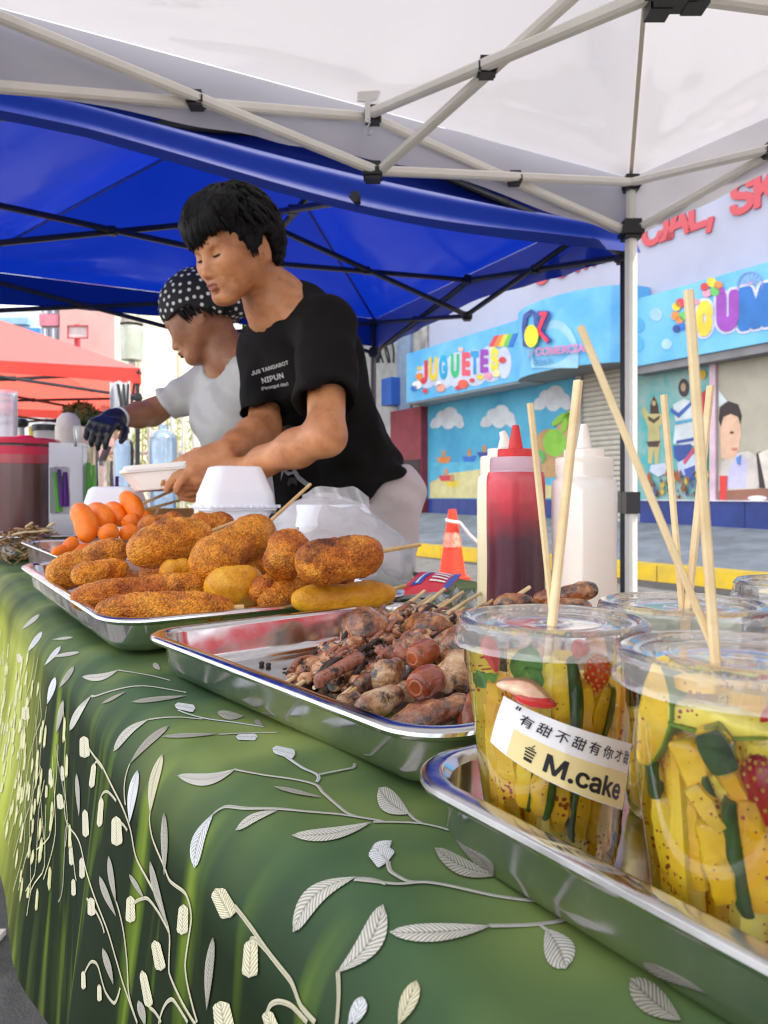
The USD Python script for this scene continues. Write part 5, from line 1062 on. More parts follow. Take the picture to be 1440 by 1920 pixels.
# trousers and shoes
S = SDF((-.20,1.60,0), (.32,2.30,1.06), .0085)
hl, hr_ = HC+L3*.085+Z3*-.02, HC-L3*.085+Z3*-.02
S.ell(HC+Z3*.0-fw*.02, (.125,.168,.12), np.stack([F3, L3, Z3]), .05)
for h, off in ((hl, np.array([.02,-.02,0])), (hr_, np.array([-.03,.05,0]))):
    kn = np.array([h[0],h[1],.48])+off+F3*.05; an = np.array([h[0],h[1],.09])+off; S.cone(h, kn, .098, .078, .03); S.cone(kn, an, .078, .064, .02)
m = S.mesh(lambda F, p: np.maximum(np.maximum(F, .05-p[..., 2]), p[..., 2]-1.02)); m = wrinkle(m, .008, [(hl, .2, unit([.5,.2,.8]), 60, .006)], seed=8, s=7.); obj('trousers', m, M_trous, man, smooth=True)
M_shoe = pm('dark_shoe', (.03,.03,.035), .5)
for h, off in ((hl, np.array([.02,-.02,0])), (hr_, np.array([-.03,.05,0]))):
    a = np.array([h[0],h[1],.045])+off; obj('shoe', blob([a-F3*.08, a+F3*.06, a+F3*.17-Z3*.008], [.042,.046,.040], 20, 24, squash=.9), M_shoe, man, smooth=True)

# ---- the woman in the spotted headscarf
wom = thing('person', 'woman in a spotted headscarf and grey T-shirt reaching out a gloved hand', 'person')
H = Head(P(366,592,2.08), 1, -4, 28, 1.0)
N0 = P(432,672,2.17); SL = P(487,700,2.05); SR = P(398,712,2.30); ER = P(284,774,2.27); WR = P(212,786,2.09); EL = P(520,806,2.02); WL = P(470,872,1.92); HC = P(452,960,2.36)
up = unit(N0-HC); fw = unit(F3-up*(F3@up)); Rm = np.stack([fw, unit(np.cross(up, fw)), up])
S = SDF((-.95,1.80,.86), (-.20,2.48,1.64), .0052)
add_head(S, H); S.cone(H.w(-.028,0,-.030), N0-Z3*.01, .046, .052, .03); S.cone(N0, (SL+N0)/2, .05, .042, .04); S.cone(N0, (SR+N0)/2, .05, .042, .04); S.cone(N0, N0-up*.1, .06, .08, .03)
for sh, el, wr in ((SL, EL, WL), (SR, ER, WR)):
    S.cone(sh, el, .043, .036, .02); S.cone(el, el+(wr-el)*.35, .036, .036, .03); S.cone(el+(wr-el)*.35, wr, .036, .024, .02)
add_hand(S, WL, unit(P(430,890,1.9)-WL), np.array([.1,-.3,.9]), .8, .9)
add_hand(S, WR, unit(P(180,804,1.97)-WR), np.array([.25,-.6,.75]), 1.3, .86, thumb_side=-1, curls=(.5,.6,.62,.7))
body = S.mesh(); taubin(body, 4); obj('body', body, M_skinw, wom, smooth=True); add_face(wom, H, M_lipw)
# the black glove: the same hand a little larger, with a pale cuff
S = SDF(WR+np.array([-.26,-.16,-.17]), WR+np.array([.08,.14,.10]), .0042)
add_hand(S, WR, unit(P(180,804,1.97)-WR), np.array([.25,-.6,.75]), 1.3, 1.0, thumb_side=-1, curls=(.5,.6,.62,.7)); S.cone(WR, WR+(ER-WR)*.12, .030, .031, .01)
m = S.mesh(); taubin(m, 3); gl = obj('glove', m, pm('black_glove', (.012,.013,.018), .35, bump=.3, bscale=90., dist=.003), wom, smooth=True)
d = unit(ER-WR); _, u_, v_ = frame_of(d); obj('cuff', onto(lathe([(.030,-.003),(.0335,-.001),(.0335,.007),(.030,.009)], 28), WR+(ER-WR)*.115, u_, v_, d), pm('pale_cuff', (.72,.70,.76), .6), gl, smooth=True)
# headscarf
S = SDF(H.c-.16, H.c+np.array([.16,.16,.20]), .005); S.ell(H.w(-.012,0,.055), (.116,.094,.100), H.R, .02); S.ell(H.w(-.06,0,.02), (.062,.072,.07), H.R, .04); S.ell(H.w(-.122,.0,-.02), (.022,.026,.024), H.R, .02)
def cut(F, p):
    q = H.loc(p); hl = np.interp(q[..., 0], [-.15,-.08,-.03,.0,.04,.12], [-.05,-.035,.005,.030,.036,.030]); return np.maximum(F, (hl-q[..., 2])*.8)
m = S.mesh(cut); sc = wrinkle(m, .004, seed=9, s=24.); scarf = obj('headscarf', sc, pm('black_scarf', (.012,.011,.013), .8), wom, smooth=True)
# white spots, evenly strewn over the scarf
V, n_ = sc.vertices, sc.vertex_normals; q = H.loc(V); cand = np.random.default_rng(2).permutation(len(V)); got = []; sm = []
qe = q/np.array([.116,.094,.100])
for i in cand:
    if q[i, 2] < .028 and q[i, 0] > -.02: continue
    if all(np.linalg.norm(V[i]-g) > .0185 for g in got): got.append(V[i])
tree_n = {}
for g in got:
    i = int(np.argmin(np.linalg.norm(V-g, axis=1))); n0 = n_[i]; _, a, b = frame_of(n0); ring = [g+n0*.0012+.0052*(math.cos(t)*a+math.sin(t)*b) for t in np.linspace(0, 2*math.pi, 12, endpoint=False)]
    sm.append(trimesh.Trimesh(np.array(ring+[g+n0*.0018]), [(k, (k+1)%12, 12) for k in range(12)], process=False))
obj('spots', cat(sm), M_print, scarf, kind='stuff')
r_ = np.random.default_rng(8); locks = []
for i in range(40):
    f = r_.uniform(-.10, .05); s = r_.choice([-1,1,1]); w = .076 if f > -.05 else .060; locks.append(tube([H.w(f, w*s, .030-.3*max(0,-f)), H.w(f-.006, (w+.003)*s, .012-.3*max(0,-f)), H.w(f-.014, (w-.002)*s, -.008-.35*max(0,-f)-r_.random()*.012)], [.006,.005,.0008], 6))
obj('hair', cat(locks), M_hair, wom, smooth=True, kind='stuff')
S = SDF((-.86,1.75,.80), (-.16,2.60,1.46), .0072); sp = lambda t: HC+(N0-HC)*t
S.ell(sp(.68), (.105,.155,.15), Rm, .04); S.ell(sp(.62)+fw*.055, (.065,.12,.075), Rm, .04); S.ell(sp(.38), (.10,.135,.18), Rm, .05); S.ell(sp(.08), (.12,.165,.15), Rm, .05)
S.cone(N0-up*.035, SL, .058, .055, .04); S.cone(N0-up*.035, SR, .058, .055, .04)
sleeveL = SL+(EL-SL)*.55; sleeveR = SR+(ER-SR)*.78
S.cone(SL, sleeveL+(EL-SL)*.12, .060, .058, .03); S.cone(SR, sleeveR+(ER-SR)*.12, .060, .054, .03)
def cutw(F, p):
    for e, sh, el in ((sleeveL, SL, EL), (sleeveR, SR, ER)):
        d = unit(el-sh); q = p-e; pl = q@d; rad = np.linalg.norm(q-pl[..., None]*d, axis=-1); F = np.where((rad < .09) & (pl > -.02) & (pl < .15), np.maximum(F, pl), F)
    q = p-(N0+fw*.030+up*.030); F = np.maximum(F, .084-np.linalg.norm(q, axis=-1)); return np.maximum(F, (.88-p[..., 2])*.8)
m = S.mesh(cutw); taubin(m, 3); m = wrinkle(m, .010, [(sp(.45)+fw*.08, .17, unit([.8,.1,.5]), 60, .009), (sp(.2), .16, unit([.5,.1,.8]), 70, .009), (sleeveR, .10, unit([.8,.2,.4]), 80, .007)], seed=14)
ws = obj('t_shirt', m, M_grey, wom, smooth=True)
dep = front_depth(m); nk = []
for px, py in ((402,668),(398,684),(397,700),(400,714),(404,700),(408,684),(414,670)): nk.append(P(px, py, float(np.nan_to_num(dep(px, py), nan=2.1))-.006))
obj('necklace', tube(np.array([np.interp(np.linspace(0,1,24), np.linspace(0,1,7), np.array(nk)[:,j]) for j in range(3)]).T, .0013, 6), pm('gold_chain', (.75,.5,.2), .3, metallic=1.), wom, smooth=True)
S = SDF((-.80,2.05,0), (-.10,2.75,1.02), .011)
S.ell(HC-Z3*.02, (.12,.16,.11), np.stack([F3, L3, Z3]), .05)
for s in (-1,1):
    h = HC+L3*.08*s-Z3*.04; an = np.array([h[0],h[1],.06]); S.cone(h, an, .088, .058, .03)
obj('trousers', S.mesh(lambda F, p: np.maximum(F, .03-p[..., 2])), pm('dark_trousers', (.04,.045,.06), .8), wom, smooth=True)
# ---------------------------------------------------------------- the shop across the pavement
W0, WD, WM = np.array([5.14, 10.0]), np.array([-.506, .863]), np.array([-.863, -.506])
def wa(px, out=0.):
    k = (px-PX0)/FPX; return (W0[0]+WM[0]*out-k*(W0[1]+WM[1]*out))/(-WD[0]+k*WD[1])
def WP(a, z, out=0.): q = W0+WD*a+WM*out; return np.array([q[0], q[1], z])
def WPX(px, py, out=0.):
    p = WP(wa(px, out), 0, out); return np.array([p[0], p[1], CZ-(py-PY0)/FPX*p[1]])
def wbox(a0, a1, z0, z1, o0, o1):
    m = trimesh.creation.box(bounds=[(min(a0,a1), z0, o0), (max(a0,a1), z1, o1)]); m.vertices = np.array([WP(a, z, o) for a, z, o in m.vertices]); m.fix_normals(); return m
def flat(parent, name, poly, out, mat, d=.004, **kw):
    """a flat print on the plane of the shop front, drawn where it lies"""
    m = extrude(poly, 1.); m.vertices = np.array([WPX(x, y, out+(d if z > .5 else 0)) for x, y, z in m.vertices]); m.fix_normals(); return obj(name, m, mat, parent, **kw)
circ = lambda x, y, r, ry=None: affinity.scale(__import__('shapely').Point(x, y).buffer(r, 10), 1, (ry or r)/r)
M_lav = pm('lavender_wall', (.40,.41,.52), .8, var=.10, scale=.9, bump=.1, bscale=40.)
M_sky = pm('sign_blue', (.16,.47,.72), .5, var=.22, scale=1.3, dark=(.08,.36,.70)); M_sky2 = pm('mural_blue', (.09,.42,.62), .6, var=.25, scale=1.1, dark=(.05,.30,.52))
M_tile = pm('navy_tile', (.018,.040,.20), .3, var=.3, scale=3.); M_shut = pm('shutter_metal', (.50,.47,.40), .5, var=.12, scale=6.)
_cm = {}
def C_(r, g, b, rough=.55):
    k = f'print_{int(r*100):02d}_{int(g*100):02d}_{int(b*100):02d}'; return pm(k, (r,g,b), rough, var=.22, scale=3.5, detail=6.)
WHT, RED, YEL, GRN, PUR, ORA, BLU, PNK, NAV = C_(.82,.82,.86), C_(.62,.06,.08), C_(.80,.60,.05), C_(.12,.50,.12), C_(.32,.06,.45), C_(.75,.25,.06), C_(.03,.16,.60), C_(.75,.30,.42), C_(.04,.07,.30)
shop = thing('toy_shop', 'lavender walled toy shop with blue signs, a mural and a rolling shutter', 'building')
ZG = .50
obj('wall', wbox(-8, 8.1, 0, 8.6, -.35, 0), M_lav, shop); obj('side_wall', wbox(8.1, 8.35, 0, 8.6, -6, -.02), M_lav, shop); obj('roof', wbox(-8.1, 8.4, 8.6, 8.8, -6.2, .25), C_(.35,.35,.36), shop)
a = 8.1
while a > -5:
    if not (wa(1195) < a-.3 < wa(1092)): obj('plinth_tile', wbox(a-.595, a-.003, 0, .845, .002, .05), M_tile, shop)
    a -= .6
s0, s1 = wa(1090, .03), wa(1192, .03)
obj('shutter_backing', wbox(s1, s0, .3, 3.05, .003, .02), C_(.2,.19,.17), shop); z = .40
while z < 2.95: obj('shutter_slat', cat(wbox(s1, s0, z, z+.072, .02, .035), wbox(s1, s0, z+.018, z+.054, .035, .046)), M_shut, shop); z += .085
obj('door_post', wbox(wa(1086), wa(1096), .3, 3.1, .02, .09), C_(.45,.43,.42), shop)
mur = obj('mural', wbox(wa(803), wa(1086), .85, 3.2, .004, .012), M_sky2, shop)
flat(mur, 'sand', Polygon([(806,934),(806,905),(840,888),(900,880),(950,890),(1000,905),(1080,918),(1080,934)]), .014, C_(.66,.60,.30)); flat(mur, 'sea', Polygon([(806,904),(806,868),(1080,860),(1080,918),(1000,905),(950,890),(900,880),(840,888)]), .013, C_(.10,.45,.66))
def cloud(x, y, s): return union_all([circ(x+dx*s, y+dy*s, r*s) for dx, dy, r in ((-20,8,10),(-8,-2,13),(6,-8,14),(18,2,12),(2,8,12),(24,10,8),(-26,12,6))])
for x, y, s in ((838,785,1.),(934,782,1.05),(1035,748,1.15)): flat(mur, 'cloud', cloud(x, y, s), .016, C_(.62,.66,.72))
flat(mur, 'rock', circ(1030,850,34,46), .018, C_(.50,.30,.14)); flat(mur, 'rock', circ(1062,840,24,58), .022, C_(.55,.36,.18)); flat(mur, 'bush', circ(1040,830,22,26), .026, C_(.25,.55,.06)); flat(mur, 'bush', circ(1005,858,18,16), .026, C_(.10,.42,.10)); flat(mur, 'cave', circ(1058,870,14,12), .03, C_(.16,.07,.20))
flat(mur, 'palm_trunk', Polygon([(1066,770),(1072,770),(1074,870),(1064,870)]), .03, C_(.40,.18,.06))
for an in (-70,-35,0,40,80): flat(mur, 'palm_leaf', affinity.rotate(affinity.translate(circ(0,-18,6,18), 1062, 775), an+150, origin=(1062,775)), .034, C_(.26,.55,.05))
for x, y, c in ((832,860,ORA),(880,858,BLU),(908,850,NAV),(836,894,RED),(848,905,YEL)):
    flat(mur, 'boat', Polygon([(x-14,y-2),(x+14,y-4),(x+9,y+8),(x-9,y+8)]), .016, c); flat(mur, 'swimmer', union_all([circ(x,y-12,4), sbox(x-4,y-9,x+4,y-2)]), .018, C_(.50,.28,.16))
# upper lettering, red and raised
zb = WPX(1250, 447, .03)[2]; adv = .335; a = wa(1203, .03)
def raised(ch, a, z, h, mat=pm('letter_red', (.52,.07,.09), .6), d=.025):
    p = text_poly(ch, h, 'Inter', 4); m = onto(extrude(p, d), WP(a, z, .003), -np.array([*WD,0]), Z3, np.array([*WM,0])); obj('letter', m, mat, shop, smooth=False)
ap_ = 0.
for ch in 'REMOC': w_ = text_poly(ch, .44, 'Inter', 4).bounds; ap_ += w_[2]+.05; raised(ch, wa(1203)+ap_, zb, .44)
for i, ch in enumerate('CIAL,'): raised(ch, wa(1200)-[0,.36,.50,.86,1.17][i], zb, .44)
for i, ch in enumerate('SK'): raised(ch, wa(1366)-[0,.34][i], zb, .44)
flat(shop, 'emblem', circ(985, 516, 16, 12), .004, YEL)
# the JUGUETES sign box
OJ = .55; sj = thing('toy_sign', 'light blue box sign reading JUGUETES in coloured letters', 'sign'); j0, j1 = wa(762, OJ), wa(985, OJ); zt, zb_ = WPX(762, 664, OJ)[2], WPX(762, 756, OJ)[2]
obj('sign_box', wbox(j1, j0, zb_, zt, .003, OJ), M_sky, sj); obj('sign_edge', wbox(j1, j0, zb_-.035, zb_-.002, .05, OJ-.02), C_(.35,.36,.38), sj)
halo = union_all([circ(800,706,20,22),circ(830,700,24,30),circ(860,694,26,34),circ(890,690,26,34),circ(920,682,24,34),circ(945,680,14,30)]); flat(sj, 'letter_halo', halo, OJ+.002, C_(.55,.62,.80))
cols = [RED, YEL, C_(.02,.36,.62), C_(.04,.50,.18), C_(.78,.10,.16), C_(.03,.30,.66), PUR, C_(.80,.66,.05)]
for i, ch in enumerate('JUGUETES'):
    x = [794,812,831,853,874,890,908,927][i]; by = 717-(x-794)*.155+(3 if ch == 'J' else 0); p = text_poly(ch, 1., 'Inter', 7); x0, y0, x1, y1 = p.bounds; p = affinity.translate(affinity.scale(affinity.translate(p, -(x0+x1)/2, -y0), 16/(x1-x0), -37, origin=(0,0)), x, by); flat(sj, 'letter', p, OJ+.008, cols[i])
for k, c in enumerate((RED, ORA, YEL, GRN, BLU)): flat(sj, 'rainbow_band', Polygon([(916+k*9,650),(926+k*9,630-k),(935+k*9,628-k),(925+k*9,650)]), OJ+.006, c)
for x, y, r, c in ((782,722,9,WHT),(786,706,7,ORA),(776,728,6,BLU),(797,733,5,RED),(826,727,9,C_(.80,.35,.28)),(822,720,6,WHT),(868,720,10,C_(.75,.12,.08)),(858,727,5,RED),(885,713,5,RED),(900,707,6,YEL),(915,705,8,PNK),(930,700,8,C_(.80,.72,.40)),(942,675,7,RED),(786,690,4,YEL),(864,655,5,C_(.8,.5,.42))): flat(sj, 'toy_picture', circ(x, y, r, r*.85), OJ+.012, c)
# the rounded corner sign
sr = thing('rounded_sign', 'bulging sky blue corner sign with a big red, blue and yellow letter logo', 'sign')
b0, b1 = wa(963, .55), wa(1196, .3); bm, bh = (b0+b1)/2, (b0-b1)/2; th = np.linspace(0, math.pi, 60); arcA = bm+bh*np.cos(th); arcO = .02+.95*np.sin(th)**.75
zt, zb_ = 4.17, 2.98; V = []
for a, o in zip(arcA, arcO): V += [WP(a, zb_, o), WP(a, zt, o)]
m = trimesh.Trimesh(np.array(V), grid_faces(60, 2), process=False); obj('sign_face', m, M_sky, sr, smooth=True)
for nm, z in (('soffit', zb_+.004), ('sign_top', zt-.004)):
    V = [WP(a, z, o) for a, o in zip(arcA, arcO)]+[WP(bm, z, .01)]; obj(nm, trimesh.Trimesh(np.array(V), [(i, i+1, 60) for i in range(59)], process=False), C_(.22,.22,.22), sr)
_xy = np.array([WP(a, 0, o+.012)[:2] for a, o in zip(arcA, arcO)]); _pp = PX0+FPX*_xy[:,0]/_xy[:,1]; _i0 = int(np.argmin(_pp)); _pp, _xy = _pp[:_i0+1][::-1] if _pp[0] > _pp[_i0] and _i0 > 30 else _pp[_i0:], _xy[:_i0+1][::-1] if _pp[0] > _pp[_i0] and _i0 > 30 else _xy[_i0:]
def onarc(px, py, h=0.): x, y = np.interp(px, _pp, _xy[:,0]), np.interp(px, _pp, _xy[:,1]); k = 1-h/10; return np.array([x*k, y*k, CZ-(py-PY0)/FPX*y*k])
def curved(name, poly, mat, h):
    poly = poly.segmentize(6); gs = getattr(poly, 'geoms', [poly]); m = extrude(poly, 1.); m.vertices = np.array([onarc(x, y, h+(.004 if z > .5 else 0)) for x, y, z in m.vertices]); m.fix_normals(); obj(name, m, mat, sr)
def seg(pts, w): 
    from shapely import LineString; return LineString(pts).buffer(w, cap_style='flat')
curved('pale_disc', circ(1040,672,45,72).intersection(sbox(960,500,1200,690)), C_(.30,.56,.76), .0)
curved('logo_stroke', seg([(984,649),(982,612),(985,592),(996,584),(1004,590),(1006,612)], 4.), NAV, .03); curved('logo_stroke', seg([(1008,588),(1027,588),(1012,622),(1032,642)], 5.5), NAV, .04); curved('logo_stroke', seg([(1011,588),(1022,588),(1009,620),(1027,640)], 3.6), C_(.75,.03,.09), .06); curved('logo_sun', circ(996,630,13,21), C_(.84,.78,.03), .08)
p = text_poly('R', 1., 'Inter', 4); curved('sign_letter', affinity.translate(affinity.scale(p, 12, -14, origin=(0,0)), 988, 671), C_(.25,.40,.66), .04)
p = text_poly('COMERCIAL', 1., 'Inter', 3); x0, _, x1, _ = p.bounds; p = affinity.scale(p, 100/(x1-x0), -14, origin=(0,0)); p = affinity.translate(affinity.affine_transform(p, [1,0,-.09,1,0,0]), 1003, 667); curved('sign_line', p, C_(.66,.20,.38), .04)
p = text_poly('3049', 1., 'Inter', 3); x0, _, x1, _ = p.bounds; curved('sign_number', affinity.translate(affinity.affine_transform(affinity.scale(p, 36/(x1-x0), -8, origin=(0,0)), [1,0,-.08,1,0,0]), 998, 683), C_(.10,.25,.50), .04)
# the CUM... sign
OC = .30; sc_ = thing('party_sign', 'long sky blue sign with fat letters CUM and balloons above the posters', 'sign'); c0, c1 = wa(1186, OC), -4.
zt, zb_ = WPX(1440, 491, OC)[2], WPX(1440, 641, OC)[2]
obj('sign_box', wbox(c1, c0, zb_, zt, .003, OC), M_sky, sc_); obj('sign_edge', wbox(c1, c0, zb_-.12, zb_-.003, .01, OC-.03), C_(.20,.20,.21), sc_)
for x, y, r in ((1195,610,14),(1192,645,16),(1250,645,10),(1230,590,12)): flat(sc_, 'bokeh_print', circ(x, y, r), OC+.002, C_(.10,.42,.74) if x < 1200 else C_(.36,.60,.78))
gl = [('C',1320,597,26,58,YEL),('U',1364,583,36,66,PUR),('M',1417,575,58,72,C_(.02,.16,.50))]
for ch, x, y, w, h, c in gl:
    p = text_poly(ch, 1., 'Inter', 12); x0, y0, x1, y1 = p.bounds; p = affinity.scale(affinity.translate(p, -(x0+x1)/2, -(y0+y1)/2), w/(x1-x0)*1.12, -h/(y1-y0)*1.12, origin=(0,0)); p = affinity.translate(affinity.affine_transform(p, [1,0,-.18,1,0,0]), x, y); flat(sc_, 'letter_halo', p.buffer(6), OC+.003, C_(.62,.62,.80)); flat(sc_, 'letter', p.buffer(1.2), OC+.010+.002*(ch == 'U'), c)
for x, y, r, c in ((1268,575,8,YEL),(1276,568,9,RED),(1266,592,8,ORA),(1274,600,7,ORA),(1281,592,8,GRN),(1268,616,7,NAV),(1278,612,7,BLU),(1321,538,8,RED),(1334,529,9,YEL),(1347,535,8,ORA),(1340,546,9,GRN),(1325,549,8,PNK),(1353,544,6,PUR),(1305,566,6,PNK)): flat(sc_, 'balloon', circ(x, y, r), OC+.014, c)
from shapely import Point as _Pt
flat(sc_, 'wheel_ring', (_Pt(1407,533).buffer(24,24)-_Pt(1407,533).buffer(22,24)).intersection(sbox(1380,505,1440,542)), OC+.012, C_(.20,.25,.60)); flat(sc_, 'wheel_spoke', union_all([seg([(1407,533),(1407+22*math.cos(t),533-22*math.sin(t))], .5) for t in np.linspace(.1,3.04,8)]), OC+.012, C_(.45,.35,.62), kind='stuff')
# windows with posters below it
zlow = .862
pw = thing('fantasy_poster', 'window poster of costumed figures against a teal sky', 'poster'); zh = 2.86
obj('poster_sheet', wbox(wa(1197), wa(1335), zlow, zh, .004, .012), pm('poster_teal', (.06,.36,.38), .35, var=.5, scale=2.2, dark=(.30,.42,.40)), pw)
fig = [(circ(1226,752,5,7),C_(.42,.28,.16)),(Polygon([(1219,760),(1226,742),(1234,760),(1236,775),(1232,780),(1219,778)]),C_(.06,.03,.02)),(circ(1226,756,3.6,5),C_(.55,.40,.22)),(Polygon([(1202,770),(1208,760),(1216,776),(1240,776),(1246,790),(1236,800),(1238,830),(1234,870),(1228,870),(1226,842),(1222,870),(1215,868),(1215,800)]),C_(.50,.44,.20)),(Polygon([(1215,780),(1226,786),(1238,778),(1236,786),(1226,794),(1216,788)]),C_(.08,.05,.04)),(Polygon([(1212,828),(1238,826),(1234,838),(1216,838)]),C_(.07,.04,.04)),
 (Polygon([(1262,758),(1282,748),(1312,758),(1320,790),(1316,830),(1300,836),(1262,832),(1266,790)]),C_(.62,.68,.72)),(circ(1282,727,10,17),C_(.05,.04,.05)),(circ(1281,726,4.5,8),C_(.45,.30,.18)),(Polygon([(1258,764),(1272,774),(1296,752),(1298,758),(1273,784),(1257,772)]),C_(.05,.12,.42)),(Polygon([(1266,790),(1300,784),(1300,790),(1266,797)]),C_(.10,.36,.55)),(Polygon([(1268,826),(1302,820),(1302,826),(1268,832)]),C_(.05,.10,.34)),(Polygon([(1300,744),(1326,730),(1330,800),(1316,800)]),C_(.50,.04,.05)),(circ(1317,702,7,9),C_(.60,.38,.03)),
 (Polygon([(1262,836),(1296,832),(1292,862),(1276,868),(1264,858)]),C_(.04,.08,.30)),(Polygon([(1220,872),(1248,868),(1252,886),(1234,894),(1218,884)]),C_(.55,.60,.72)),(Polygon([(1270,868),(1304,850),(1310,880),(1296,890),(1272,892)]),C_(.50,.58,.72)),(Polygon([(1282,880),(1304,872),(1302,898),(1288,900)]),C_(.05,.10,.40)),(Polygon([(1300,838),(1306,842),(1284,872),(1280,866)]),C_(.50,.08,.16)),(Polygon([(1324,760),(1335,758),(1335,905),(1324,905)]),C_(.02,.20,.08))]
for k, (p, c) in enumerate(fig): flat(pw, 'figure_print', p.intersection(sbox(1197,660,1334,938)), .0135+.0012*k, c, d=.001)
r_ = np.random.default_rng(3)
for k in range(60):
    x, y = r_.uniform(1206,1326), r_.uniform(884,936); q = r_.uniform(3,9); flat(pw, 'ember_print', Polygon([(x,y-q*1.6),(x+q*.6,y),(x,y+q),(x-q*.6,y)]).intersection(sbox(1197,660,1333,938)), .040+.0006*k, [C_(.40,.08,.02),C_(.10,.05,.03),C_(.62,.40,.04),C_(.22,.10,.04),C_(.08,.09,.22)][k%5], d=.0004)
obj('window_post', wbox(wa(1335), wa(1346), zlow, 2.9, .004, .06), C_(.70,.50,.60), shop); obj('window_sill', wbox(-4, wa(1192), .846, .861, .004, .075), C_(.72,.70,.80), shop)
pb = thing('party_poster', 'window poster of a dark haired child in a party hat beside a red cup', 'poster')
obj('poster_sheet', wbox(-2.5, wa(1347), zlow, 2.9, .004, .012), pm('poster_beige', (.42,.39,.31), .4, var=.15, scale=3.), pb)
bx = sbox(1347.5,640,1470,939)
for k, (p, c) in enumerate([(Polygon([(1346,905),(1352,868),(1378,850),(1404,846),(1418,856),(1424,905),(1420,918),(1346,920)]),C_(.62,.56,.52)),(Polygon([(1366,880),(1384,852),(1402,862),(1398,915),(1362,915)]),C_(.55,.52,.74)),(Polygon([(1352,858),(1350,800),(1360,776),(1376,770),(1388,790),(1390,815),(1386,830),(1386,842),(1378,856),(1362,862)]),C_(.72,.46,.32)),(Polygon([(1347,786),(1350,764),(1366,752),(1384,758),(1391,780),(1388,796),(1384,782),(1370,776),(1356,782),(1352,800)]),C_(.03,.02,.02)),(circ(1372,811,4,2.6),C_(.12,.06,.04)),(Polygon([(1371,840),(1384,839),(1382,845),(1373,845)]),C_(.55,.20,.16)),(Polygon([(1347,730),(1364,752),(1347,764)]),C_(.60,.68,.70)),
 (Polygon([(1380,858),(1390,852),(1388,872),(1382,870)]),C_(.10,.25,.60)),(Polygon([(1418,850),(1426,846),(1434,915),(1424,915)]),C_(.04,.03,.03)),(Polygon([(1422,850),(1470,830),(1470,925),(1436,916)]),C_(.72,.66,.58)),(Polygon([(1347,920),(1470,914),(1470,939),(1347,939)]),C_(.30,.13,.09)),(Polygon([(1349,892),(1364,892),(1361,938),(1350,938)]),C_(.66,.05,.05)),(circ(1420,934,18,5),C_(.75,.72,.70))]): flat(pb, 'figure_print', p.intersection(bx), .0135+.0012*k, c, d=.001)
# the next building along, its wires, and the maroon gate
nb = thing('neighbour_building', 'grey and blue pillared building beyond the toy shop', 'building')
def pane_(nm, x0, x1, z0, z1, o, mat): obj(nm, wbox(wa(x0), wa(x1), z0, z1, -.3, o), mat, nb)
pane_('wall', 600, 753, .1, 9, -.08, C_(.55,.55,.56)); pane_('blue_pillar', 751, 775, .1, 9, .10, C_(.24,.32,.46)); pane_('stone_pillar', 776, 802.5, .1, 9, .02, pm('old_stone', (.40,.39,.37), .9, var=.5, scale=3., bump=.5)); pane_('maroon_gate', 745, 803, .1, 2.95, .20, C_(.22,.030,.045)); pane_('dark_doorway', 768, 801, .1, 1.75, .22, C_(.02,.012,.014)); pane_('blue_box', 738, 757, 3.1, 3.75, .35, C_(.03,.12,.48))
cb = thing('cable_tangle', 'tangle of black cables and a lamp bracket on the far wall', 'cables')
r_ = np.random.default_rng(12)
for i in range(9):
    x = 700+r_.uniform(0,34); pts = [WPX(x+r_.uniform(-10,10), 560+j*24, .15+r_.uniform(0,.2)) for j in range(6)]; pts = np.array(pts); k = np.linspace(0,1,20); pp = np.array([np.interp(k, np.linspace(0,1,6), pts[:,j]) for j in range(3)]).T
    for _ in range(3): pp[1:-1] = (pp[:-2]+2*pp[1:-1]+pp[2:])/4
    obj('cable', tube(pp, .025, 6), M_joint, cb, smooth=True)
# pavement, kerb, cone
KD = np.array([-.588,.809]); KN = np.array([.809,.588]); K0 = np.array([3.65,7.09]); kp = lambda s, n, z: np.array([*(K0+KD*s+KN*n), z])
V = []
for s in np.linspace(-14, 26, 40):
    for n in np.linspace(.30, 6.5, 12):
        base = .168+min(1, max(0, (n-.3)/3.0))*.36; q = kp(s, n, base); q[2] += .012*(meshkit.noise(q*1.7, 2)-.5); V.append(q)
obj('pavement', trimesh.Trimesh(np.array(V), grid_faces(40, 12), process=False), M_walk, None, smooth=True, kind='structure')
M_kerb = pm('yellow_kerb', (.78,.52,.02), .6, var=.5, scale=5., dark=(.60,.42,.05), bump=.3, bscale=50.)
kb = thing('kerb', 'yellow painted kerb of long stones along the pavement', 'kerb'); tag(kb, kind='structure')
for i in range(-6, 14):
    s = i*1.2; m = trimesh.creation.box(bounds=[(s+.006, 0, 0), (s+1.194, .298, .172)]); m.vertices = np.array([kp(x, y, max(z, -.05)) for x, y, z in m.vertices]); m.fix_normals(); obj('kerb_stone', m, M_kerb, kb)
co = thing('traffic_cone', 'worn orange traffic cone standing on the road by the kerb', 'cone', None, tuple(P(848, 928, 8.3)*np.array([1,1,0])))
M_cone = pm('cone_orange', (.80,.050,.018), .5, var=.12, scale=8.); obj('cone', lathe([(.155,.03),(.150,.04),(.045,.76),(.040,.775),(.03,.775),(.028,.76)], 32), M_cone, co, smooth=40)
obj('base', cat(box((0,0,.018), (.36,.36,.034))), M_cone, co); obj('reflective_patch', lathe([(.108,.36),(.084,.52)], 32), pm('worn_white', (.80,.35,.26), .6, var=.6, scale=20., dark=(.80,.12,.06)), co, smooth=True)
rp = [P(836,975,8.22),P(845,978,8.18),P(862,980,8.22),P(880,1003,8.3),P(903,1024,8.35),P(960,1050,8.4)]
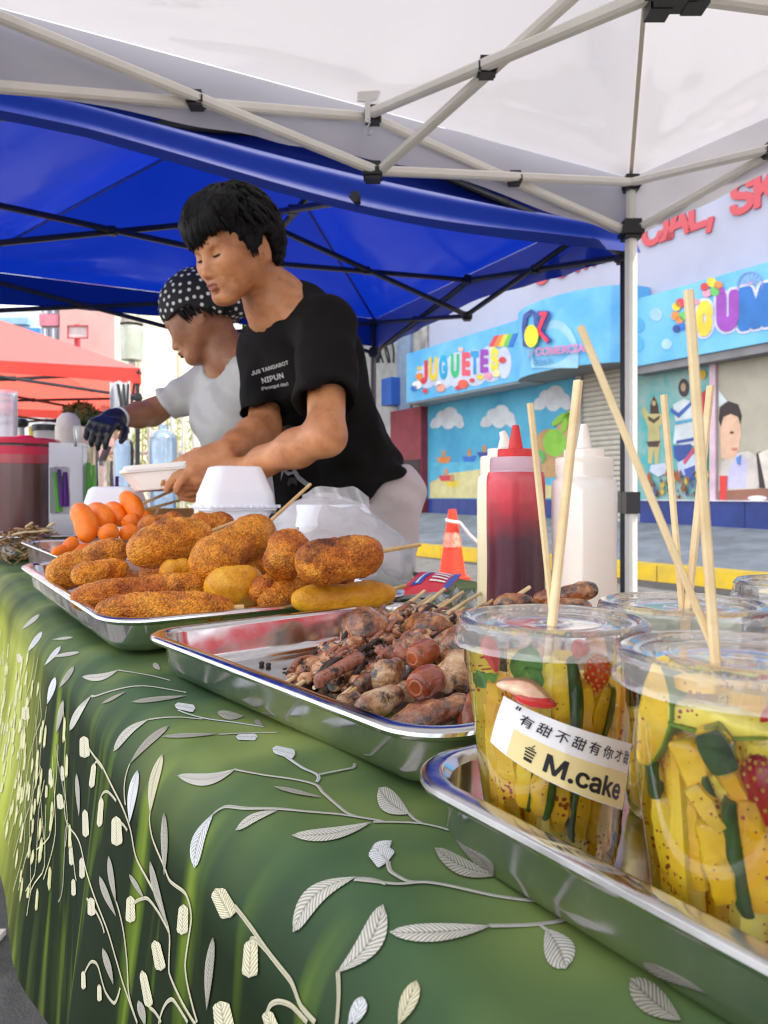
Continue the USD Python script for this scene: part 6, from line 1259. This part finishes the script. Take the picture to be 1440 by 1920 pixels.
obj('rope', tube(np.array([np.interp(np.linspace(0,1,30), np.linspace(0,1,6), np.array(rp)[:,j]) for j in range(3)]).T, .017, 8), pm('white_rope', (.75,.72,.70), .9), None, smooth=True, label='white rope tied round the top of the orange traffic cone', cat='rope')

# ---------------------------------------------------------------- the street to the left
def block(o, nm, px0, px1, Y, z0, z1, mat, depth=4., d=(0,1)):
    a, b = P(px0, 928, Y), P(px1, 928, Y); m = trimesh.creation.box(bounds=[(a[0], Y, z0), (b[0], Y+depth, z1)]); return obj(nm, m, mat, o)
pk = thing('pink_building', 'pale pink building with white window bands beyond the red canopy', 'building')
block(pk, 'wall', 112, 236, 24, 0, 9.5, pm('faded_pink', (.62,.30,.28), .8, var=.35, scale=.5, dark=(.66,.42,.38)), 7); block(pk, 'corner_wall', 77, 112, 24.2, 0, 9.5, C_(.62,.62,.68), 7)
for y0, y1 in ((540,556),(590,612),(650,672)):
    a, b = P(76,y0,24.15), P(112,y1,24.15); obj('pink_band', trimesh.creation.box(bounds=[(a[0],24.05,b[2]),(b[0],24.18,a[2])]), C_(.66,.22,.28), pk)
for x0, x1 in ((80,90),(96,106)):
    for y0, y1 in ((558,588),(616,648)):
        a, b = P(x0,y0,24.1), P(x1,y1,24.1); w_ = obj('window', trimesh.creation.box(bounds=[(a[0],24.10,b[2]),(b[0],24.18,a[2])]), C_(.40,.42,.52), pk); obj('window_frame', trimesh.creation.box(bounds=[((a[0]+b[0])/2-.02,24.06,b[2]),((a[0]+b[0])/2+.02,24.095,a[2])]), WHT, w_)
bh_ = thing('basketball_hoop', 'red basketball hoop and post in front of the pink building', 'hoop'); q = P(145,630,20)
obj('post', bar((q[0],20,0), (q[0],20,q[2]+.3), .14), C_(.55,.05,.06), bh_); fr = P(147,623,19.8); obj('backboard', box((fr[0],19.8,fr[2]), (.50,.05,.30)), C_(.70,.55,.55), bh_)
for s in (-1,1): obj('frame', box((fr[0]+s*.26,19.76,fr[2]), (.03,.04,.32)), C_(.55,.06,.07), bh_); obj('frame', box((fr[0],19.76,fr[2]+s*.16), (.55,.04,.03)), C_(.55,.06,.07), bh_)
cr = thing('cream_building', 'tall cream walled building behind the woman', 'building')
cq = P(238,928,11.5); cu, cn = np.array([.55,.835,0]), np.array([.835,-.55,0])
def cbox(nm, u0, u1, z0, z1, o0, o1, mat): m = trimesh.creation.box(bounds=[(u0,z0,o0),(u1,z1,o1)]); V = m.vertices.copy(); m.vertices = np.array([np.array([cq[0],cq[1],0])+cu*a+Z3*b+cn*c for a, b, c in V]); m.fix_normals(); obj(nm, m, mat, cr)
cbox('wall', 0, 2.5, 0, 6.2, -.3, 0, pm('cream_wall', (.80,.76,.60), .85, var=.08, scale=.8)); cbox('cornice', -.05, 2.55, 6.2, 6.4, -.35, .1, C_(.60,.52,.34)); cbox('base_course', 0, 2.5, 0, .9, .003, .04, C_(.62,.60,.52))
for i in range(3): cbox('pilaster', .2+i*.8, .32+i*.8, .9, 6.2, .003, .06, C_(.78,.73,.55))
wt = thing('white_building', 'distant white building with a blue awning at the left edge', 'building'); block(wt, 'wall', -160, 76, 34, 0, 9.3, C_(.70,.71,.72), 6); block(wt, 'awning', 28, 74, 33.6, 7.8, 8.45, C_(.05,.26,.55), .5); block(wt, 'sign_band', -10, 52, 33.7, 8.65, 8.95, C_(.30,.50,.62), .28)
for i in range(5): block(wt, 'window', -120+i*34, -100+i*34, 33.93, 4.5, 6.5, C_(.30,.36,.42), .06)
lp = thing('street_lamp', 'pale green lantern on a white post at the corner of the cream wall', 'lamp'); q = P(247,700,11); obj('post', bar((q[0],11,0), (q[0],11,P(247,680,11)[2]), .10), C_(.72,.72,.66), lp); t_ = P(247,640,11)
obj('lantern', lathe([(.03,-.30),(.15,-.28),(.17,.15),(.15,.22),(.05,.25)], 16, (t_[0],11,t_[2])), C_(.50,.56,.46), lp, smooth=40); obj('lantern_cap', lathe([(.17,.25),(.15,.33),(.02,.36)], 16, (t_[0],11,t_[2])), C_(.30,.27,.24), lp, smooth=40)
# trees
def tree(lab, base, h, r, seed, nleaf, col, name='leafy_tree'):
    rr = np.random.default_rng(seed); o = thing(name, lab, 'tree'); b = np.array([*base, 0.]); tr = [tube([b, b+np.array([.05,0,h*.3]), b+np.array([0,.1,h*.6])], [.16*h/5,.12*h/5,.07*h/5], 10)]
    cl = [(b+np.array([rr.normal(0,r*.45), rr.normal(0,r*.45), h*rr.uniform(.50,.95)]), r*rr.uniform(.28,.5)) for _ in range(16)]
    for c, q in cl[:8]: tr.append(tube([b+Z3*h*.45, (b+Z3*h*.5+c)/2+Z3*.1, c], [.06*h/5,.04*h/5,.015*h/5], 6))
    obj('trunk', cat(tr), pm('tree_bark', (.16,.11,.07), .9, var=.4, scale=10.), o, smooth=True); V = []; F = []
    for i in range(nleaf):
        c, q = cl[i % len(cl)]; d = rr.normal(0,1,3); d /= np.linalg.norm(d); p = c+d*q*rr.uniform(.55,1.0)**.6; u = rr.normal(0,1,3); u /= np.linalg.norm(u); v = np.cross(u, d); v /= np.linalg.norm(v)+1e-9; s = rr.uniform(.05,.10)*h/5
        k = len(V); V += [p-u*s, p+v*s*.45, p+u*s, p-v*s*.45]; F += [[k,k+1,k+2],[k,k+2,k+3]]
    n = 'leaf_'+name+str(seed); _mats[n] = usdkit.material(stage, '/World/Looks/'+n, {'g': ('geometry', {}), 'r': ('rgb_ramp', {'ramp': [(0, tuple(x*.55 for x in col)), (1, col)]}), 'd': ('diffuse_bsdf', {}), 't': ('translucent_bsdf', {}), 'm': ('mix_closure', {'fac': .45})}, [('g.random_per_island','r.fac'),('r.color','d.color'),('r.color','t.color'),('d.BSDF','m.closure1'),('t.BSDF','m.closure2')], surface='m.closure')
    obj('crown', trimesh.Trimesh(np.array(V), F, process=False), _mats[n], o, kind='stuff'); return o
q = P(455,600,17); tree('bright green tree showing between the two vendors', (q[0],17.5), 6.4, 2.2, 5, 9000, (.22,.34,.04)); q = P(590,700,21); tree('green tree hidden behind the young man', (q[0],21), 6.5, 2.6, 6, 5000, (.10,.20,.03))
# red canopy down the street, and the one whose red shows in the trays
M_dkf = M_dark_frame
red1 = canopy('red_canopy', 'faded red canopy with dark frame on the left side of the street', 'canopy', (-1.98,6.0), (-.94,-.35), (-.35,.94), 3.6, 3.4, 1.95, .85, M_red_fab, M_dkf, .024, .2, 1.80, val=(.12,.12,.12,.12), seed=40, jw=.04)
red2 = canopy('red_canopy', 'red canopy on the open right side of the road, out of the picture', 'canopy', (3.0,.6), (.62,-.78), (.78,.62), 3.4, 3.2, 2.35, .6, M_red_deep, M_dkf, .024, .2, 1.9, val=(1.2,.3,.3,1.2), seed=60, jw=.04, center=False)
bn = thing('hanging_banner', 'black and white banner hanging under the corner of the red canopy', 'banner')
V = [P(206+38*i/11, 716+56*j/5+2*math.sin(i), 5.6+.05*math.sin(i*1.1)) for i in range(12) for j in range(6)]; obj('cloth', trimesh.Trimesh(np.array(V), grid_faces(12,6), process=False), C_(.66,.66,.70), bn, smooth=True)
for (x0,x1,sh) in ((218,224,8),(229,234,4),(238,243,-2)):
    V = [P(x0+(x1-x0)*i+sh*j/5, 720+48*j/5, 5.52) for i in range(2) for j in range(6)]; obj('stripe', trimesh.Trimesh(np.array(V), grid_faces(2,6), process=False), C_(.03,.03,.03), bn)
# bamboo hedge and low wall behind the woman's arm
lw = thing('white_fence', 'pale rail fence with thin posts behind the spotted headscarf woman', 'fence')
for i in range(9): x = 196+i*21; q = P(x, 870, 9); obj('post', bar((q[0],9,0), (q[0],9,P(x,752,9)[2]), .035), C_(.62,.64,.60), lw)
for y in (756, 850, 900): a, b = P(192,y,9.04), P(372,y,9.04); obj('rail', bar(a, b, .04), C_(.66,.67,.62), lw)
for i in range(11):
    rr = np.random.default_rng(90+i); x = 200+i*16+rr.uniform(-4,4); q = P(x, 870, 9.6); o = thing('bamboo_plant', ['tall thin','leafy','leaning','sparse'][i%4]+f' pale bamboo plant behind the fence, '+['at its left end','second from the left','third from the left','fourth from the left','left of the middle','in the middle','right of the middle','fourth from the right','third from the right','second from the right','at its right end'][i], 'plant', 'bamboo plants behind the white fence'); V = []; F = []
    top = P(x, 745+rr.uniform(0,25), 9.6)[2]; obj('stem', tube([(q[0],9.6,0),(q[0]+.03,9.6,top*.5),(q[0]+rr.uniform(-.1,.1),9.6,top)], [.02,.016,.008], 6), C_(.40,.42,.16), o)
    for k in range(70):
        p = np.array([q[0]+rr.normal(0,.10), 9.6+rr.normal(0,.08), rr.uniform(.5,top)]); u = np.array([rr.normal(0,.6), rr.normal(0,.4), rr.uniform(-1,.4)]); u /= np.linalg.norm(u); v = np.cross(u, [0,1,0]); j = len(V); V += [p-u*.07, p+v*.014, p+u*.07, p-v*.014]; F += [[j,j+1,j+2],[j,j+2,j+3]]
    obj('leaves', trimesh.Trimesh(np.array(V), F, process=False), C_(.42,.46,.20), o, kind='stuff')
# ---------------------------------------------------------------- wrappings and odds and ends on the table
M_foam = pm('white_foam', (.82,.81,.87), .55, bump=.12, bscale=500., dist=.0006, subsurface_weight=.25, subsurface_scale=.01)
M_foamw = pm('warm_foam', (.84,.74,.68), .55, bump=.12, bscale=500., dist=.0006, subsurface_weight=.25, subsurface_scale=.01)
def ring(L, W, r, n=6): return rrect(L, W, r, n)-np.array([L/2, W/2])
def loft(levels, cap=True):
    """levels: (L, W, corner radius, z)"""
    V = []; n = None
    for L, W, r, z in levels: q = ring(L, W, r); n = len(q); V += [(x, y, z) for x, y in q]
    F = []
    for i in range(len(levels)-1):
        for k in range(n): a, b = i*n+k, i*n+(k+1)%n; F += [[a,b,b+n],[a,b+n,a+n]]
    if cap:
        c = len(V); V.append((0,0,levels[-1][3])); o = (len(levels)-1)*n
        for k in range(n): F.append([o+k, o+(k+1)%n, c])
    return trimesh.Trimesh(np.array(V), F, process=False)
def rotz(m, rz, loc):
    m = m.copy(); m.apply_transform(trimesh.transformations.rotation_matrix(rz, [0,0,1])); m.apply_translation(loc); return m
# the stack of closed foam boxes: one on another, each lid and base its own
cst = P(440,928,1.47)
for i, z in enumerate((.754,.812,.870)):
    lab = ['bottom foam box of the white stack, hidden behind the corn dogs','middle foam box of the white stack','topmost foam box of the white stack, its lid showing'][i]
    o = thing('foam_box', lab, 'foam box', 'white foam boxes stacked behind the corn dogs', (cst[0],cst[1],z), [.60,.52,.42][i])
    obj('base', loft([(.085,.085,.02,0),(.10,.10,.022,.001),(.128,.128,.026,.034),(.144,.144,.028,.036),(.144,.144,.028,.0395)], False), M_foam, o, smooth=35)
    if i == 1:
        for k in range(6): obj('nested_rim', loft([(.140,.140,.02,.030+.0055*k),(.152,.152,.02,.0315+.0055*k),(.152,.152,.02,.033+.0055*k),(.140,.140,.02,.0335+.0055*k)], False), M_foam, o, smooth=20)
    if i == 2: obj('rim_notches', cat([box((s*.0735,y,.043),(.004,.004,.006)) for s in (-1,1) for y in np.arange(-.06,.061,.011)]+[box((y,s*.0735,.043),(.004,.004,.006)) for s in (-1,1) for y in np.arange(-.06,.061,.011)]), M_foam, o, kind='stuff')
    obj('lid', loft([(.145,.145,.028,.0400),(.145,.145,.028,.0435),(.136,.136,.026,.0455),(.133,.133,.025,.066),(.126,.126,.024,.074),(.094,.094,.021,.118),(.086,.086,.019,.1205)] if i == 2 else [(.145,.145,.028,.04),(.145,.145,.028,.0435),(.12,.12,.024,.056)]), M_foam, o, smooth=35)
# the open box in the man's hands
ob = thing('foam_box', 'long cream foam box held in the hands of the young man', 'foam box'); cbx = P(312,896,1.60); ax = unit(P(386,880,1.60)-P(238,892,1.60)); ay = unit(np.cross(Z3, ax)); az = np.cross(ax, ay)
obj('base', onto(loft([(.105,.095,.03,-.026),(.125,.105,.035,-.024),(.158,.138,.03,.012),(.166,.146,.03,.0135),(.166,.146,.03,.0165)], False), cbx, ax, ay, az), M_foamw, ob, smooth=35)
obj('lid', onto(loft([(.165,.145,.03,.017),(.165,.145,.03,.0195),(.158,.138,.03,.021),(.150,.128,.028,.028),(.146,.124,.026,.0285)]), cbx, ax, ay, az), M_foamw, ob, smooth=35)
o = thing('foam_bowl', 'upturned lavender foam bowl behind the orange sausages', 'foam bowl', None, tuple(P(217,950,1.80)-Z3*.0)); obj('bowl', loft([(.150,.130,.03,-.03),(.145,.125,.03,-.02),(.115,.095,.03,.040),(.100,.080,.03,.048)]), M_foam, o, smooth=40)
# the plastic bag round a pile of foam boxes
M_bag = _mats['bag'] = usdkit.material(stage, '/World/Looks/milky_bag', {'tc': ('texture_coordinate', {}), 'n': ('noise_texture', {'scale': 26., 'detail': 7., 'distortion': 1.5}), 'b': ('bump', {'strength': .8, 'distance': .014}), 'd': ('diffuse_bsdf', {'color': (.84,.82,.84)}), 't': ('translucent_bsdf', {'color': (.82,.80,.80)}), 'm': ('mix_closure', {'fac': .45}), 'g': ('glossy_bsdf', {'roughness': .22}), 'f': ('fresnel', {'IOR': 1.4}), 'm2': ('mix_closure', {}), 'tr': ('transparent_bsdf', {}), 'm3': ('mix_closure', {'fac': .25})},
   [('tc.object','n.vector'),('n.fac','b.height'),('b.normal','g.normal'),('b.normal','d.normal'),('d.BSDF','m.closure1'),('t.BSDF','m.closure2'),('m.closure','m3.closure1'),('tr.BSDF','m3.closure2'),('m3.closure','m2.closure1'),('g.BSDF','m2.closure2'),('f.fac','m2.fac')], surface='m2.closure')
bgc = P(634,928,1.33); bag = thing('plastic_bag', 'milky plastic bag of foam boxes behind the corn dogs', 'plastic bag')
def crumple(m, amp, s, seed):
    V = m.vertices; n = m.vertex_normals; r1 = np.abs(meshkit.fbm(V*s, 3, seed)-.5)*2; m.vertices = V+n*((.30-r1)*amp)[:, None]; return m
S = SDF(bgc*np.array([1,1,0])+np.array([-.22,-.2,.70]), bgc*np.array([1,1,0])+np.array([.22,.2,1.02]), .0055)
for c, r in (((-.02,0,.83),(.115,.095,.075)),((.055,.0,.82),(.07,.085,.068)),((-.055,.01,.83),(.07,.08,.07)),((-.02,.0,.89),(.075,.065,.045)),((.095,-.01,.80),(.03,.06,.055))): S.ell(bgc*np.array([1,1,0])+np.array(c), r, None, .03)
m = S.mesh(lambda F, p: np.maximum(F, .752-p[..., 2])); m = crumple(m, .016, 14., 3); obj('bag', m, M_bag, bag, smooth=True)
pts = [P(566,930,1.33),P(590,922,1.30),P(625,916,1.30),P(662,920,1.30),P(692,935,1.32)]; k = np.linspace(0,1,40); pp = np.array([np.interp(k, np.linspace(0,1,5), np.array(pts)[:,j]) for j in range(3)]).T
V = np.array([q+Z3*(-.030+.035*j/4+.003*math.sin(i*.33+j))+np.array([0,.006*math.sin(i*.3+j*.5),0]) for i, q in enumerate(pp) for j in range(5)]); obj('bag_mouth', trimesh.Trimesh(V, grid_faces(40,5), process=False), pane_mat('thin_film', (.95,.95,.95), extra=.12, rough=.15, frost=.35), bag, smooth=True)
for i, z in enumerate((.755,.84)): obj('box_inside', rotz(loft([(.12,.10,.02,0),(.15,.13,.02,.04),(.15,.13,.02,.044),(.12,.10,.02,.078)]), .5, (bgc[0]-.02,bgc[1],z)), M_foam, bag, smooth=35)
M_film = pane_mat('clear_film', (.96,.97,.96), extra=.10, rough=.10, frost=.22, fcol=(.75,.80,.72))
def film(nm, lab, c, sx, sy, h, rz, mat, seed, n=46):
    g = np.linspace(-1,1,n); X, Y = [q.ravel() for q in np.meshgrid(g, g, indexing='ij')]; q = np.stack([X*2.2,Y*2.2,X*0+seed],1); z = np.abs(meshkit.fbm(q, 4, seed)-.5)*2*h*(1.15-np.maximum(np.abs(X),np.abs(Y))**2)+.0015
    ed = 1+.10*(meshkit.noise(q*2.3, seed+4)-.5); V = np.stack([X*sx*ed, Y*sy*ed, z], 1); m = trimesh.Trimesh(V, grid_faces(n,n), process=False); obj(nm, rotz(m, rz, c), mat, None, smooth=True, label=lab, cat='plastic')
q = P(730,1062,1.30); film('bag_tail', 'loose tail of the milky bag lying on the cloth', (q[0],q[1]+.05,TZ), .10, .06, .06, .4, M_bag, 5)
q = P(880,1100,1.22); film('clear_wrap', 'crumpled clear wrap lying left of the squeeze bottles', (q[0]-.01,q[1],TZ), .085, .075, .07, .9, M_film, 8)
# the red sachet: printed in red, white and blue
sa = thing('red_packet', 'small red, white and blue packet lying behind the trays', 'packet'); A, B, C, D = P(736,1118,1.12), P(788,1072,1.20), P(868,1076,1.20), P(838,1108,1.12)
def quad(A, B, C, D, nm, mat, lift_=0, u=(0,1), v=(0,1), n=14):
    V = []
    for a in np.linspace(*u, n):
        for b in np.linspace(*v, n): V.append((A*(1-a)+D*a)*(1-b)+(B*(1-a)+C*a)*b+Z3*(.010*math.sin(math.pi*a)*math.sin(math.pi*b)+lift_))
    obj(nm, trimesh.Trimesh(np.array(V), grid_faces(n,n), process=False), mat, sa, smooth=True)
quad(A,B,C,D,'packet',pm('packet_red', (.62,.03,.05), .3)); quad(A,B,C,D,'blue_panel',pm('packet_blue', (.04,.10,.42), .3),.001,(.20,.42),(.25,.92)); quad(A,B,C,D,'white_stripe',pm('packet_white', (.8,.78,.78), .3),.0016,(.27,.33),(.3,.85))
for k in range(4): quad(A,B,C,D,'white_mark',_mats['packet_white'],.0016,(.55,.86),(.30+.13*k,.36+.13*k))
quad(A,B,C,D,'blue_end',_mats['packet_blue'],.001,(.88,.99),(.1,.9))
# chopsticks and wood under the man's hands
for i, (a, b, lab) in enumerate([((268,944,1.62),(352,908,1.66),'pale stick leaning up beside the orange sausages'),((272,956,1.60),(338,938,1.66),'second pale stick under the first'),((290,968,1.6),(300,948,1.66),'short wood end below the sticks')]): stick('wooden_stick', lab, 'stick', P(*a), P(*b), .0032, M_stickp if i == 0 else M_stick, 'loose wooden sticks by the vendor hands')
o = thing('wooden_box', 'small wooden box of sticks beside the foam stack', 'box'); q = P(320,968,1.72); obj('box', rotz(loft([(.10,.10,.004,-.10),(.10,.10,.004,.018),(.09,.09,.004,.018),(.09,.09,.004,-.03)]), .3, q), pm('orange_wood', (.45,.24,.08), .6, var=.3, scale=20.), o)
# drink dispenser
dc = P(30,928,2.50); ds = thing('drink_dispenser', 'large clear drink dispenser of brown tea with a red lid', 'dispenser', None, (dc[0],dc[1],TZ+.004)); R = .135
zz = lambda y: CZ-(y-PY0)/FPX*2.5-TZ-.004
obj('tank', lathe([(.01,0),(R*.92,.002),(R*.95,.012),(R*.985,zz(838)),(R,zz(834))], 56), pane_mat('dispenser_plastic', (.98,.86,.86), extra=.03, rough=.2, frost=.05, fcol=(.8,.4,.4)), ds, smooth=40)
obj('tea', lathe([(.001,.006),(R*.90,.007),(R*.945,.10),(R*.965,zz(872)),(.001,zz(872))], 56), pm('brown_tea', (.16,.045,.040), .25, var=.15, scale=8.), ds, smooth=40)
obj('red_rim', lathe([(R*.975,zz(871)),(R*.988,zz(840)),(R*.96,zz(840)),(R*.945,zz(871))], 56), pm('dispenser_red', (.70,.025,.075), .35), ds, smooth=40)
obj('lid', lathe([(R*1.0,zz(835)),(R*1.04,zz(835)),(R*1.05,zz(828)),(R*1.0,zz(824)),(.001,zz(823))], 56), _mats['dispenser_red'], ds, smooth=40); obj('lid_knob', lathe([(.028,zz(825)),(.030,zz(819)),(.026,zz(817)),(.001,zz(817))], 24, (.03,0,0)), _mats['dispenser_red'], ds, smooth=40)
lm = lathe([(R*1.003,zz(940)),(R*1.006,zz(862))], 80); keep = [f for f in lm.faces if all(-2.6 < math.atan2(lm.vertices[i][1], lm.vertices[i][0]) < -1.62 for i in f)]; obj('paper_tag', trimesh.Trimesh(lm.vertices, keep, process=True), C_(.70,.66,.70), ds, smooth=True)
lm = lathe([(R*1.008,zz(884)),(R*1.010,zz(874))], 80); keep = [f for f in lm.faces if all(-2.6 < math.atan2(lm.vertices[i][1], lm.vertices[i][0]) < -1.62 for i in f)]; obj('tag_band', trimesh.Trimesh(lm.vertices, keep, process=True), C_(.62,.08,.10), ds, smooth=True)
def can(nm, lab, cat_, px, Y, r, y0, y1, mat, parts=()):
    c = P(px, 928, Y); z0 = max(TZ+.004, CZ-(y1-PY0)/FPX*Y); z1 = CZ-(y0-PY0)/FPX*Y; h = z1-z0; o = thing(nm, lab, cat_, None, (c[0],c[1],z0)); obj('body', lathe([(.001,0),(r*.9,0),(r*.95,.006),(r,h*.7),(r,h-.002),(r*.97,h)], 36), mat, o, smooth=40); return o, r, h
M_fr = pane_mat('frosted_plastic', (.95,.95,.96), extra=.05, rough=.2, frost=.55, fcol=(.80,.76,.82)); M_clr = pane_mat('clear_glass', (.95,.96,.95), extra=.05, rough=.05, frost=.06)
o, r, h = can('drink_dispenser', 'tall frosted dispenser with a red tube at the far left', 'dispenser', 6, 2.85, .050, 733, 1030, M_fr); obj('tube', tube([(.0,-.045,h*.2),(.0,-.045,h*.95)], .006, 8), pm('red_tube', (.75,.12,.10), .4), o, smooth=True)
o, r, h = can('food_tub', 'pale tub with a black lid behind the tea dispenser', 'tub', 88, 3.0, .050, 808, 1030, C_(.66,.62,.58)); obj('lid', lathe([(r*.9,h),(r*1.12,h),(r*1.12,h+.022),(r*.9,h+.026),(.001,h+.026)], 32), M_joint, o, smooth=40)
o, r, h = can('white_jar', 'tall rounded white jar behind the straws', 'jar', 128, 2.9, .048, 800, 1020, C_(.80,.70,.62)); obj('dome', lathe([(r*.97,h),(r*.85,h+.03),(r*.5,h+.05),(.001,h+.056)], 32), C_(.80,.70,.62), o, smooth=True)
o, r, h = can('black_scoop', 'black round scoop standing among the jars', 'scoop', 40, 3.05, .012, 800, 1030, C_(.6,.58,.6)); obj('bowl', blob([(0,0,h-.005),(0,0,h+.035)], .028, 20, 20), M_joint, o, smooth=True)
o, r, h = can('yellow_bottle', 'slim yellow bottle leaning among the jars at the far left', 'bottle', 62, 3.05, .016, 800, 1020, C_(.80,.62,.08))
o, r, h = can('cup_of_drink', 'clear plastic cup gripped by the black glove', 'cup', 156, 2.09, .026, 800, 838, M_clr)
# white caddy with straws
cc = P(128,928,2.36); o = thing('straw_caddy', 'frosted plastic caddy with a wide opening in its side', 'caddy', None, (cc[0],cc[1],TZ+.004), .25); zc = CZ-(832-PY0)/FPX*2.36-TZ-.004
fw_ = union_all([sbox(-.048,0,.048,zc)])-affinity.translate(sbox(-.038,.13,.004,.26).buffer(.008), 0, 0)
obj('front', onto(extrude(fw_, .003), (0,-.045,0), (1,0,0), (0,0,1), (0,-1,0)), M_fr, o); obj('back', box((0,.045,zc/2), (.096,.003,zc)), M_fr, o)
for s in (-1,1): obj('side', box((s*.048,0,zc/2), (.003,.087,zc)), M_fr, o)
obj('bottom', box((0,0,.002), (.09,.087,.003)), M_fr, o)
GRS, PUS = C_(.22,.72,.10), C_(.18,.04,.34)
def straws(lab, px, Y, n, mat, y0, y1, spread, group):
    for i in range(n):
        x = px+spread*(i/(max(1,n-1))-.5); obj('drinking_straw', tube([P(x, y1, Y+.012*(i%3)), P(x+(i%2-.5)*5-2, y0+(i*7)%9, Y+.012*(i%3))], .0062, 8), mat, None, smooth=40, label=lab+', '+['leftmost','second','third','fourth','fifth','sixth','seventh','rightmost'][i if i < n-1 else 7], cat='straw', group=group)
straws('green straw in the frosted caddy', 111, 2.37, 2, GRS, 885, 960, 5, 'green straws in the caddy'); straws('purple straw in the frosted caddy', 121, 2.37, 3, PUS, 880, 950, 12, 'purple straws in the caddy'); straws('bright green straw in the row beside the glass jar', 166, 2.42, 7, GRS, 866, 950, 26, 'green straws by the jar'); straws('purple straw right of the glass jar', 216, 2.5, 2, PUS, 886, 945, 6, 'purple straws by the jar')
can('glass_jar', 'clear glass jar beside the bright green straws', 'jar', 196, 2.46, .026, 864, 1000, M_clr); can('glass_jar', 'greenish glass jar behind the bright green straws', 'jar', 166, 2.62, .034, 836, 1000, pane_mat('green_glass', (.88,.92,.80), extra=.05, rough=.06, frost=.2, fcol=(.6,.62,.45)))
o = thing('black_phone', 'dark tilted box leaning above the glass jar', 'box'); obj('box', bar(P(188,872,2.7), P(203,836,2.7), .035, .02), C_(.25,.18,.20), o)
for px, x1, y0, lab, r in ((229,236,815,'narrow pale blue water bottle behind the table',.045),(306,322,800,'wide pale blue water bottle left of the young man',.075)):
    o, r, h = can('water_bottle', lab, 'bottle', px, 4.2, r, y0+22, 985, pane_mat('pale_blue_plastic', (.72,.84,.95), extra=.06, rough=.1, frost=.45, fcol=(.50,.66,.85))); obj('neck', lathe([(r,h),(r*.8,h+.03),(r*.35,h+.05),(r*.33,h+.075),(.001,h+.076)], 28), _mats['pale_blue_plastic'], o, smooth=40)
o = thing('black_bag', 'slim black bottle shaped bag by the narrow water bottle', 'bag'); q = P(241,865,4.3); obj('bag', blob([q-Z3*.06, q+Z3*.13], .03, 18, 22, amp=.006, scale=30.), M_joint, o, smooth=True)
sd = thing('side_table', 'white side table carrying the water bottles', 'table'); q = P(268,880,4.3); obj('top', box((q[0],4.35,.76), (.62,.5,.03)), C_(.80,.80,.80), sd)
for sx in (-.27,.27):
    for sy in (-.2,.2): obj('leg', box((q[0]+sx,4.35+sy,.372), (.04,.04,.744)), C_(.7,.7,.7), sd)
bu = thing('potted_plant', 'dark green potted bush under the red canopy', 'plant'); rr = np.random.default_rng(3); V = []; F = []; c = P(152,780,6.4)
for i in range(900):
    d = rr.normal(0,1,3); d /= np.linalg.norm(d); p = c+d*np.array([.16,.14,.12])*rr.uniform(.5,1); u = rr.normal(0,1,3); u /= np.linalg.norm(u); v = np.cross(u,d); k = len(V); V += [p-u*.04,p+v*.016,p+u*.04,p-v*.016]; F += [[k,k+1,k+2],[k,k+2,k+3]]
obj('leaves', trimesh.Trimesh(np.array(V), F, process=False), C_(.04,.08,.02), bu, kind='stuff'); obj('pot', lathe([(.09,c[2]-.45),(.13,c[2]-.1),(.11,c[2]-.1),(.001,c[2]-.12)], 20, (c[0],c[1],0)), C_(.35,.14,.08), bu, smooth=40); obj('stand', bar((c[0],c[1],0), (c[0],c[1],c[2]-.44), .1), C_(.3,.3,.3), bu)
